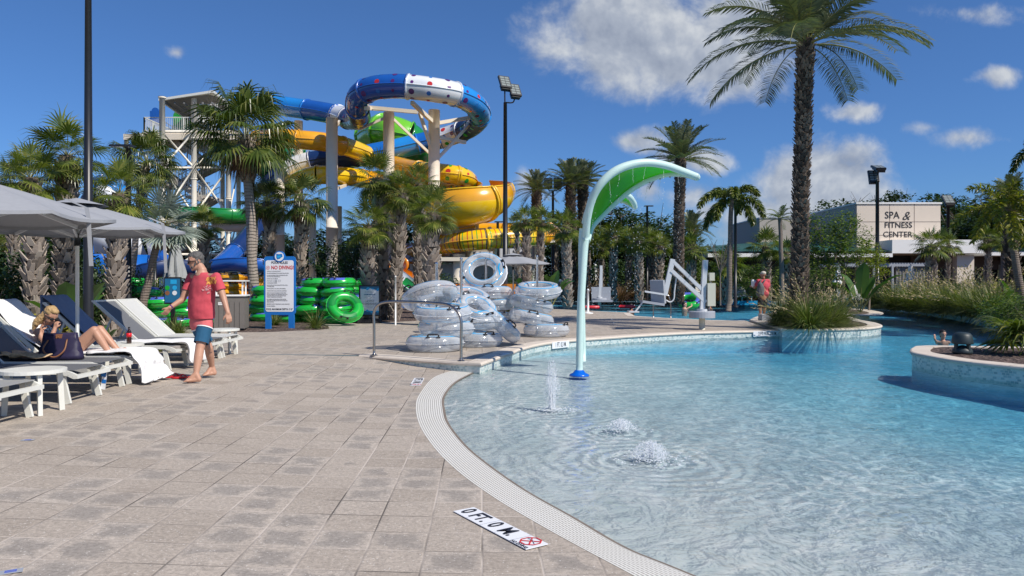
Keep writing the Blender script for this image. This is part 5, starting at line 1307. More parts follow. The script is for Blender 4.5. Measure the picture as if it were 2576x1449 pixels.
# ---------------------------------------------------------------- inner tubes
RT=.565; 
def torus_mesh(Rm,rm,n=36,m=14,pleat=.035,flatz=1.0,a0=0):
    mb=MB(); vs=[]
    for i in range(n):
        a=2*pi*i/n
        for j in range(m):
            b=2*pi*j/m
            # welded seams: pinched pleats around the outer and inner weld
            pl=1-pleat*(.5+.5*cos(a*n/2*1.0))*(abs(cos(b))**3)
            rr=rm*pl; x=Rm+rr*cos(b)
            vs.append((x*cos(a),x*sin(a),rr*sin(b)*flatz))
    fs=[(i*m+j,((i+1)%n)*m+j,((i+1)%n)*m+(j+1)%m,i*m+(j+1)%m) for i in range(n) for j in range(m)]
    mb.add(vs,fs); return mb
def seam_ring(mb,Rr,w,n=60,z=0):
    vs=[]
    for i in range(n):
        a=2*pi*i/n; k=1+.008*sin(a*24); vs+=[(Rr*cos(a)*k,Rr*sin(a)*k,z),((Rr+w)*cos(a)*k,(Rr+w)*sin(a)*k,z)]
    mb.add(vs,[(2*i,2*((i+1)%n),2*((i+1)%n)+1,2*i+1) for i in range(n)])
def top_ring(mb,Rm,rm,b,w,n=60,a0=0,a1=2*pi,off=.004,wave=0):
    """painted stripe lying on the tube at angle b of its round section"""
    vs=[]
    for i in range(n+1):
        a=a0+(a1-a0)*i/n; bb=b+wave*sin(a*5)
        for q in (-w,w): x=Rm+(rm+off)*cos(bb+q); vs.append((x*cos(a),x*sin(a),(rm+off)*sin(bb+q)))
    mb.add(vs,[(2*i,2*i+2,2*i+3,2*i+1) for i in range(n)])
def handle_mb(Rm,rm,a):
    mb=MB(); c=V((cos(a),sin(a),0)); t=V((-sin(a),cos(a),0)); b=1.0; q=c*(Rm+rm*cos(b))+UPZ*rm*sin(b); nn=c*cos(b)+UPZ*sin(b)
    mb.tube(smoothpath([q-t*.10-nn*.005,q-t*.085+nn*.06,q+t*.085+nn*.06,q+t*.10-nn*.005],3),[.014]*10,6)
    for s in (-1,1): mb.box(q+t*s*.10,(.07,.07,.02),0,Matrix((t,c,UPZ)).transposed()@Matrix.Rotation(0,3,'X'))
    return mb
def make_tube(name,mt,mt2,Rm,rm,label,cat='inner tube',grp=None,pleat=.035,seamm=None,patch=False,hm='black_cloth'):
    e=empty(name,(0,0,0),0,label,cat,grp)
    torus_mesh(Rm,rm,72 if not patch else 48,16,pleat).build('ring',MT[mt],e,True)
    mb=MB(); seam_ring(mb,Rm+rm*.97,.022); seam_ring(mb,Rm-rm,.015) ; mb.build('seam',MT[seamm or mt],e)
    mb=MB()
    if patch:
        for a in (0,2.1,4.2):
            for b in (.75,1.0,1.25,1.5,1.75,2.0): top_ring(mb,Rm,rm,b,.13,10,a,a+1.1-.25*abs(b-1.4))
    else:
        top_ring(mb,Rm,rm,1.05,.06); top_ring(mb,Rm,rm,2.1,.06); top_ring(mb,Rm,rm,.78,.05,60,.3,2.2,wave=.2); top_ring(mb,Rm,rm,1.5,.14,20,3.6,4.4,wave=.3)
    mb.build('print',MT[mt2],e)
    for a in (1.2,1.2+pi): 
        h=handle_mb(Rm,rm,a).build('handle',MT[hm],e)
    return e
def put(e,loc,tilt=(0,0),rz=0,s=1):
    """tilt = lean towards (x, y) in radians"""
    e.location=loc; ax=V((-tilt[1],tilt[0],0)); a=sqrt(tilt[0]**2+tilt[1]**2)
    q=Matrix.Rotation(a,3,ax) if a>1e-4 else Matrix.Identity(3)
    e.rotation_euler=(q@Matrix.Rotation(rz,3,'Z')).to_euler(); e.scale=(s,s,s)
def cpx(c,Y,z=None,x0=1400,k=2.415): return ((x0+c/k)*.6389-CX)/F*Y
ct=make_tube('clear_tube','vinyl_clear','vinyl_blue',.412,.158,'x',grp='clear inner tubes stacked on the deck',seamm='sign_white')
clear=[ # crop x, Y, z, tilt, rz, scale, label
 (757,14.55,.155,(0,.02),.4,1,'bottom clear tube of the front left stack behind the handrail'),
 (862,14.7,.44,(.03,0),2.0,.98,'second clear tube from the bottom of the front left stack'),
 (828,14.6,.74,(0,-.10),.9,1,'third clear tube of the front left stack, its blue stripes showing'),
 (705,14.7,1.06,(-.26,.30),-.4,1,'tilted top clear tube of the front left stack'),
 (1140,15.6,.15,(.04,0),1.0,1,'bottom clear tube of the middle stack, with a black handle'),
 (1165,15.7,.46,(-.05,.1),2.0,.9,'hidden second clear tube of the middle stack'),
 (1150,15.6,.80,(.30,-.48),1.2,.78,'clear blue striped tube tipped toward the camera in the middle stack'),
 (1092,16.2,1.02,(.25,-.30),1.5,.78,'upper blue striped clear tube on the middle post'),
 (1362,15.9,.46,(.72,.1),.8,1.0,'clear tube leaning steeply against the right of the middle stack'),
 (1290,18.6,.15,(0,0),.2,1,'bottom clear tube of the rear stack, mostly hidden'),
 (1310,18.8,.46,(.05,.02),.8,.9,'second clear tube of the rear stack behind the blue striped ones'),
 (1325,18.8,.76,(-.06,.02),1.8,.9,'third clear tube of the rear stack'),
 (1280,18.8,1.08,(.02,.03),.3,1,'clear tube with handle just under the highest one'),
 (1215,18.9,1.58,(-.05,-.95),2.2,1.05,'highest clear tube, tipped up on the rear post showing its hole'),
 (1815,18.35,.155,(0,.03),1.5,1,'bottom clear tube of the right stack, handle on top'),
 (1670,18.4,.46,(.20,.02),.4,1,'second clear tube of the right stack, tilted'),
 (1670,18.5,.80,(.22,0),.8,.98,'third clear tube of the right stack, tilted and plain'),
 (1735,18.4,1.13,(0,-.18),1.9,1.02,'top clear tube of the right stack with bright blue rings')]
for i,(cx_,Y,z,tl,rz,s,lb) in enumerate(clear):
    o=ct if i==0 else copy_tree(ct); o['label']=lb; put(o,(cpx(cx_,Y),Y,z),tl,rz,s)
for cx_,Y,h,lb in ((770,14.6,1.68,'front left stack'),(1005,15.5,1.80,'middle stack'),(1240,18.8,1.9,'rear stack'),(1727,18.4,1.95,'right stack')):
    e=empty('tube_post',(cpx(cx_,Y),Y,0),0,'slim steel post standing up through the '+lb+' of clear tubes','post'); mb=MB(); mb.tube([(0,0,.02),(0,0,h*.55),(0,0,h*.55),(0,0,h)],[.022,.022,.028,.028],10); mb.build('pole',M['chrome'],e,True)
    mb=MB(); mb.lathe([(.20,0),(.20,.02),(.04,.04)],n=18); mb.build('base_plate',M['steel'],e); mb=MB(); mb.sphere((0,0,h+.02),.032); mb.build('cap',M['chrome'],e,True)
# green tubes
gt=make_tube('green_tube','tube_green','tube_patch',.40,.165,'x',grp='green inner tubes piled on the turf',patch=True,pleat=.05)
gts=[]
def ord_(k): return ['bottom','second','third','fourth','fifth','sixth'][k]
def piles(cols,lab):
    for (px,Y,n,cn) in cols:
        for k in range(n):
            x=P(px,HY,Y).x; gts.append(((x+U(-.12,.12),Y+U(-.1,.1),.165+.285*k),(U(-.10,.10),U(-.08,.08)),U(0,6),1.0,f'{ord_(k)} green tube{" up" if k else ""}, {cn}, {lab}'))
piles([(672,25.0,4,'left column'),(735,24.6,4,'second column'),(792,24.4,5,'third column'),(850,24.2,5,'front right column'),(700,26.8,4,'hidden back column'),(810,26.6,5,'back column'),(880,26.2,5,'rightmost back column')],'big pile right of rules sign')
piles([(248,22.8,3,'outermost left column'),(300,22.6,4,'left column'),(352,22.2,4,'middle column'),(402,21.8,3,'right column'),(275,24.2,4,'rear left column'),(340,24.2,5,'rear column'),(455,22.0,3,'column behind the man'),(545,22.4,1,'low column beside the grey cabinet')],'left pile behind the loungers')
R.seed(5)
for i,(loc,tl,rz,s,lb) in enumerate(gts):
    o=gt if i==0 else copy_tree(gt); o['label']=lb; put(o,loc,tl,rz,s)
o=copy_tree(gt)
for c_ in o.children:
    if c_.name.startswith('print'): c_.material_slots[0].link='OBJECT'; c_.material_slots[0].material=M['slide_green']
o['label']='upright green tube leaning against the big pile next to the board'; put(o,(P(868,HY,22.9).x,22.9,.56),(.45,-.80),.6,1.0)
# yellow tubes
yt=make_tube('yellow_tube','tube_yellow','tube_navy',.40,.15,'x',grp='yellow inner tubes stacked behind the grey cabinet',pleat=.06); yl=[]
for (px,Y,n,cn) in ((575,26.5,6,'column behind the grey cabinet'),(655,27.0,6,'column between the ringed palm and the sign'),(497,28.0,3,"column behind the man's shoulder"),(620,28.5,6,'rear column')):
    for k in range(n): yl.append((px+U(-5,5),Y,.15+.26*k+ (.25 if n<4 else 0),f'{ord_(k)} yellow tube of the {cn}'))
yl.append((566,27.6,1.55,'topmost yellow tube lying loose behind the walking man'))
for i,(px,Y,z,lb) in enumerate(yl):
    o=yt if i==0 else copy_tree(yt); o['label']=lb; put(o,(P(px,HY,Y).x,Y,z),(U(-.08,.08),U(-.06,.06)),U(0,6))
o=copy_tree(gt); o['label']='green and blue tube floating in the far pool with children holding it'; o['group']=None
del o['group']; fp=G(1733,770.5,WZ); put(o,(fp.x,fp.y,WZ+.34),(-.1,-.55),1.1,1.35)
# ---------------------------------------------------------------- loungers
def lounger(label,x,y,sling='sling',back=42,grp='sun loungers along the left of the deck'):
    e=empty('sun_lounger',(x,y,0),0,label,'sun lounger',grp)  # origin: foot end, near side; runs to -x, +y
    W=.68; H=.355; mb=MB()
    for yy in (.02,W-.02):
        pts=smoothpath([V((0,yy,H-.055)),V((-.12,yy,H-.012)),V((-.35,yy,H)),V((-1.9,yy,H))],3)
        for a,b in zip(pts,pts[1:]): mb.beam(a,b,.035,.055)
    mb.beam((.0,0,H-.055),(.0,W,H-.055),.055,.04); mb.beam((-1.9,0,H),(-1.9,W,H),.04,.05); mb.beam((-1.25,0,H-.03),(-1.25,W,H-.03),.04,.03)
    mb.build('frame',M['white_metal'],e)
    for (lx,dx) in ((-.16,.07),(-1.62,-.07)):
        for yy in (.035,W-.035):
            lb=MB(); pts=smoothpath([V((lx,yy,H-.02)),V((lx+dx*.35,yy,H*.55)),V((lx+dx,yy,.0))],4)
            for a,b in zip(pts,pts[1:]): lb.beam(a,b,.032,.062,up=V((1,0,0)))
            lb.build('leg',M['white_metal'],e)
    mb=MB(); mb.box((-.64,W/2,H+.016),(1.2,W-.07,.008)); mb.build('seat_sling',M[sling],e)
    a=radians(back); L=.98; px=-1.24; d=V((-cos(a),0,sin(a))); n=V((sin(a),0,cos(a)))
    mb=MB()
    for yy in (.02,W-.02): mb.beam(V((px,yy,H+.01)),V((px,yy,H+.01))+d*L,.03,.045)
    mb.beam(V((px,0,H+.01))+d*L,V((px,W,H+.01))+d*L,.045,.03); 
    bf=mb.build('back_frame',M['white_metal'],e)
    mb=MB(); o=V((px,W/2,H+.02)); vs=[]; 
    for k in range(7):
        t=k/6; sag=-.02*sin(pi*t)
        for yy in (-W/2+.035,W/2-.035): vs.append(o+d*L*t+n*sag+V((0,yy,0)))
    mb.add(vs,[(2*i,2*i+1,2*i+3,2*i+2) for i in range(6)]); mb.build('back_sling',M[sling],e)
    mb=MB(); top=V((px,0,H))+d*L*.6
    for yy in (.05,W-.05): mb.beam(V((top.x,yy,top.z)),V((-1.85,yy,H)),.02,.03)
    mb.build('back_prop',M['alu'],e)
    return e
XF=-4.93
lounger('empty lounger cut by the left frame edge, nearest the camera',-4.62,6.02,'sling')
lounger('empty lounger foot just beyond the nearest one at the left edge',-4.70,6.76,'sling')
lounger('empty lounger carrying a blue and white hang tag',-4.80,8.18,'sling_dark')
LW=lounger('dark sling lounger with raised back holding the navy handbag',XF,8.95,'sling_dark',45)
LV=lounger('lounger draped in a white towel where the woman lies back',-4.95,9.78,'sling_dark',42)
LC=lounger('lounger with a blue towel over its raised back',-5.10,11.25,'sling_dark')
LD=lounger('lounger with a dark grey sling back, white towel over its foot',-5.02,12.42,'sling_dark')
LE=lounger('light sling lounger with the brightest back, last in the row',-5.02,13.16,'sling_light')
# hang tag
e=empty('hang_tag',(-4.84,8.84,.32),0,'blue and white paper tag hanging from a lounger foot','tag'); mb=MB(); Mr=Matrix.Rotation(.12,3,'Y')
mb.box((0,-.002,-.13),(.055,.003,.24),0,Mr); o=mb.build('card',M['sign_white'],e); mb=MB(); mb.box((0,-.005,-.055),(.055,.003,.09),0,Mr); mb.box((0,-.005,-.155),(.050,.003,.045),0,Mr); mb.build('blue_print',M['sign_blue'],e); mb=MB(); mb.tube([(0,0,0),(0,0,.04)],[.002,.002],4); mb.build('string',M['black_cloth'],e)
def table(label,x,y,h=.455,r=.27):
    e=empty('side_table',(x,y,0),0,label,'side table','round side tables between loungers'); mb=MB(); mb.lathe([(r,h-.035),(r,h),(r*.9,h+.004)],n=32); mb.build('table_top',M['white_metal'],e)
    for k in range(4):
        a=pi/4+k*pi/2; mb=MB(); mb.beam((cos(a)*r*.78,sin(a)*r*.78,h-.03),(cos(a)*r*.86,sin(a)*r*.86,0),.04,.05); mb.build('leg',M['white_metal'],e)
table('round white side table nearest the camera at the left edge',-4.92,7.66,.45,.30)
table('round white side table holding the cola bottle',-5.62,10.78)
table('white side table behind the walking man at the end of the row',-5.45,14.1,.455,.28)
# towels: draped sheets following a profile
def cloth(name,label,prof,y0,y1,mt,thick=.012,cat='towel',seed=0,nw=12,amp=.012,skew=0,flare=0):
    """prof: list of (x,z) along the drape; laid from y0 to y1 with small folds"""
    pts=smoothpath([V((p[0],0,p[1])) for p in prof],5); mb=MB(); vs=[]; n=len(pts); R.seed(seed)
    for i,p in enumerate(pts):
        for j in range(nw+1):
            t=j/nw; f=i/(n-1); y=y0+(y1-y0)*t+skew*f+flare*(t-.5)*f
            w=amp*mnoise.noise(V((i*.18+seed,t*5.5,seed*1.3)))*2+amp*(f**1.5)*1.6*sin(t*17+seed)
            vs.append((p.x+w*1.4,y,p.z+abs(w)*.8))
    mb.add(vs,[(i*(nw+1)+j,(i+1)*(nw+1)+j,(i+1)*(nw+1)+j+1,i*(nw+1)+j+1) for i in range(n-1) for j in range(nw)])
    o=mb.build(name,MT[mt],None,True); s=o.modifiers.new('t','SOLIDIFY'); s.thickness=thick; s.offset=1
    return tag(o,label,cat)
H_=.385; ca,sa=cos(radians(42)),sin(radians(42))
bx0=-4.95-1.24
cloth('towel','white towel spread under the woman and over the top of her lounger back',[(bx0-.80*1.02,H_+.50),(bx0-ca*1.01,H_+sa*1.03+.02),(bx0-ca*.6,H_+sa*.6+.02),(bx0-ca*.2,H_+sa*.2+.03),(bx0+.1,H_+.02),(bx0+.6,H_+.012),(bx0+.95,H_+.012)],9.80,10.42,'towel',seed=2)
cloth('towel','white towel hanging over the foot of the woman\'s lounger to the ground',[(-5.55,H_+.012),(-5.2,H_+.03),(-4.97,H_-.01),(-4.86,H_-.09),(-4.83,.2),(-4.80,.05),(-4.78,.015)],9.72,10.38,'towel',seed=5,amp=.03,nw=26,skew=-.04)
xc=-5.10-1.24
cloth('towel','blue towel hung over the raised lounger back',[(xc-.80,H_+.22),(xc-ca*1.02-.04,H_+sa*1.0),(xc-ca*1.0,H_+sa*1.04+.02),(xc-ca*.6,H_+sa*.6+.02),(xc-ca*.15,H_+sa*.15+.02)],11.27,11.90,'towel_blue',seed=7,amp=.015)
cloth('towel','white towel slipping off the far lounger foot beside the man',[(-6.1,H_+.012),(-5.6,H_+.012),(-5.2,H_+.02),(-5.0,H_-.02),(-4.95,.2),(-4.93,.08)],11.35,12.0,'towel',seed=9,amp=.035,nw=22,skew=.12,flare=.1)
cloth('scarf','orange and white patterned wrap lying beside the handbag',[(-6.25,H_+.06),(-6.1,H_+.03),(-5.9,H_+.04),(-5.7,H_+.02)],9.0,9.5,'scarf',seed=11,amp=.045,cat='wrap')
# handbag
e=empty('handbag',(-5.62,9.28,.385),radians(6),'navy blue handbag with tan leather handles on the lounger','handbag')
mb=MB(); vs=[]; nz=7
for k in range(nz):
    t=k/(nz-1); w=.27*(1-.30*t) ; d=.10*(1-.75*t)+.01; z=.30*t
    for j in range(20):
        a=2*pi*j/20; c=abs(cos(a))**.6*(1 if cos(a)>0 else -1); s_=abs(sin(a))**.8*(1 if sin(a)>0 else -1); b=.012*sin(j*3+k*2)
        vs.append((w*c+b,d*s_+b,z+ (.03*abs(c)**3 if k==nz-1 else 0)))
mb.add(vs,[(k*20+j,k*20+(j+1)%20,(k+1)*20+(j+1)%20,(k+1)*20+j) for k in range(nz-1) for j in range(20)]+[tuple(range(20))[::-1],tuple(range((nz-1)*20,nz*20))]); mb.build('bag_body',M['bag_navy'],e,True)
for s_ in (-1,1):
    mb=MB(); mb.tube(smoothpath([V((-.12,s_*.06,.24)),V((-.15,s_*.12,.12)),V((-.02,s_*.14,.035)),V((.09,s_*.12,.11)),V((.10,s_*.055,.25))],6),[.010]*25,7); mb.build('handle',M['leather'],e,True)
mb=MB(); mb.box((0,-.03,.285),(.07,.05,.05)); mb.sphere((0,-.06,.275),.008); mb.build('flap',M['leather'],e)
# bottle
e=empty('cola_bottle',(-5.50,10.70,.455),0,'cola bottle with red label and dark cap on the side table','bottle')
mb=MB(); mb.lathe([(.028,0),(.034,.01),(.034,.05),(.031,.09),(.034,.14),(.033,.165),(.022,.19),(.013,.21),(.013,.225)],n=20); mb.build('bottle_body',M['cola'],e,True)
mb=MB(); mb.lathe([(.0355,.095),(.0355,.155)],n=20); mb.build('label_band',M['label_red'],e,True); mb=MB(); mb.lathe([(.015,.222),(.015,.242)],n=14); mb.build('cap',M['black_cloth'],e)
# sandals
for k,(x,y,r,lb) in enumerate(((-4.63,10.42,.5,'right red flip flop on the pavers beside the hanging towel'),(-4.78,10.52,.9,'left red flip flop half under the lounger'))):
    e=empty('flip_flop',(x,y,.0),r,lb,'sandal'); mb=MB(); mb.lathe([(.05,0),(.052,.02)],n=16,M=Matrix.Diagonal(V((2.4,1,1)))); mb.build('sole',M['red_plastic'],e); mb=MB(); mb.tube(smoothpath([V((-.03,-.045,.02)),V((.02,-.02,.05)),V((.07,0,.02))],4),[.007]*9,5); mb.tube(smoothpath([V((-.03,.045,.02)),V((.02,.02,.05)),V((.07,0,.02))],4),[.007]*9,5); mb.build('strap',M['red_plastic'],e)
# ---------------------------------------------------------------- umbrellas
def umbrella(label,x,y,zr,za,r,n=8,mt='umb_fabric',rot=pi/8,strap=None,base=True):
    e=empty('pool_umbrella',(x,y,0),0,label,'umbrella')
    mb=MB(); rings=[(0,0),(.22,.16),(.24,.17),(.55,.5),(1,1)]
    def pt(a,t,sag):
        rad=r*t; z=za-(za-zr)*t**1.0; return V((cos(a)*rad,sin(a)*rad,z+sag))
    K=8; vs=[];S=6
    for i in range(K+1):
        t=max(.02,i/K)
        for j in range(n*S):
            f=(j%S)/S; a=2*pi*j/(n*S)+rot; cc=cos(pi/n)/cos((f-.5)*2*pi/n) ; sag=-.10*(za-zr)*4*f*(1-f)*t*.7
            rr=r*t*cc*(1-.05*4*f*(1-f)*t); vs.append((cos(a)*rr,sin(a)*rr,za-(za-zr)*(t*.92+.08*t*t)+sag))
    m=n*S
    mb.add(vs,[(i*m+j,i*m+(j+1)%m,(i+1)*m+(j+1)%m,(i+1)*m+j)[::-1] for i in range(K) for j in range(m)])
    # hanging hem
    vs2=[];b=len(vs)-m
    for j in range(m): p=V(vs[b+j]); vs2+= [p,p-V((0,0,.035))]
    mb.add(vs2,[(2*j,2*((j+1)%m),2*((j+1)%m)+1,2*j+1) for j in range(m)])
    mb.build('canopy',MT[mt],e,True)
    mb=MB(); vs=[]
    for i in range(4):
        t=.02+.26*i/3
        for j in range(m): a=2*pi*j/m+rot; vs.append((cos(a)*r*t,sin(a)*r*t,za+.055-(za-zr)*t*.95))
    mb.add(vs,[(i*m+j,i*m+(j+1)%m,(i+1)*m+(j+1)%m,(i+1)*m+j)[::-1] for i in range(3) for j in range(m)]); mb.build('top_vent',MT[mt],e,True)
    for k in range(n):
        a=2*pi*k/n+rot; mb=MB(); tip=V((cos(a)*r*.93,sin(a)*r*.93,zr+.0)); hub=V((cos(a)*.05,sin(a)*.05,za-.06))
        mb.beam(hub-V((0,0,.03)),tip-V((0,0,.03)),.028,.04); mid=hub.lerp(tip,.55)-V((0,0,.04)); mb.beam(V((cos(a)*.05,sin(a)*.05,zr-.10)),mid,.026,.036); mb.build('rib',M['lift_white'],e)
    mb=MB(); mb.tube([(0,0,0),(0,0,zr-.15)],[.026]*2,12); mb.tube([(0,0,zr-.1),(0,0,za-.02)],[.026]*2,12); mb.build('pole',M['alu'],e,True)
    mb=MB(); mb.tube([(0,0,zr-.24),(0,0,zr-.06)],[.042]*2,12); mb.sphere((0,0,za+.10),(.03,.03,.05)); mb.build('hub',M['black_metal'],e,True)
    if base: mb=MB(); mb.lathe([(.32,0),(.32,.05),(.28,.09),(.05,.11)],n=24); mb.build('base',M['fascia_grey'],e)
    if strap:
        a,t,L=strap; p=V((cos(a)*r*t,sin(a)*r*t,za-(za-zr)*t+.06)); q=V((cos(a)*r*(t+.14),sin(a)*r*(t+.14),za-(za-zr)*(t+.14)+.03))
        mb=MB(); s=V((-sin(a),cos(a),0)); strip(mb,[p,q,q+V((.02,0,-.12)),q+V((.05,0,-L))],[.022]*4,s if abs(s.y)>abs(s.x) and False else V((1,.2,0)).normalized()); mb.build('strap',MT[mt],e)
    return e
umbrella('grey market umbrella nearest, its right tip cutting in at the left edge',-5.83,7.75,2.04,2.50,1.52,strap=(.15,.72,.62))
umbrella('second grey market umbrella whose pole rises between the loungers',-6.36,10.9,2.11,2.52,1.45,strap=(.0,.72,.72))
umbrella('light grey open umbrella by the far pool under the yellow slide',P(1291,HY,29).x,29,CH+(708-663)/F*29,CH+(708-640)/F*29,1.5,mt='umb_fabric')
def closed_umb(label,px,Y,ztop,zbot,mt='umb_grey',w=.24,tiers=1):
    b=P(px,HY,Y); e=empty('closed_umbrella',(b.x,Y,0),0,label,'umbrella'); mb=MB(); vs=[];m=28;n=10
    for i in range(n):
        t=i/(n-1); r=.03+w*(.25+.75*t)*(1 if tiers==1 else (.6+.4*((t*tiers)%1.0 if t<1 else 1)))
        for j in range(m): a=2*pi*j/m; rr=r*(.72+.28*cos(a*7+.8*sin(t*4))); vs.append((cos(a)*rr,sin(a)*rr,ztop-(ztop-zbot)*t))
    mb.add(vs,[(i*m+j,i*m+(j+1)%m,(i+1)*m+(j+1)%m,(i+1)*m+j)[::-1] for i in range(n-1) for j in range(m)]+[tuple(range(m))]); mb.build('folded_canopy',MT[mt],e,True)
    mb=MB(); mb.tube([(0,0,0),(0,0,ztop+.08)],[.03]*2,8); mb.build('pole',M['alu'],e,True)
zz=lambda py,Y: P(0,py,Y).z
closed_umb('folded grey umbrella left of the walking man',442,23,zz(614,23),zz(700,23),w=.36)
closed_umb('folded pale umbrella before the spa porch under the pergola end',2291,41,zz(668,41),zz(710,41),'towel',.36,3)
closed_umb('folded pale umbrella half hidden by the sparse tree',2106,41,zz(680,41),zz(712,41),'towel',.28,3)
closed_umb('folded pale umbrella right behind the tallest palm trunk',2173-60,43,zz(684,43),zz(715,43),'towel',.26,3)
closed_umb('folded white umbrella behind the rear pool lift',1498,55,zz(665,55),zz(705,55),'towel',.25,3)
# ---------------------------------------------------------------- handrail
a=G(941,897,-.01); b=G(1160,909.5,.0); e=empty('handrail',(a.x,a.y,0),0,'curved stainless handrail at the step into the pool','handrail')
d=b-a; h=.99; pts=[V((0,0,0)),V((0,0,.55)),V((.0,0,.80)),V((.06,0,.94)),V((.20,0,h)),V((.5,0,h)),V((.7,0,h-.01)),V((.86,0,h-.04)),V((.96,0,.84)),V((1,0,.68)),V((1,0,.4)),V((1,0,0))]
Lr=sqrt(d.x**2+d.y**2); pts=[V((p.x*d.x,p.x*d.y,p.z)) for p in pts]
mb=MB(); pp=smoothpath(pts,6); mb.tube(pp,[.024]*len(pp),12); mb.build('rail',M['steel'],e,True)
for q in (V((0,0,0)),V((d.x,d.y,0))): mb=MB(); mb.lathe([(.065,.0),(.065,.012),(.03,.03)],q+V((0,0,.006)),18); mb.build('floor_flange',M['steel'],e)
# ---------------------------------------------------------------- pool rules sign
Ys=21.0; c=P(704.5,HY,Ys); k_=Ys/F
e=empty('pool_rules_sign',(c.x,Ys,0),radians(-4),'tall blue framed white POOL RULES sign on two blue legs','sign')
W_=81*k_; zt1=CH+(708-645)*k_; zb1=CH-(792-708)*k_
def rrect(mb,cx,cz,w,h,r,y,mi=0,th=.05,n=6):
    pts=[]
    for (sx,sz,a0) in ((1,1,0),(-1,1,pi/2),(-1,-1,pi),(1,-1,3*pi/2)):
        for i in range(n+1): a=a0+pi/2*i/n; pts.append((cx+sx*(w/2-r)+r*cos(a),cz+sz*(h/2-r)+r*sin(a)))
    m=len(pts); vs=[(x,y,z) for x,z in pts]+[(x,y+th,z) for x,z in pts]
    mb.add(vs,[tuple(range(m))[::-1] if False else tuple(range(m)),tuple(range(m,2*m))[::-1]]+[(i,i+m,(i+1)%m+m,(i+1)%m) for i in range(m)],mi)
Hp=zt1-zb1; zc=(zt1+zb1)/2
mb=MB(); rrect(mb,0,zc,W_,Hp,.09,-.03); 
mb.build('frame',M['sign_blue'],e)
mb=MB(); rrect(mb,0,zc-.01,W_-.10,Hp-.20,.06,-.036,0,.01); mb.build('white_panel',M['sign_white'],e)
for s_ in (-1,1): mb=MB(); mb.box((s_*.335,0,zb1/2-.0),(.15,.09,zb1+.04)); mb.build('leg',M['sign_blue'],e)
mb=MB(); R90=Matrix.Rotation(pi/2,3,'X'); mb.lathe([(.155,-.03),(.155,.03)],(0,-.02,zt1-.005),32,0,R90); mb.build('badge',M['sign_blue'],e)
mb=MB(); mb.lathe([(.127,-.005),(.127,.005)],(0,-.052,zt1-.005),32,0,R90); mb.build('badge_face',M['sign_white'],e)
mb=MB(); z0_=zt1
mb.add([(-.085,-.06,z0_+.075),(-.02,-.06,z0_+.06),(.08,-.06,z0_+.07),(.095,-.06,z0_-.01),(.05,-.06,z0_-.035),(.015,-.06,z0_-.07),(-.06,-.06,z0_-.085),(-.085,-.06,z0_-.03)],[(0,1,2,3,4,5,6,7)])
mb.build('badge_emblem',M['sign_blue'],e)
mb=MB(); mb.add([(-.06,-.062,z0_+.02),(.02,-.062,z0_+.028),(.07,-.062,z0_+.01),(.03,-.062,z0_-.025),(-.04,-.062,z0_-.05),(-.065,-.062,z0_-.02)],[(0,1,2,3,4,5)]); mb.build('badge_wave',M['sign_sky'],e)
SF=lambda py: CH+(708-py)*k_
def st(body,py,hpx,mt_='sign_black',x=0,al='CENTER',off=.0,sx=1,name='lettering'):
    textobj(name,body,hpx*k_/.70,M[mt_],e,(x,-.040,SF(py)),(pi/2,0,0),al,off,0,sx)
st('POOL RULES',661,6.2,off=.0018,sx=.84)
st('NO DIVING!',673.5,9.0,'sign_red',x=.085,off=.0035,sx=.82)
def nodive(x,y,z,r,parent,rot=(pi/2,0,0),mt_='sign_red',flat_=False):
    mb=MB(); n=28; vs=[]
    for i in range(n): a=2*pi*i/n; vs+=[(cos(a)*r,sin(a)*r,0),(cos(a)*r*.86,sin(a)*r*.86,0)]
    mb.add(vs,[(2*i,2*((i+1)%n),2*((i+1)%n)+1,2*i+1) for i in range(n)])
    for s_ in (-1,1): mb.add([(-.62*r,s_*.55*r,0),(-.55*r,s_*.64*r,0),(.62*r,-s_*.55*r,0),(.55*r,-s_*.64*r,0)],[(0,1,2,3)])
    mb.add([(-.4*r,.1*r,.0005),(.05*r,.22*r,.0005),(.45*r,.0,.0005),(.05*r,.08*r,.0005)],[(0,1,2,3)])
    o=mb.build('no_diving_symbol',MT[mt_],parent); o.location=(x,y,z); o.rotation_euler=rot
nodive(-.335,-.041,SF(673.5),.052,e)
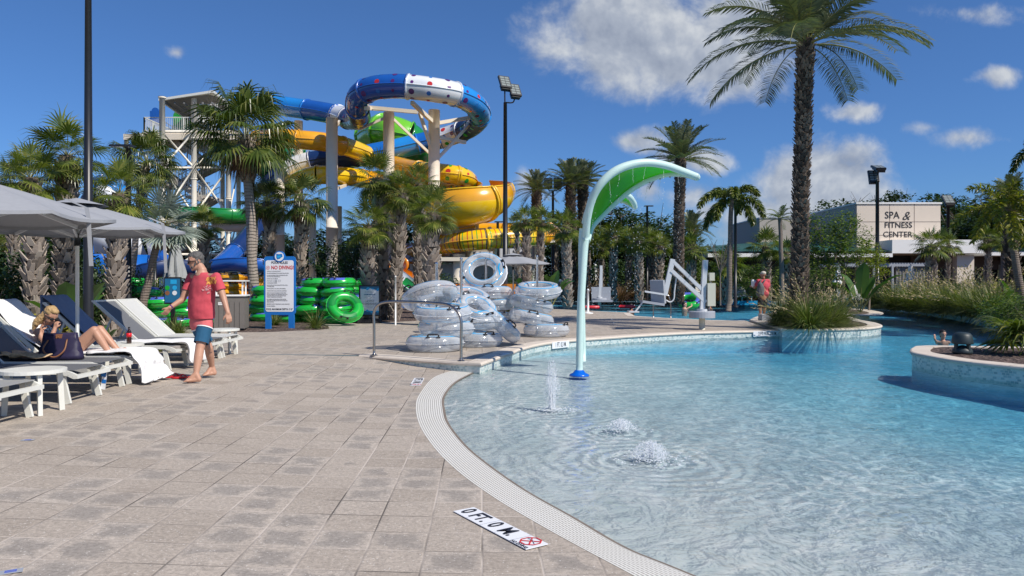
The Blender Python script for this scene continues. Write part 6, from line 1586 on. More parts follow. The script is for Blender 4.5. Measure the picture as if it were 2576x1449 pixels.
rules=[(682.5,'\u2022 WARNING - NO LIFEGUARD ON DUTY.'),(687.6,'\u2022 NO FOOD OR BEVERAGES IN POOL OR ON POOL WET DECK.'),(692.8,'\u2022 NO GLASS OR ANIMALS WITHIN THE FENCED POOL AREA'),(696.2,'  (OR 50 FEET FROM UNFENCED POOL).'),(701.5,'\u2022 BATHING LOAD: 334 PERSONS.'),(706.8,'\u2022 POOL HOURS:  10 am -  8 pm'),(712,'\u2022 SHOWER BEFORE ENTERING.'),(717.5,'\u2022 DO NOT SWALLOW THE WATER ACTIVITY POOL WATER,'),(721,'  IT IS RECIRCULATED.'),(726.3,'\u2022 DO NOT USE POOL IF YOU ARE ILL WITH DIARRHEA.'),(731.8,'\u2022 CHILDREN UNDER 12 SHALL HAVE ADULT SUPERVISION.'),(737,'\u2022 PEOPLE WITH HEALTH PROBLEMS AND PEOPLE USING'),(740.6,'  ALCOHOL, NARCOTICS, OR OTHER DRUGS THAT COULD'),(744,'  CAUSE DROWSINESS SHOULD NOT USE THE POOL(S)'),(747.4,'  WITHOUT CONSULTING A DOCTOR FIRST.'),(752.8,'\u2022 NO SWIMMING ALLOWED DURING SEVERE WEATHER,'),(756.3,'  HEAVY RAIN, OR WHEN LIGHTNING AND THUNDER CAN'),(759.6,'  BE SEEN OR HEARD.'),(765,'\u2022 EMERGENCY CONTACT TELEPHONE 49-(-) (LAND LINE ACCESS).'),(770,'\u2022 NO NIGHT SWIMMING.')]
for py,tx in rules: st(tx,py,2.0,x=-.375,al='LEFT',off=.0008,sx=.70)
st('POOL MAXIMUM DEPTH: 3\'-0"',778,4.6,off=.0012,sx=.78)
mb=MB()
for x in (-.13,-.03):
    rr_=[(x,-.0405,SF(704.4)),(x+.055,-.0405,SF(704.4)),(x+.055,-.0405,SF(709)),(x,-.0405,SF(709))]
    for p,q in zip(rr_,rr_[1:]+rr_[:1]): mb.beam(p,q,.002,.003)
mb.build('hour_boxes',M['sign_black'],e)
# ---------------------------------------------------------------- loose articles board
Yb=G(930,813).y; k2=Yb/F; c=P(930,HY,Yb); e=empty('notice_board',(c.x,Yb,0),0,'black framed LOOSE ARTICLES notice board on a black weighted base','sign')
ZB=lambda py: CH+(708-py)*k2; w=54*k2; z1,z0_=ZB(717),ZB(795)
mb=MB(); 
for (x,z,ww,hh) in ((0,z1-.02,w,.05),(0,z0_+.02,w,.05),(-w/2+.022,(z0_+z1)/2,.045,z1-z0_),(w/2-.022,(z0_+z1)/2,.045,z1-z0_)): mb.box((x,0,z),(ww,.06 if hh<.06 else .058,hh))
mb.build('frame',M['black_metal'],e)
mb=MB(); mb.box((0,.005,(z0_+z1)/2),(w-.04,.03,z1-z0_-.04)); mb.build('poster',M['sign_white'],e)
def wave(y,zb_,edge,mt_,seed,sg,nm):
    mb=MB(); n=40; vs=[]
    for i in range(n+1):
        t=i/n; x=-w/2+.045+(w-.09)*t; zz_=edge+.022*sin(t*11+seed)+.018*sin(t*23+seed*2)+.012*sin(t*5); vs+=[(x,y,zb_),(x,y,zz_)]
    mb.add(vs,[(2*i,2*i+1,2*i+3,2*i+2) for i in range(n)]); mb.build(nm,MT[mt_],e)
wave(-.012,z1-.045,z1-.145,'sign_sky',1,1,'wave_print'); wave(-.014,z1-.045,z1-.11,'sign_deep',2.4,1,'wave_print')
wave(-.012,z0_+.045,z0_+.165,'sign_sky',3,-1,'wave_print'); wave(-.014,z0_+.045,z0_+.125,'sign_deep',4.4,-1,'wave_print')
for tx,py,h,mt_,of in (('FOR YOUR SAFETY AND',733,1.5,'sign_grey',0),('THE SAFETY OF OTHERS,',736,1.5,'sign_grey',0),('LOOSE ARTICLES',741,2.5,'sign_deep',.003),('SUCH AS HATS, GLASSES,',746,1.3,'sign_grey',0),('PHONES, SUNGLASSES, SHOES,',748.7,1.3,'sign_grey',0),('ELECTRONICS, ETC',751.4,1.3,'sign_grey',0),('ARE NOT PERMITTED',755.2,1.7,'sign_grey',.001),('DOWN THE SLIDES.',758.4,1.7,'sign_grey',.001),('WE THANK YOU FOR YOUR',770.3,1.2,'sign_grey',0),('UNDERSTANDING.',773,1.2,'sign_grey',0)):
    textobj('lettering',tx,h*k2/.7,M[mt_],e,(0,-.016,ZB(py)),(pi/2,0,0),'CENTER',of,0,.95,1.1)
for i in range(6):
    mb=MB(); n=20; r=.036; vs=[]
    for q in range(n): a=2*pi*q/n; vs+=[(cos(a)*r,0,sin(a)*r),(cos(a)*r*.72,0,sin(a)*r*.72)]
    mb.add(vs,[(2*q,2*((q+1)%n),2*((q+1)%n)+1,2*q+1) for q in range(n)]); mb.add([(-.6*r,0,.75*r),(-.75*r,0,.6*r),(.6*r,0,-.75*r),(.75*r,0,-.6*r)],[(0,1,2,3)])
    o=mb.build('prohibition_icon',M['sign_grey'],e); o.location=((i-2.5)*.085,-.016,ZB(764.5))
mb=MB(); lx=-w/2+.055; lz=z0_+.085
mb.add([(lx,-.018,lz),(lx+.02,-.018,lz),(lx+.045,-.018,lz+.055),(lx+.03,-.018,lz+.055)],[(0,1,2,3)]); mb.add([(lx+.028,-.018,lz+.03),(lx+.04,-.018,lz+.052),(lx+.062,-.018,lz),(lx+.048,-.018,lz)],[(0,1,2,3)]); mb.build('emblem',M['sign_white'],e)
mb=MB(); mb.box((0,0,.085),(w*1.12,.34,.13),0,None,.82); mb.build('base',M['black_cloth'],e)
for s_ in (-1,1): mb=MB(); mb.box((s_*w*.34,0,.19),(.09,.05,.13)); mb.build('bracket',M['steel'],e)
# ---------------------------------------------------------------- dark slide info board, extinguisher, post
Yd=19.4; c=P(432,HY,Yd); e=empty('info_board',(c.x-.05,Yd,0),radians(0),'dark framed slide information board behind the man','sign'); kd=Yd/F; ZD=lambda py: CH+(708-py)*kd
mb=MB(); mb.box((.08,0,(ZD(697)+ZD(765))/2),(42*kd,.05,(765-697)*kd)); mb.build('frame',M['black_metal'],e)
mb=MB(); mb.box((.08,-.027,(ZD(700)+ZD(762))/2),(38*kd,.006,60*kd)); mb.build('panel',M['sign_deep'],e)
mb=MB(); mb.box((.11,-.032,ZD(709)),(.16,.004,.11)); mb.build('blue_print',M['sign_sky'],e)
for i,(x,py,mt_) in enumerate(((-.05,724,'tube_green'),(-.05,737,'leather'),(.14,724,'sign_sky'),(.14,737,'sign_white'))):
    mb=MB(); mb.lathe([(.06,-.003),(.06,.003)],(x,-.033,ZD(py)),18,0,R90); mb.build('round_picture',M[mt_],e)
mb=MB(); mb.box((.08,0,ZD(765)/2),(.1,.05,ZD(765))); mb.build('stand',M['black_metal'],e)
c=G(462,803); e=empty('extinguisher_post',(c.x,c.y,0),0,'red fire extinguisher hanging on a green post behind the man','post'); kq=c.y/F
mb=MB(); mb.tube([(0,0,0),(0,0,CH+(708-760)*kq)],[.075]*2,14); mb.build('post',M['green_post'],e,True)
mb=MB(); mb.tube([(0,0,CH-52*kq),(0,0,CH-40*kq)],[.10,.10],14); mb.build('red_collar',M['red_plastic'],e,True)
mb=MB(); mb.lathe([(.06,0),(.07,.04),(.07,.32),(.03,.38),(.02,.42)],(0,0,CH-38*kq),14); mb.build('extinguisher',M['red_plastic'],e,True)
# ---------------------------------------------------------------- grey towel cabinet
c=G(575,832); e=empty('towel_cabinet',(c.x,c.y+.2,0),radians(10),'grey slatted towel return cabinet with white raised shelf','cabinet'); kc=c.y/F
w=.80; d=.62; h=CH-(745-708)*kc
mb=MB(); mb.box((0,0,.05+(h-.05)/2),(w,d,h-.05)); mb.build('cabinet_body',M['bin_grey'],e)
mb=MB()
for i in range(6):
    mb.box((-w/2+w*(i+.5)/6,-d/2-.008,.06+(h-.2)/2),(w/6-.02,.014,h-.22)); mb.box((w/2+.008,-d/2+d*(i+.5)/6,.06+(h-.2)/2),(.014,d/6-.02,h-.22))
mb.build('slats',M['bin_grey'],e)
mb=MB(); mb.box((0,0,h+.02),(w+.08,d+.08,.04)); mb.build('top',M['white_plastic'],e)
mb=MB()
for sx in (-1,1):
    for sy in (-1,1): mb.box((sx*(w/2-.06),sy*(d/2-.06),h+.22),(.04,.04,.38))
mb.box((0,0,h+.42),(w+.06,d+.06,.035)); mb.build('shelf',M['white_plastic'],e)
mb=MB(); mb.lathe([(.13,h+.44),(.13,h+.49)],(-.12,0,0),20); mb.build('lid_ring',M['black_cloth'],e)
mb=MB(); mb.box((-.18,-d/2-.02,h-.2),(.2,.01,.08)); mb.build('name_plate',M['white_plastic'],e); textobj('lettering','TOWELS',.045,M['sign_grey'],e,(-.18,-d/2-.027,h-.2),(pi/2,0,0))
for i,(px,py,mt_,lb,w) in enumerate(((988,778,'teal_plastic','teal plastic bin behind the clear tubes beside the notice board',.62),(1030,768,'sign_blue','blue plastic crate behind the top clear tube',.9))):
    c=G(px,py+8); e=empty('plastic_bin',(c.x,c.y,0),0,lb,'bin'); mb=MB(); mb.box((0,0,.42),(w,.55,.84),0,None,1.1); mb.build('bin_body',M[mt_],e); mb=MB(); mb.box((0,0,.86),(w*1.16,.66,.05)); mb.build('lid',M[mt_],e)
e=empty('marker_pole',(P(995,HY,23).x,23,0),0,'slim white pole leaning by the teal bin','pole'); mb=MB(); mb.tube([(0,0,0),(.0,0,1.5)],[.025]*2,8); mb.build('pole',M['white_plastic'],e,True); mb=MB(); mb.sphere((0,0,1.5),.03); mb.build('tip',M['white_plastic'],e)
# ---------------------------------------------------------------- depth markers
def rot_plane(name,label,c,dirx,L,W,text,extra=None,cat='depth marker',nodv=False,size=.17,z=.006):
    ang=atan2(dirx.y,dirx.x); e=empty(name,c,ang,label,cat); mb=MB(); mb.box((0,0,.003),(L,W,.004)); mb.build('tiles',M['sign_white'],e)
    mb=MB(); n=int(L/W)
    for i in range(1,n): mb.box((-L/2+L*i/n,0,.0055),(.004,W,.002))
    mb.build('joints',M['lift_grey'],e)
    for tx,x,sz in text: textobj('lettering',tx,sz,M['sign_black'],e,(x,0,.0075),(0,0,0),off=sz*.022,sx=.80)
    if nodv: 
        mb=MB(); vs=[]
        for i in range(8): a=2*pi*i/8+pi/8; vs+=[(cos(a)*.068,sin(a)*.068,0),(cos(a)*.058,sin(a)*.058,0)]
        mb.add(vs,[(2*i,2*((i+1)%8),2*((i+1)%8)+1,2*i+1) for i in range(8)])
        for s_ in (-1,1): mb.beam((-.042,s_*.042,0),(.042,-s_*.042,0),.009,.001)
        o=mb.build('no_diving_symbol',M['sign_red'],e); o.location=(L/2-.085,.015,.0085)
        mb=MB()
        mb.tube(smoothpath([V((-.045,.012,0)),V((-.01,.018,0)),V((.045,-.008,0))],3),[.0035]*7,4); mb.build('diver',M['lift_grey'],e).location=(L/2-.085,.015,.0075)
        textobj('lettering','NO DIVING',.03,M['sign_black'],e,(L/2-.085,-.066,.0075),(0,0,0),off=.001)
    return e
p0=G(1183,1283,-.13); p1=G(1330,1357,-.13); c=(p0+p1)/2; dv=(p1-p0); Lm=dv.length+.06
zc_=deckz(c.x,c.y)
rot_plane('depth_marker','large white 0 FT 0 M NO DIVING tile strip on the pavers beside the drain',(c.x,c.y,zc_+.006),dv,.83,.155,[('0',-.355,.155),('FT.',-.20,.155),('0',-.03,.155),('M.',.12,.155)],nodv=True)
p0=G(1056,941,-.1);p1=G(1043,963,-.1); c=(p0+p1)/2; rot_plane('depth_marker','small distant 0 FT 0 M tile strip on the apron near the coping',(c.x,c.y,deckz(c.x,c.y)+.004),(p1-p0),.83,.155,[('0',-.33,.17),('FT.',-.18,.17),('0',-.01,.17),('M.',.15,.17)],nodv=True)
p0=G(1232,899,0);p1=G(1268,888,0); c=(p0+p1)/2; e=rot_plane('depth_marker','small white marker tiles on the coping by the handrail',(c.x+.1,c.y,.009),(p1-p0),.5,.12,[('0',-.18,.12),('FT.',-.04,.12),('0',.12,.12)])
def wall_marker(label,px0,px1,py,z,text,sz,line):
    # find the stretch of wall under the two pixels
    def hit(px):
        best=None
        for a,b in zip(line,line[1:]):
            fa=a[0]/a[1]-(px-CX)/F; fb=b[0]/b[1]-(px-CX)/F
            if fa*fb<=0 and a[1]>0:
                t=fa/(fa-fb) if fa!=fb else 0; q=V((a[0]+(b[0]-a[0])*t,a[1]+(b[1]-a[1])*t,0))
                if best is None or q.y<best.y: best=q
        return best
    a=hit(px0);b=hit(px1); c=(a+b)/2; d=b-a; ang=atan2(d.y,d.x); L=d.length; e=empty('depth_marker',(c.x,c.y,z),ang,label,'depth marker')
    mb=MB(); mb.box((0,-.03,0),(L,.02,.145)); mb.build('tiles',M['sign_white'],e)
    textobj('lettering',text,sz,M['sign_black'],e,(0,-.042,0),(pi/2,0,0),off=.002,sx=L*.92/(len(text)*sz*.56))
wall_marker('1 FT 0.3 M depth tiles on the pool wall right of the clear tubes',1386,1428,868,-.082,'1 FT. 0.3 M.',.15,NEAR)
wall_marker('depth tiles reading 2 FT 9 IN on the wall left of the island',1893,1964,840,-.082,'2 FT. 9 IN. 0.8 M.',.14,NEAR)
for px0,px1,tx,lb in ((1418,1455,'3 FT. 6 IN. 1.1 M.','3 FT 6 IN tiles on the far pool wall at its left'),(1655,1700,'3 FT. 3 IN. 1.0 M.','3 FT 3 IN tiles on the far pool wall, behind lift chair'),(1846,1885,'3 FT. 0.9 M.','3 FT tiles on the far pool wall right of the lift post')):
    wall_marker(lb,px0,px1,755,-.075,tx,.14,BACK[::1])
# small blue stickers on the pavers
for px,py,r,lb in ((70,1108,.2,'small faded blue and white sticker on the pavers below the loungers'),(27,1440,.5,'faded blue sticker on a paver in the bottom left corner'),(1905,824,0,'pale blue sticker on the deck left of the island')):
    c=G(px,py,0); z=deckz(c.x,c.y) if c.y<14 else 0; c=G(px,py,z); e=empty('deck_sticker',(c.x,c.y,z+.004),r,lb,'sticker'); mb=MB(); mb.box((0,0,.001),(.10 if py>900 else .5,.055 if py>900 else .3,.002)); mb.build('plate',M['lift_grey'],e); mb=MB()
    for k in range(3): mb.box((0,-.012+.012*k,.003),(.05,.006,.001))
    mb.build('blue_print',M['tube_patch'],e)
# ---------------------------------------------------------------- pool lifts
def lift(label,base,s,yaw=0,full=True):
    e=empty('pool_lift',base,yaw,label,'pool lift'); e.scale=(s,s,s)
    mb=MB(); mb.tube([(0,0,0),(0,0,.36)],[.085]*2,16); 
    o=mb.build('stem',M['lift_beige'],e,True)
    mb=MB(); mb.lathe([(.36,.33),(.36,.50),(.34,.52)],n=28); mb.build('round_base',M['lift_grey'],e)
    mb=MB(); mb.lathe([(.15,.52),(.15,.58)],n=20); mb.build('swivel',M['lift_white'],e)
    mb=MB(); mb.beam((0,0,.56),(.09,0,1.95),.13,.15,up=V((0,1,0))); mb.build('mast',M['lift_white'],e)
    return e
cb=G(1766,829); e=lift('white pool lift in front with slanting twin arms and grey seat',(cb.x,cb.y,0),1.0); kl=cb.y/F
def LP(px,py,dy=0): p=P(px,py,cb.y+dy); return V((p.x-cb.x,dy,p.z))
mb=MB(); mb.beam(LP(1775,760),LP(1688,680),.10,.16,up=V((0,1,0))); mb.build('lower_arm',M['lift_white'],e)
mb=MB(); mb.beam(LP(1772,735),LP(1695,660),.09,.13,up=V((0,1,0))); mb.build('upper_arm',M['lift_white'],e)
mb=MB(); mb.beam(LP(1692,652),LP(1672,742),.13,.12,up=V((0,1,0))); mb.build('seat_link',M['lift_white'],e)
mb=MB(); mb.box((LP(1660,706)+LP(1650,762))/2,(.42,.09,.66),0,Matrix.Rotation(radians(-40),3,'Z')@Matrix.Rotation(radians(8),3,'X')); mb.build('seat_back',M['lift_grey'],e)
mb=MB(); mb.beam(LP(1668,766),LP(1613,758),.46,.07); mb.build('seat_pan',M['lift_grey'],e)
for dy in (-.24,.24): mb=MB(); mb.beam(LP(1679,742,dy),LP(1622,733,dy),.04,.05); mb.build('armrest',M['lift_white'],e)
mb=MB()
for dy in (-.15,.15): mb.beam(LP(1617,760,dy),LP(1598,784,dy),.05,.04); 
mb.beam(LP(1605,784),LP(1580,784),.42,.04); mb.build('footrest',M['lift_white'],e)
mb=MB(); mb.box(LP(1788,741,-.05),(.22,.2,.64)); mb.build('battery_box',M['lift_beige'],e)
mb=MB(); mb.box(LP(1790,696,-.05),(.14,.14,.22)); mb.tube([LP(1787,708),LP(1787,728)],[.03]*2,8); mb.build('control_box',M['lift_beige'],e)
mb=MB(); pp=smoothpath([LP(1702,696),LP(1697,730),LP(1695,752),LP(1686,760),LP(1675,755)],5); mb.tube(pp,[.02]*len(pp),6); mb.build('hose',M['lift_white'],e,True)
mb=MB(); pp=smoothpath([LP(1787,765),LP(1782,785),LP(1774,800)],5); mb.tube(pp,[.012]*len(pp),6); mb.build('cable',M['lift_white'],e,True)
cb=G(1508,776); e=lift('rear pool lift with an empty grey seat facing the camera',(cb.x,cb.y,0),1.0,0); kl=cb.y/F
mb=MB(); mb.beam(LP(1512,722),LP(1512,754),.95,.14,up=V((0,1,0))); mb.build('seat_back',M['lift_grey'],e)
mb=MB(); mb.box(LP(1514,757,-.2),(1.0,.5,.1)); mb.build('seat_pan',M['lift_grey'],e)
mb=MB(); mb.beam(LP(1512,668),LP(1512,722),.13,.13,up=V((0,1,0))); mb.build('seat_link',M['lift_white'],e)
# handrail of the far steps
a=G(1645,800); e=empty('ladder_rail',(a.x,a.y,0),0,'thin curved steel ladder rail left of the pool lift post','handrail'); mb=MB(); kk=a.y/F
for dx,top in ((-.02,.95),(.62,.95)):
    pp=smoothpath([V((dx,0,0)),V((dx-.0,0,.5)),V((dx-.1,.0,top-.1)),V((dx-.30,.2,top))] if dx>.1 else [V((dx,0,0)),V((dx,0,.5)),V((dx,0,.9))],4); mb.tube(pp,[.022]*len(pp),8)
mb.build('rail',M['steel'],e,True)
# stanchions and rescue tubes
for px,py,h,lb in ((1479,789,.95,'white stanchion post left of the rear pool lift'),):
    c=G(px,py); k=c.y/F; e=empty('stanchion',(c.x,c.y,0),0,lb,'stanchion'); mb=MB(); mb.tube([(0,0,.02),(0,0,(py-731)*k)],[.05,.045],12); mb.build('post',M['white_plastic'],e,True); mb=MB(); mb.lathe([(.22,0),(.22,.03),(.1,.06),(.05,.08)],n=20); mb.build('base',M['white_plastic'],e); mb=MB(); mb.sphere((0,0,(py-731)*k+.03),.05); mb.build('knob',M['white_plastic'],e,True)
for px,py,lb in ((1487,778,'red rescue tube lying on the far deck beside the stanchion'),(1578,776,'red rescue tube floating near the swimmer')):
    c=G(px,py); tag(MB.build((lambda m:(m.tube([(-.42,0,.09),(-.36,0,.09),(.36,0,.09),(.42,0,.09)],[.04,.09,.09,.04],12),m)[1])(MB()),'rescue_tube',M['red_plastic'],None,True),lb,'rescue tube').location=(c.x,c.y,0)
# speakers / ground boxes
def garden_speaker(label,c,s,mt_='dark_plastic'):
    e=empty('garden_speaker',c,0,label,'speaker'); e.scale=(s,s,s); mb=MB(); mb.lathe([(.19,0),(.205,.04),(.19,.10),(.10,.17),(.02,.19)],n=20); mb.build('base',M[mt_],e,True)
    mb=MB()
    for a in (0.3,1.9,3.4,5.0): mb.beam((cos(a)*.17,sin(a)*.17,.05),(cos(a)*.16,sin(a)*.16,.26),.05,.05)
    mb.build('struts',M[mt_],e)
    mb=MB(); mb.lathe([(.21,.22),(.215,.24),(.19,.40),(.15,.455),(.06,.475)],n=20); mb.build('hood',M[mt_],e,True)
c=G(2421,890,.08); garden_speaker('dark mushroom shaped garden speaker on the near planter',(c.x,c.y,.08),.80*1.0)
c=G(1963,806,ISZ); garden_speaker('dark garden speaker under the island grasses',(c.x,c.y-1.2,ISZ-.02),.95,'dark_plastic')
c=G(1863,757,0); garden_speaker('small dark teal speaker on the far bank left of the man',(c.x,c.y+.3,0),1.6,'teal_plastic')
c=G(1925,812,.0); e=empty('junction_box',(c.x,c.y,.05),.2,'small grey electric box by the feet of the standing man','box'); mb=MB(); mb.box((0,0,.12),(.36,.25,.2)); mb.build('box_body',M['lift_grey'],e); mb=MB(); mb.box((0,0,.23),(.38,.27,.02)); mb.build('lid',M['alu'],e)
# blue step box in far pool, loungers far off
c=G(1845,766,WZ); e=empty('pool_step',(c.x+.8,c.y,WZ),0,'light blue submerged ledge block beside the far bank','ledge'); mb=MB(); mb.box((0,0,.12),(3.2,1.2,.28)); mb.build('block',M['vinyl_blue'],e)
for i,(px,lb) in enumerate(((1842,'pale lounger back left of the standing man'),(1866,'pale lounger back just beside the standing man'),(1760,'pale lounger back in the shade behind the lift post'),(2160,'pale chair back behind the sparse tree'),(2272,'pale chair back under the pergola'))):
    Y=50 if px<2000 else 41; b=P(px,HY,Y); e=empty('far_lounger',(b.x,Y,0),0,lb,'sun lounger','distant loungers'); mb=MB(); mb.add([(-.32,0,.35),(.32,0,.35),(.32,.5,1.15),(-.32,.5,1.15)],[(0,1,2,3)]); mb.build('back_sling',M['sling_light'],e)
    mb=MB(); mb.box((0,-.6,.35),(.66,1.3,.05)); mb.build('seat',M['sling_light'],e)
    for sx in (-.3,.3): mb=MB(); mb.box((sx,-1.1,.17),(.05,.05,.34)); mb.build('leg',M['white_metal'],e)
b=P(2112,HY,40); e=empty('towel_bin',(b.x,40,0),0,'blue and white cooler on the far bank behind the sparse tree','cooler'); mb=MB(); mb.box((0,0,.25),(.8,.5,.5)); mb.build('tub',M['sign_blue'],e); mb=MB(); mb.box((0,0,.55),(.84,.54,.10)); mb.build('lid',M['sign_white'],e)
# ---------------------------------------------------------------- green leaf splash feature
b=G(1457,946,WZ); Yp=b.y
def LQ(px,py,dy=0): return P(px,py,Yp+dy)-V((b.x,b.y,WZ))
def leaf_feature(label,base,nearpts,farpts,pole,rP,rR,bolts=8):
    e=empty('splash_leaf',base,0,label,'splash feature')
    NP=smoothpath(nearpts,7); FP=smoothpath(farpts,7)
    k=min(len(NP),len(FP))
    mb=MB(); pp=smoothpath(pole,6); n=len(pp); mb.tube(pp,[rP[0]+(rP[1]-rP[0])*i/(n-1) for i in range(n)],18); mb.build('pole',M['mint'],e,True)
    for L in (NP,FP):
        mb=MB(); n=len(L); mb.tube(L,[rR*(1.0-.25*abs(i/(n-1)-.45)) for i in range(n)],14); mb.build('rim',M['mint'],e,True)
        mb=MB(); mb.sphere(L[-1],rR*.86,14,8); mb.build('rim_tip',M['mint'],e,True)
    mb=MB(); vs=[]; m=8
    for i in range(k):
        a=NP[i];c=FP[i]
        for j in range(m+1): t=j/m; q=a.lerp(c,t); q.z+=.10*sin(pi*t)*sin(pi*min(1,i/(k-1)+.05)); vs.append(q)
    mb.add(vs,[(i*(m+1)+j,(i+1)*(m+1)+j,(i+1)*(m+1)+j+1,i*(m+1)+j+1) for i in range(k-1) for j in range(m)])
    o=mb.build('leaf_skin',M['leaf_feature'],e,True); s=o.modifiers.new('t','SOLIDIFY'); s.thickness=.015
    mb=MB()
    for i in range(4,k-6,5): q=FP[i]+V((0,-.01,-rR*.95)); mb.sphere(q,.016,8,5)
    mb.build('nozzles',M['steel'],e,True)
    return e,NP,FP
near=[LQ(1473,600,-.15),LQ(1478,548,-.3),LQ(1490,500,-.42),LQ(1512,462,-.5),LQ(1545,432,-.5),LQ(1585,415,-.45),LQ(1630,409,-.38),LQ(1675,416,-.25),LQ(1715,430,-.12),LQ(1752,444,0)]
far=[LQ(1476,606,.1),LQ(1488,570,.35),LQ(1510,545,.55),LQ(1540,515,.7),LQ(1575,484,.75),LQ(1612,460,.7),LQ(1650,444,.55),LQ(1685,436,.38),LQ(1722,437,.18),LQ(1753,446,.02)]
e,NPp,FPp=leaf_feature('tall pale green leaf shaped splash arch with bright green underside',tuple(b),near,far,[V((0,0,0)),LQ(1460,800),LQ(1465,700),LQ(1470,620),LQ(1474,585,-.03)],(.056,.068),.066)
mb=MB(); mb.lathe([(.165,.0),(.155,.03),(.10,.055),(.075,.09),(.062,.10)],n=24); mb.build('blue_foot',M['foot_blue'],e,True)
b2=P(1467,HY,14.2); b2=V((b2.x,14.2,WZ)); 
def LR(px,py,dy=0): return P(px,py,14.2+dy)-b2
near2=[LR(1470,560,0),LR(1478,532,-.2),LR(1500,505,-.4),LR(1530,490,-.5),LR(1562,486,-.45),LR(1582,494,-.3),LR(1594,510,-.1),LR(1597,520,0)]
far2=[LR(1472,568,.1),LR(1490,548,.35),LR(1515,525,.6),LR(1542,508,.7),LR(1560,503,.6),LR(1578,508,.4),LR(1590,515,.15),LR(1597,521,.02)]
leaf_feature('second, more distant leaf splash arch peeking out behind the first',tuple(b2),near2,far2,[V((0,0,0)),LR(1463,700),LR(1463,620),LR(1466,575)],(.055,.066),.06)
# strings of drops falling from the leaf
R.seed(12); mb=MB()
for k in range(17):
    L=FPp if k%2 else NPp; q=L[int(8+(len(L)-18)*(k/16))]+V(b); vx=U(-.32,.22); vy=U(-.2,.2); T_=U(.55,.72)
    for i in range(60):
        t=T_*(i/60)**.75; 
        if i>14 and R.random()<.45: continue
        j=.022*t/T_*2; p=q+V((vx*t+U(-j,j),vy*t+U(-j,j),-4.9*t*t*.95+.0)); 
        if p.z<WZ: continue
        if i<15: mb.tube([p,q+V((vx*(t+.012),vy*(t+.012),-4.9*(t+.012)**2*.95))],[.0022]*2,4)
        else: mb.sphere(p,(.0045,.0045,U(.005,.011)),5,4)
tag(mb.build('falling_water',M['splash'],None,True),'fine strings of falling drops under the leaf arch','water drops',None,'stuff')
# fountain jets
def jet(label,px,py,h,w,n,seed,strands=6):
    """broken column of water: thin ragged filaments, many fine drops and low foam where it falls back"""
    R.seed(seed); c=G(px,py,WZ); e=empty('water_jet',(c.x,c.y,WZ),0,label,'water jet'); mb=MB()
    for k in range(strands):
        a=U(0,6.28); r=w*U(.02,.22); hh=h*U(.45,1.0); n_=10; pp=[]; bend=U(-.3,.3)
        for i in range(n_):
            t=i/(n_-1); pp.append(V((cos(a+bend*t)*r*(.5+t)+U(-.008,.008),sin(a+bend*t)*r*(.5+t)+U(-.008,.008),hh*t)))
        pp=smoothpath(pp,2); m=len(pp); mb.tube(pp,[max(.0012,.013*(1-i/m)**.8*U(.5,1.3)) for i in range(m)],5)
    mb.build('strands',M['splash'],e,True); mb=MB()
    for i in range(n):
        t=R.random(); a=U(0,6.28); env=(.22+.35*sin(pi*t)**2) if h>.4 else sqrt(max(0,1-t*t))*.85
        r=w*env*sqrt(R.random()); s=U(.0014,.0048)
        mb.sphere((cos(a)*r,sin(a)*r,h*t*U(.7,1.05)),(s,s,s*U(.8,2.2)),5,3)
    mb.build('drops',M['splash'],e,True)['kind']='stuff'; mb=MB()
    for i in range(n//5):
        a=U(0,6.28); r=w*(.3+1.5*R.random()**2); s=U(.002,.009); mb.sphere((cos(a)*r,sin(a)*r*1.0,.002),(s*1.8,s*1.8,s*.30),6,3)
    mb.build('foam',M['splash'],e,True)['kind']='stuff'
jet('tallest bubbling water jet, breaking into drops left of the splash arch foot',1388,1030,.60,.20,1500,1,16)
jet('low middle bubbling jet between the tall jet and the nearest one',1562,1078,.10,.18,900,2,9)
jet('low wide bubbling jet nearest the camera',1636,1152,.15,.21,1400,3,14)
# ---------------------------------------------------------------- people
def loft(mb,rings,Mx,n=24):
    vs=[(c+Mx@V((rx*cos(2*pi*j/n),ry*sin(2*pi*j/n),0))) for c,rx,ry in rings for j in range(n)]; k=len(rings)
    mb.add(vs,[(i*n+j,i*n+(j+1)%n,(i+1)*n+(j+1)%n,(i+1)*n+j) for i in range(k-1) for j in range(n)]+[tuple(range(n))[::-1],tuple(range((k-1)*n,k*n))])
def soft(name,caps,voxel,mt,parent,smooth=3,wr=0,ell=(),wscale=9,flat=None,rings=None,RM=None):
    """one continuous skin grown over tapered limbs: (p,r,q,r2) capsules and (centre,(rx,ry,rz),matrix) swellings"""
    mb=MB()
    for p,r1,q,r2 in caps: mb.capsule(p,r1,q,r2,12)
    for c,r,Mx in ell: mb.sphere(c,r,14,10,0,Mx)
    if rings: loft(mb,rings,RM)
    o=mb.build(name,MT[mt],parent); remesh(o,voxel,smooth)
    if wr:
        me=o.data
        out=[]
        for v in me.vertices:
            c=v.co.copy(); n=mnoise.noise(c*wscale)+.5*mnoise.noise(c*wscale*2.3); c+=v.normal*n*wr; out.extend(c)
        me.vertices.foreach_set('co',out); me.update()
    for p in o.data.polygons: p.use_smooth=True
    return o
def trim(o,cuts):
    """clean hems: drop what lies beyond each (point, normal, reach)"""
    import bmesh
    bm=bmesh.new(); bm.from_mesh(o.data)
    for p,n,rad in cuts:
        n=n.normalized(); near=[f for f in bm.faces if (f.calc_center_median()-p).length<rad]
        g=set(near)
        for f in near: g.update(f.verts); g.update(f.edges)
        bmesh.ops.bisect_plane(bm,geom=list(g),plane_co=p,plane_no=n,dist=1e-5)
        dv=[v for v in bm.verts if (v.co-p).length<rad and (v.co-p).dot(n)>1e-4]
        bmesh.ops.delete(bm,geom=dv,context='VERTS')
    bm.to_mesh(o.data); bm.free(); return o
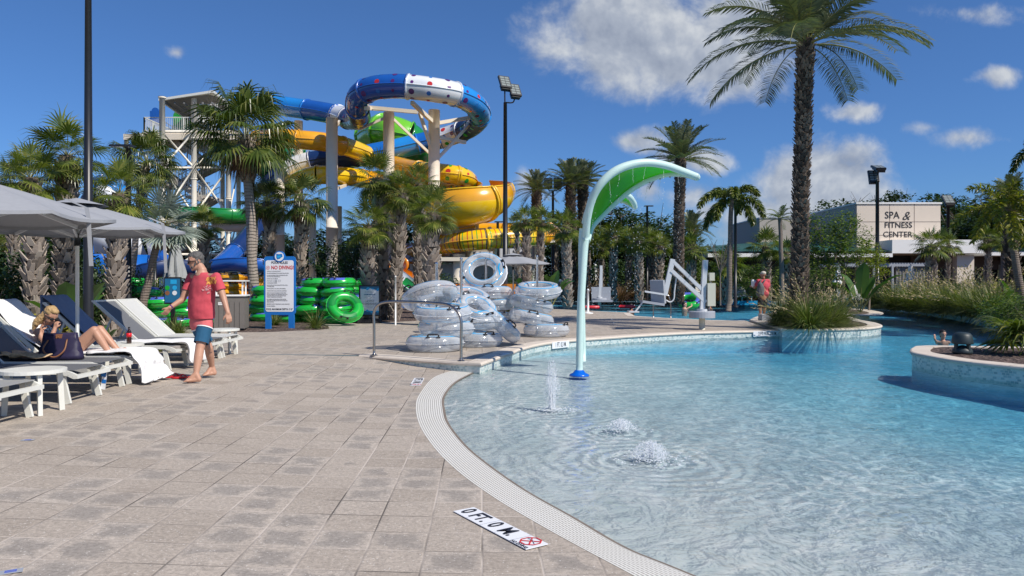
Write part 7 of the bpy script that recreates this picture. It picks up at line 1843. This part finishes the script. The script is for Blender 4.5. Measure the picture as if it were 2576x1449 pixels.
def handcaps(w,d,side,s=1.0,curl=.6,thumb=1):
    """palm and five fingers; w wrist, d pointing direction, side = direction across the palm towards the thumb"""
    d=d.normalized(); side=(side-d*side.dot(d)).normalized(); n=d.cross(side); out=[]
    for k in range(4):
        o=side*(.030-.0195*k)*s; out.append((w+o*.6,.014*s,w+d*.075*s+o,.0115*s))
        L=(.068,.078,.072,.056)[k]*s; a=w+d*.078*s+o; c=a+(d*cos(curl*.5)+n*sin(curl*.5))*L*.5; e=c+(d*cos(curl*1.5)+n*sin(curl*1.5))*L*.5
        out+=[(a,.0095*s,c,.0088*s),(c,.0088*s,e,.0072*s)]
    t0=w+side*.022*s+d*.02*s; t1=t0+(side*.75+d*.6+n*.3)*.04*s; t2=t1+(side*.3+d+n*.4)*.03*s
    out+=[(t0,.014*s,t1,.011*s),(t1,.011*s,t2,.0085*s)]
    return out
def footcaps(ank,heel,toe,s=1.0):
    d=(toe-heel); d.z=0; L=d.length; d.normalized(); dn=d.normalized(); sd=V((-dn.y,dn.x,0)); out=[(ank,.036*s,heel+V((0,0,.03)),.034*s),(ank,.036*s,heel+dn*L*.55+V((0,0,.035)),.033*s),(heel+V((0,0,.03)),.03*s,heel+dn*L*.7+V((0,0,.022)),.030*s)]
    for k in range(5): o=sd*(.034-.017*k)*s; out+=[(heel+dn*L*.55+V((0,0,.024))+o*.6,.02*s,heel+dn*(L*.80)+V((0,0,.017))+o,.014*s),(heel+dn*L*.8+V((0,0,.015))+o,.0125*s,heel+dn*L*(1.0-.035*abs(k-(.5)))+V((0,0,.012))+o,.0095*s)]
    return out
def facecaps(c,fwd,up,s=1.0):
    """head ellipsoids with nose, brow, cheeks, chin and ears"""
    fwd=fwd.normalized(); up=(up-fwd*up.dot(fwd)).normalized(); sd=fwd.cross(up); Mx=Matrix((sd,fwd,up)).transposed()
    ell=[(c+up*.02*s,(.075*s,.094*s,.098*s),Mx),(c-up*.045*s+fwd*.025*s,(.058*s,.062*s,.075*s),Mx)]
    nose=c+fwd*.098*s-up*.022*s; caps=[(c+fwd*.085*s+up*.012*s,.011*s,nose,.013*s),(c-up*.10*s+fwd*.060*s,.020*s,c-up*.095*s+fwd*.045*s,.025*s),(c+fwd*.078*s-up*.062*s-sd*.02*s,.011*s,c+fwd*.078*s-up*.062*s+sd*.02*s,.011*s)]
    for k in (-1,1):
        e=c+sd*k*.074*s-up*.012*s-fwd*.005*s; caps.append((e+up*.02*s,.011*s,e-up*.02*s-fwd*.0*s,.008*s))
        caps.append((c+fwd*.070*s+up*.022*s+sd*k*.02*s,.016*s,c+fwd*.060*s+up*.022*s+sd*k*.05*s,.014*s))
    return caps,ell,sd,up,fwd
def shades(parent,c,fwd,up,sd,s=1.0,mt='black_cloth'):
    mb=MB(); f=c+fwd*.092*s-up*.002*s
    for k in (-1,1):
        q=f+sd*k*.032*s; Mx=Matrix((sd,fwd,up)).transposed(); mb.sphere(q,(.029*s,.008*s,.021*s),12,8,0,Mx)
        mb.beam(f+sd*k*.062*s+up*.008*s,c+sd*k*.08*s+up*.004*s-fwd*.01*s,.006*s,.009*s)
    mb.beam(f-sd*.01*s+up*.006*s,f+sd*.01*s+up*.006*s,.008*s,.008*s)
    return mb.build('sunglasses',MT[mt],parent,True)
def hair(parent,c,fwd,up,sd,mt,s=1.0,extra=(),back=.022,wr=.006):
    Mx=Matrix((sd,fwd,up)).transposed(); ell=[(c+up*.045*s-fwd*back*s,(.082*s,.094*s,.088*s),Mx),(c+up*.085*s+fwd*.028*s,(.058*s,.055*s,.035*s),Mx)]
    return soft('hair',list(extra),.009*s,mt,parent,1,wr,ell,38)
# ---- the walking man
def J(x,y,dy=0.0): return P(x*.3528,575+y*.3528,10.35+dy)
e=empty('person',(J(1440,1080).x,10.35,0),0,'grey haired man in a red printed T-shirt and blue shorts walking barefoot','person'); O=V(e.location)
def Jm(x,y,dy=0.0): return J(x,y,dy)-O
hc=Jm(1396,232,-.02); fw=V((-.93,-.42,-.22)); caps,ell,sd,up,fwd=facecaps(hc,fw,V((0,0,1)),1.06)
neck=Jm(1440,300,.0); rs=Jm(1365,345,.12); ls=Jm(1545,345,-.10); re=Jm(1302,505,.06); le=Jm(1592,490,-.14); rw=Jm(1212,563,-.06); lw=Jm(1625,602,-.20)
hipR=Jm(1400,668,.08); hipL=Jm(1470,668,-.04); kL=Jm(1425,850,-.18); aL=Jm(1398,1035,-.30); kR=Jm(1488,852,.14); aR=Jm(1512,985,.30)
hl=Jm(1418,1075,-.30); hl.z=0; tl_=Jm(1310,1085,-.36); tl_.z=0; hr=Jm(1528,1010,.30); hr.z=.012; tr_=Jm(1442,1045,.20); tr_.z=0
body=caps+[(neck,.062,hc-fwd*.02-up*.03,.060),(neck+V((0,0,-.06)),.09,neck,.066),(rs,.058,re,.044),(re,.044,rw,.029),(ls,.058,le,.045),(le,.046,lw,.030),
 (hipL,.088,kL,.062),(kL,.060,kL.lerp(aL,.35),.061),(kL.lerp(aL,.35),.061,aL,.037),(hipR,.088,kR,.060),(kR,.058,kR.lerp(aR,.35),.060),(kR.lerp(aR,.35),.060,aR,.036),
 (rs,.05,ls,.05),(Jm(1440,400,.0),.10,Jm(1440,640,.0),.11)]
body+=handcaps(rw,V((-.55,-.1,-.8)),V((-.5,-.7,.3)),1.06,.7)+handcaps(lw,V((.22,-.1,-1)),V((-.75,-.6,-.1)),1.1,.8)
body+=footcaps(aL,hl,tl_,1.08)+footcaps(aR,hr,tr_,1.05)
soft('body',body,.0085,'skin',e,2,0,ell)
hair(e,hc,fwd,up,sd,'hair_grey',1.04,[(hc-fwd*.055+up*.01,.060,hc-fwd*.05-up*.05,.048),(hc+sd*.055-fwd*.01+up*.02,.03,hc+sd*.058-fwd*.012-up*.03,.02),(hc-sd*.055-fwd*.01+up*.02,.03,hc-sd*.058-fwd*.012-up*.03,.02)],wr=.009)
soft('beard',[(hc-up*.075+fwd*.062-sd*.035,.020,hc-up*.075+fwd*.062+sd*.035,.020),(hc-up*.098+fwd*.055,.022,hc-up*.085+fwd*.07,.018),(hc-up*.06+fwd*.03+sd*.058,.014,hc-up*.0+sd*.066-fwd*.0,.012),(hc-up*.06+fwd*.03-sd*.058,.014,hc-up*.0-sd*.066,.012)],.008,'hair_grey',e,2)
shades(e,hc,fwd,up,sd,1.06)
ch=Jm(1450,400,0); be=Jm(1435,540,-.02); Mt=Matrix.Rotation(radians(-28),3,'Z')
torso=[(rs+V((.03,0,-.02)),.062,rs,.060),(rs,.062,rs.lerp(re,.62),.068),(ls+V((-.03,0,-.02)),.062,ls,.062),(ls,.064,ls.lerp(le,.72),.071)]
cen=[(1440,655,.195,.150),(1439,620,.200,.158),(1436,570,.203,.162),(1436,520,.203,.160),(1440,470,.205,.150),(1446,420,.212,.140),(1450,385,.212,.128),(1452,360,.200,.112),(1452,340,.160,.095),(1448,325,.105,.080),(1445,312,.072,.068)]
shirt=soft('shirt',torso,.011,'shirt_red',e,7,.010,(),6.5,None,[(Jm(x,y,0),a,b) for x,y,a,b in cen],Mt)
trim(shirt,[(rs.lerp(re,.58),re-rs,.13),(ls.lerp(le,.66),le-ls,.13),(Jm(1438,640,0),V((0,0,-1)),.35)])
for f_ in shirt.data.polygons: f_.use_smooth=True
# shirt lettering and pale plain print
pc=Jm(1408,372,0); sh=[o for o in e.children if o.name.startswith('shirt')][0]
def onshirt(tx,x,y,size,mtn,name='lettering',shear=.25):
    o=textobj(name,tx,size,MT[mtn],e,(0,0,0),(0,0,0),'CENTER',.0035,0,1.0,1.0,shear)
    base=Jm(x,y,-.5); me=o.data; Rz=Matrix.Rotation(radians(-24),3,'Z')
    # cut fine and pressed onto the cloth
    for v in me.vertices:
        q=base+Rz@V((v.co.x,0,v.co.y+v.co.x*.06))
        hit,loc,nn,_=sh.ray_cast(q,V((0,1,0)))
        v.co=(loc-V((0,.006,0))) if hit else q+V((0,.35,0))
    return o
onshirt('IRON',1425,358,.062,'print_gold'); onshirt('MAN',1432,385,.070,'print_gold')
mb=MB(); vs=[]; R.seed(2)
for k in range(26):
    a=U(0,6.28); r=U(.0,.062); x=1398+cos(a)*r*500; y=435+sin(a)*r*520; q=Jm(x,y,-.5); hit,loc,nn,_=sh.ray_cast(q,V((0,1,0)))
    if hit:
        w=U(.008,.02); h=U(.003,.006); t=U(-.8,.8); l=loc-V((0,.008,0)); d=V((cos(t)*w,0,sin(t)*w)); u=V((-sin(t)*h,0,cos(t)*h)); mb.add([l-d-u,l+d-u,l+d+u,l-d+u],[(0,1,2,3)])
mb.build('faded_print',M['print_pale'],e)
# swim shorts
wst=Jm(1436,640,0)
st_=soft('shorts_top',[(hipL,.098,hipL.lerp(kL,.26),.106),(hipR,.096,hipR.lerp(kR,.26),.104)],.011,'shorts_pink',e,5,.004,(),9,None,[(Jm(1434,712,0),.165,.125),(Jm(1434,690,0),.172,.132),(Jm(1436,660,0),.172,.134),(Jm(1438,630,0),.170,.132)],Mt)
sl_=soft('shorts_legs',[(hipL.lerp(kL,.15),.108,hipL.lerp(kL,.95),.098),(hipR.lerp(kR,.15),.106,hipR.lerp(kR,.95),.094)],.011,'shorts_blue',e,3,.006)
trim(sl_,[(hipL.lerp(kL,.82),kL-hipL,.15),(hipR.lerp(kR,.80),kR-hipR,.15),(hipL.lerp(kL,.21),hipL-kL,.16),(hipR.lerp(kR,.21),hipR-kR,.16)])
for h_,k_2 in ((hipL,kL),(hipR,kR)):
    mb=MB(); a=h_.lerp(k_2,.20);b=h_.lerp(k_2,.245); mb.tube([a,b],[.1125,.1125],22); mb.build('white_band',M['towel'],e,True)
mb=MB(); d=(rw-re).normalized(); q=re.lerp(rw,.90); mb.tube([q-d*.008,q+d*.008],[.034]*2,14); mb.build('wristband',M['dot_purple'],e,True)
# ---- the woman on the lounger
def Jw(x,y,dy=0.0): return P(x*.3528,575+y*.3528,10.02+dy)
e=empty('person',(Jw(480,900).x,10.02,.385),0,'blond woman in a navy swimsuit and sunglasses reclining with knees raised','person'); O=V(e.location)
def Kw(x,y,dy=0.0): return Jw(x,y,dy)-O
hc=Kw(362,622,-.02); fw=V((.80,-.42,-.50)); caps,ell,sd,up,fwd=facecaps(hc,fw,V((.25,0,1)),.98)
nk=Kw(322,690,.0); sn=Kw(268,738,-.16); sf=Kw(345,722,.16); en=Kw(345,838,-.20); wn=Kw(392,712,-.12); ef=Kw(440,830,.20); wf=Kw(540,800,.12)
hn=Kw(520,880,-.10); hf=Kw(530,872,.10); kn=Kw(672,728,-.10); an=Kw(782,888,-.08); kf=Kw(712,722,.12); af=Kw(850,880,.12)
ln=Kw(775,900,-.08); ln.z=.005; tn=Kw(868,905,-.10); tn.z=.005; lf_=Kw(845,895,.12); lf_.z=.005; tf=Kw(925,895,.12); tf.z=.005
body=caps+[(nk,.048,hc-fwd*.02-up*.03,.047),(sn,.052,sf,.052),(nk+V((0,0,-.04)),.07,nk,.05),(sn,.050,en,.043),(en,.040,wn,.026),(sf,.048,ef,.040),(ef,.036,wf,.025),(Kw(330,760,0),.115,Kw(420,850,0),.125),
 (hn,.098,kn,.062),(kn,.058,kn.lerp(an,.35),.055),(kn.lerp(an,.35),.055,an,.033),(hf,.098,kf,.062),(kf,.058,kf.lerp(af,.35),.055),(kf.lerp(af,.35),.055,af,.033)]
body+=handcaps(wn,V((.15,.15,1)),V((.8,-.2,0)),.88,1.4)+handcaps(wf,V((1,0,-.2)),V((0,-.3,1)),.88,.8)+footcaps(an,ln,tn,.92)+footcaps(af,lf_,tf,.92)
soft('body',body,.0085,'skin',e,2,0,ell)
hair(e,hc,fwd,up,sd,'hair_blond',1.02,[(hc-fwd*.06,.07,Kw(262,668,-.05),.05),(Kw(262,668,-.05),.05,Kw(238,715,-.06),.022),(hc-fwd*.02+up*.03,.075,hc-fwd*.08-up*.06,.05)],wr=.010)
shades(e,hc,fwd,up,sd,1.05)
soft('swimsuit',[(Kw(340,765,0),.122,Kw(420,850,0),.132),(Kw(420,850,0),.132,Kw(505,885,0),.125),(Kw(372,745,-.08),.062,Kw(385,760,-.07),.05),(Kw(385,735,.08),.062,Kw(395,755,.07),.05)],.011,'swim_navy',e,3,.003)
mb=MB()
for a,b in ((Kw(300,705,-.10),Kw(370,735,-.13)),(Kw(330,700,.10),Kw(385,735,.12))): mb.tube(smoothpath([a,a.lerp(b,.5)+V((.02,0,.045)),b],4),[.010]*9,6)
mb.build('straps',M['swim_navy'],e,True)
# ---- the man standing on the far deck edge
def Js(x,y,dy=0.0): return P(1405.6+x*.2728,575+y*.2728,25.3+dy)
e=empty('person',(Js(1865,830).x,25.3,0),0,'man seen from behind in red shirt, cap and dark shorts with a grey backpack','person'); O=V(e.location)
Ks=lambda x,y,dy=0.0: Js(x,y,dy)-O
hc=Ks(1884,425); fw=V((-.75,.6,-.15)); caps,ell,sd,up,fwd=facecaps(hc,fw,V((0,0,1)),1.0)
nk=Ks(1886,455); sl=Ks(1842,485,0); sr=Ks(1928,485,.03); el=Ks(1806,545,.06); wl=Ks(1792,535,.3); er=Ks(1942,560,.0); wr_=Ks(1925,612,.12)
body=caps+[(nk,.055,hc,.055),(sl,.055,sr,.055),(sl,.052,el,.042),(el,.040,wl,.03),(sr,.052,er,.042),(er,.040,wr_,.028),(Ks(1885,520),.13,Ks(1880,640),.13),(Ks(1862,660),.085,Ks(1858,740,.02),.058),(Ks(1858,740,.02),.056,Ks(1862,815,.0),.036),(Ks(1896,660),.085,Ks(1897,738,.02),.058),(Ks(1897,738,.02),.056,Ks(1888,818,.03),.036)]
h1=Ks(1866,830);h1.z=.05;t1=Ks(1832,830,.12);t1.z=.05;h2=Ks(1893,835);h2.z=.05;t2=Ks(1872,835,.14);t2.z=.05
body+=footcaps(Ks(1862,815),h1,t1)+footcaps(Ks(1888,818,.03),h2,t2)+handcaps(wl,V((-.6,.5,.1)),V((0,0,1)),1.0)+handcaps(wr_,V((0,.1,-1)),V((-1,0,0)),1.0)
soft('body',body,.012,'skin_tan',e,2,0,ell)
soft('shirt',[(sl,.075,sr,.075),(sl,.065,sl.lerp(el,.55),.066),(sr,.065,sr.lerp(er,.55),.066)],.014,'shirt_red',e,3,.008,[(Ks(1888,530),(.19,.14,.20),None),(Ks(1890,595),(.175,.14,.16),None)],8)
soft('shorts',[(Ks(1864,655),.105,Ks(1858,705,.01),.10),(Ks(1896,655),.105,Ks(1898,705,.01),.10)],.014,'black_cloth',e,2,.005)
soft('backpack',[(Ks(1858,520,-.20),.09,Ks(1852,600,-.20),.115),(Ks(1868,545,-.22),.10,Ks(1866,600,-.22),.10)],.014,'grey_cloth',e,2,.010)
mb=MB(); mb.tube(smoothpath([Ks(1850,515,-.16),Ks(1862,478,-.12),Ks(1872,470,.02)],4),[.02]*9,6); mb.tube(smoothpath([Ks(1875,520,-.16),Ks(1900,478,-.12),Ks(1905,472,.02)],4),[.02]*9,6); mb.build('pack_straps',M['grey_cloth'],e,True)
soft('cap',[(hc+fwd*.07+up*.04,.02,hc+fwd*.14+up*.03,.012)],.010,'cap_beige',e,1,.003,[(hc+up*.045-fwd*.01,(.086,.10,.075),Matrix((sd,fwd,up)).transposed())])
for k in ((h1,t1),(h2,t2)): 
    d=(k[1]-k[0]); mb=MB(); mb.beam(k[0]-d*.1-V((0,0,.02)),k[1]+d*.05-V((0,0,.02)),.095,.035); mb.build('shoe_sole',M['black_cloth'],e)
tw_=soft('held_towel',[(Ks(1795,490,.18),.07,Ks(1800,520,.2),.09),(Ks(1812,500,.15),.07,Ks(1790,510,.25),.06)],.014,'towel',None,1,.016); tw_.name='held_towel'; tw_.location=O; tag(tw_,'crumpled white towel carried by the man in the red shirt','towel')
# ---- swimmers
def swimmer(label,px,py,s,fwd,hm,skin='skin_tan',arm=None,dz=0,shirt=None):
    c=G(px,py,WZ); e=empty('person',(c.x,c.y,WZ),0,label,'person'); hc=V((0,0,.17*s+dz)); caps,ell,sd,up,fwd=facecaps(hc,V(fwd),V((0,0,1)),s)
    rt=sd
    body=caps+[(V((0,0,-.02)),.05*s,hc,.05*s),(rt*-.14*s+V((0,0,-.05)),.055*s,rt*.14*s+V((0,0,-.05)),.055*s),(V((0,0,-.1)),.13*s,V((0,0,-.45*s)),.11*s)]
    if arm:
        for (el,wr2) in arm: a=V((el[0]*.4,el[1]*.4,-.04)); body+=[(a,.04*s,V(el),.034*s),(V(el),.034*s,V(wr2),.024*s)]+handcaps(V(wr2),V((0,0,1)),V((1,0,0)),.8*s,.2)
    soft('body',body,.010,skin,e,2,0,ell); hair(e,hc,fwd,up,sd,hm,s,[(hc-fwd*.05*s,.07*s,hc-fwd*.06*s-up*.06*s,.05*s)])
    mb=MB(); 
    for k in (-1,1): mb.sphere(hc+fwd*.088*s+up*.004*s+sd*k*.03*s,.009*s,8,6)
    mb.build('eyes',M['hair_dark'],e,True)
    return e
swimmer('boy with wet brown hair in the lazy river raising a hand',2372,857,.95,(-.1,-1,0),'hair_dark','skin',[((-.20,-.05,-.02),(-.27,-.1,.06))])
swimmer('swimmer with black hair low in the far pool behind the lift',1588,782,1.25,(.5,1,0),'hair_dark','skin_tan')
swimmer('girl with long dark hair at the left of the floating green tube',1722,776,1.3,(.9,-.3,0),'hair_dark','skin_pale',[((.25,.0,.05),(.42,.1,.12))])
swimmer('child mostly hidden behind the lift post beside the floating tube',1786,776,1.2,(-.9,-.3,0),'hair_dark','skin_tan',[((-.25,.1,.05),(-.4,.15,.15))])
# bather at the left edge: only a knee reaches into the frame
lounger('lounger beyond the left frame edge carrying the sunbather whose foot just shows',-3.98,4.62,'sling')
e=empty('person',(-4.3,4.96,.385),0,'sunbather cut by the left frame edge, only a tanned foot in view','person')
a1,k1=V((-.0,.05,.05)),V((-.42,.05,.10)); cps=[(V((-.85,.1,.12)),.09,k1,.062),(k1,.058,a1,.036),(V((-.85,-.1,.12)),.09,V((-.42,-.1,.1)),.062),(V((-.42,-.1,.1)),.058,V((0,-.12,.05)),.036),(V((-.9,0,.14)),.13,V((-1.35,0,.45)),.13),(V((-1.4,-.17,.5)),.06,V((-1.4,.17,.5)),.06),(V((-1.4,.17,.5)),.05,V((-1.15,.25,.25)),.04),(V((-1.4,-.17,.5)),.05,V((-1.15,-.25,.25)),.04),(V((-1.42,0,.52)),.05,V((-1.5,0,.66)),.05)]
cc_,el_,sd,up,fwd=facecaps(V((-1.53,0,.72)),V((.7,0,.3)),V((-.3,0,1)),1.0)
cps+=footcaps(a1,V((.02,.05,0)),V((.24,.05,0)))+footcaps(V((0,-.12,.05)),V((.02,-.12,0)),V((.24,-.12,0)))
soft('body',cps+cc_,.012,'skin_tan',e,2,0,el_); hair(e,V((-1.53,0,.72)),fwd,up,sd,'hair_dark'); soft('shorts',[(V((-.9,.1,.13)),.11,V((-.62,.1,.12)),.10),(V((-.9,-.1,.13)),.11,V((-.62,-.1,.12)),.10)],.014,'shorts_blue',e,2,.004)
bpy.data.scenes.remove(TS)
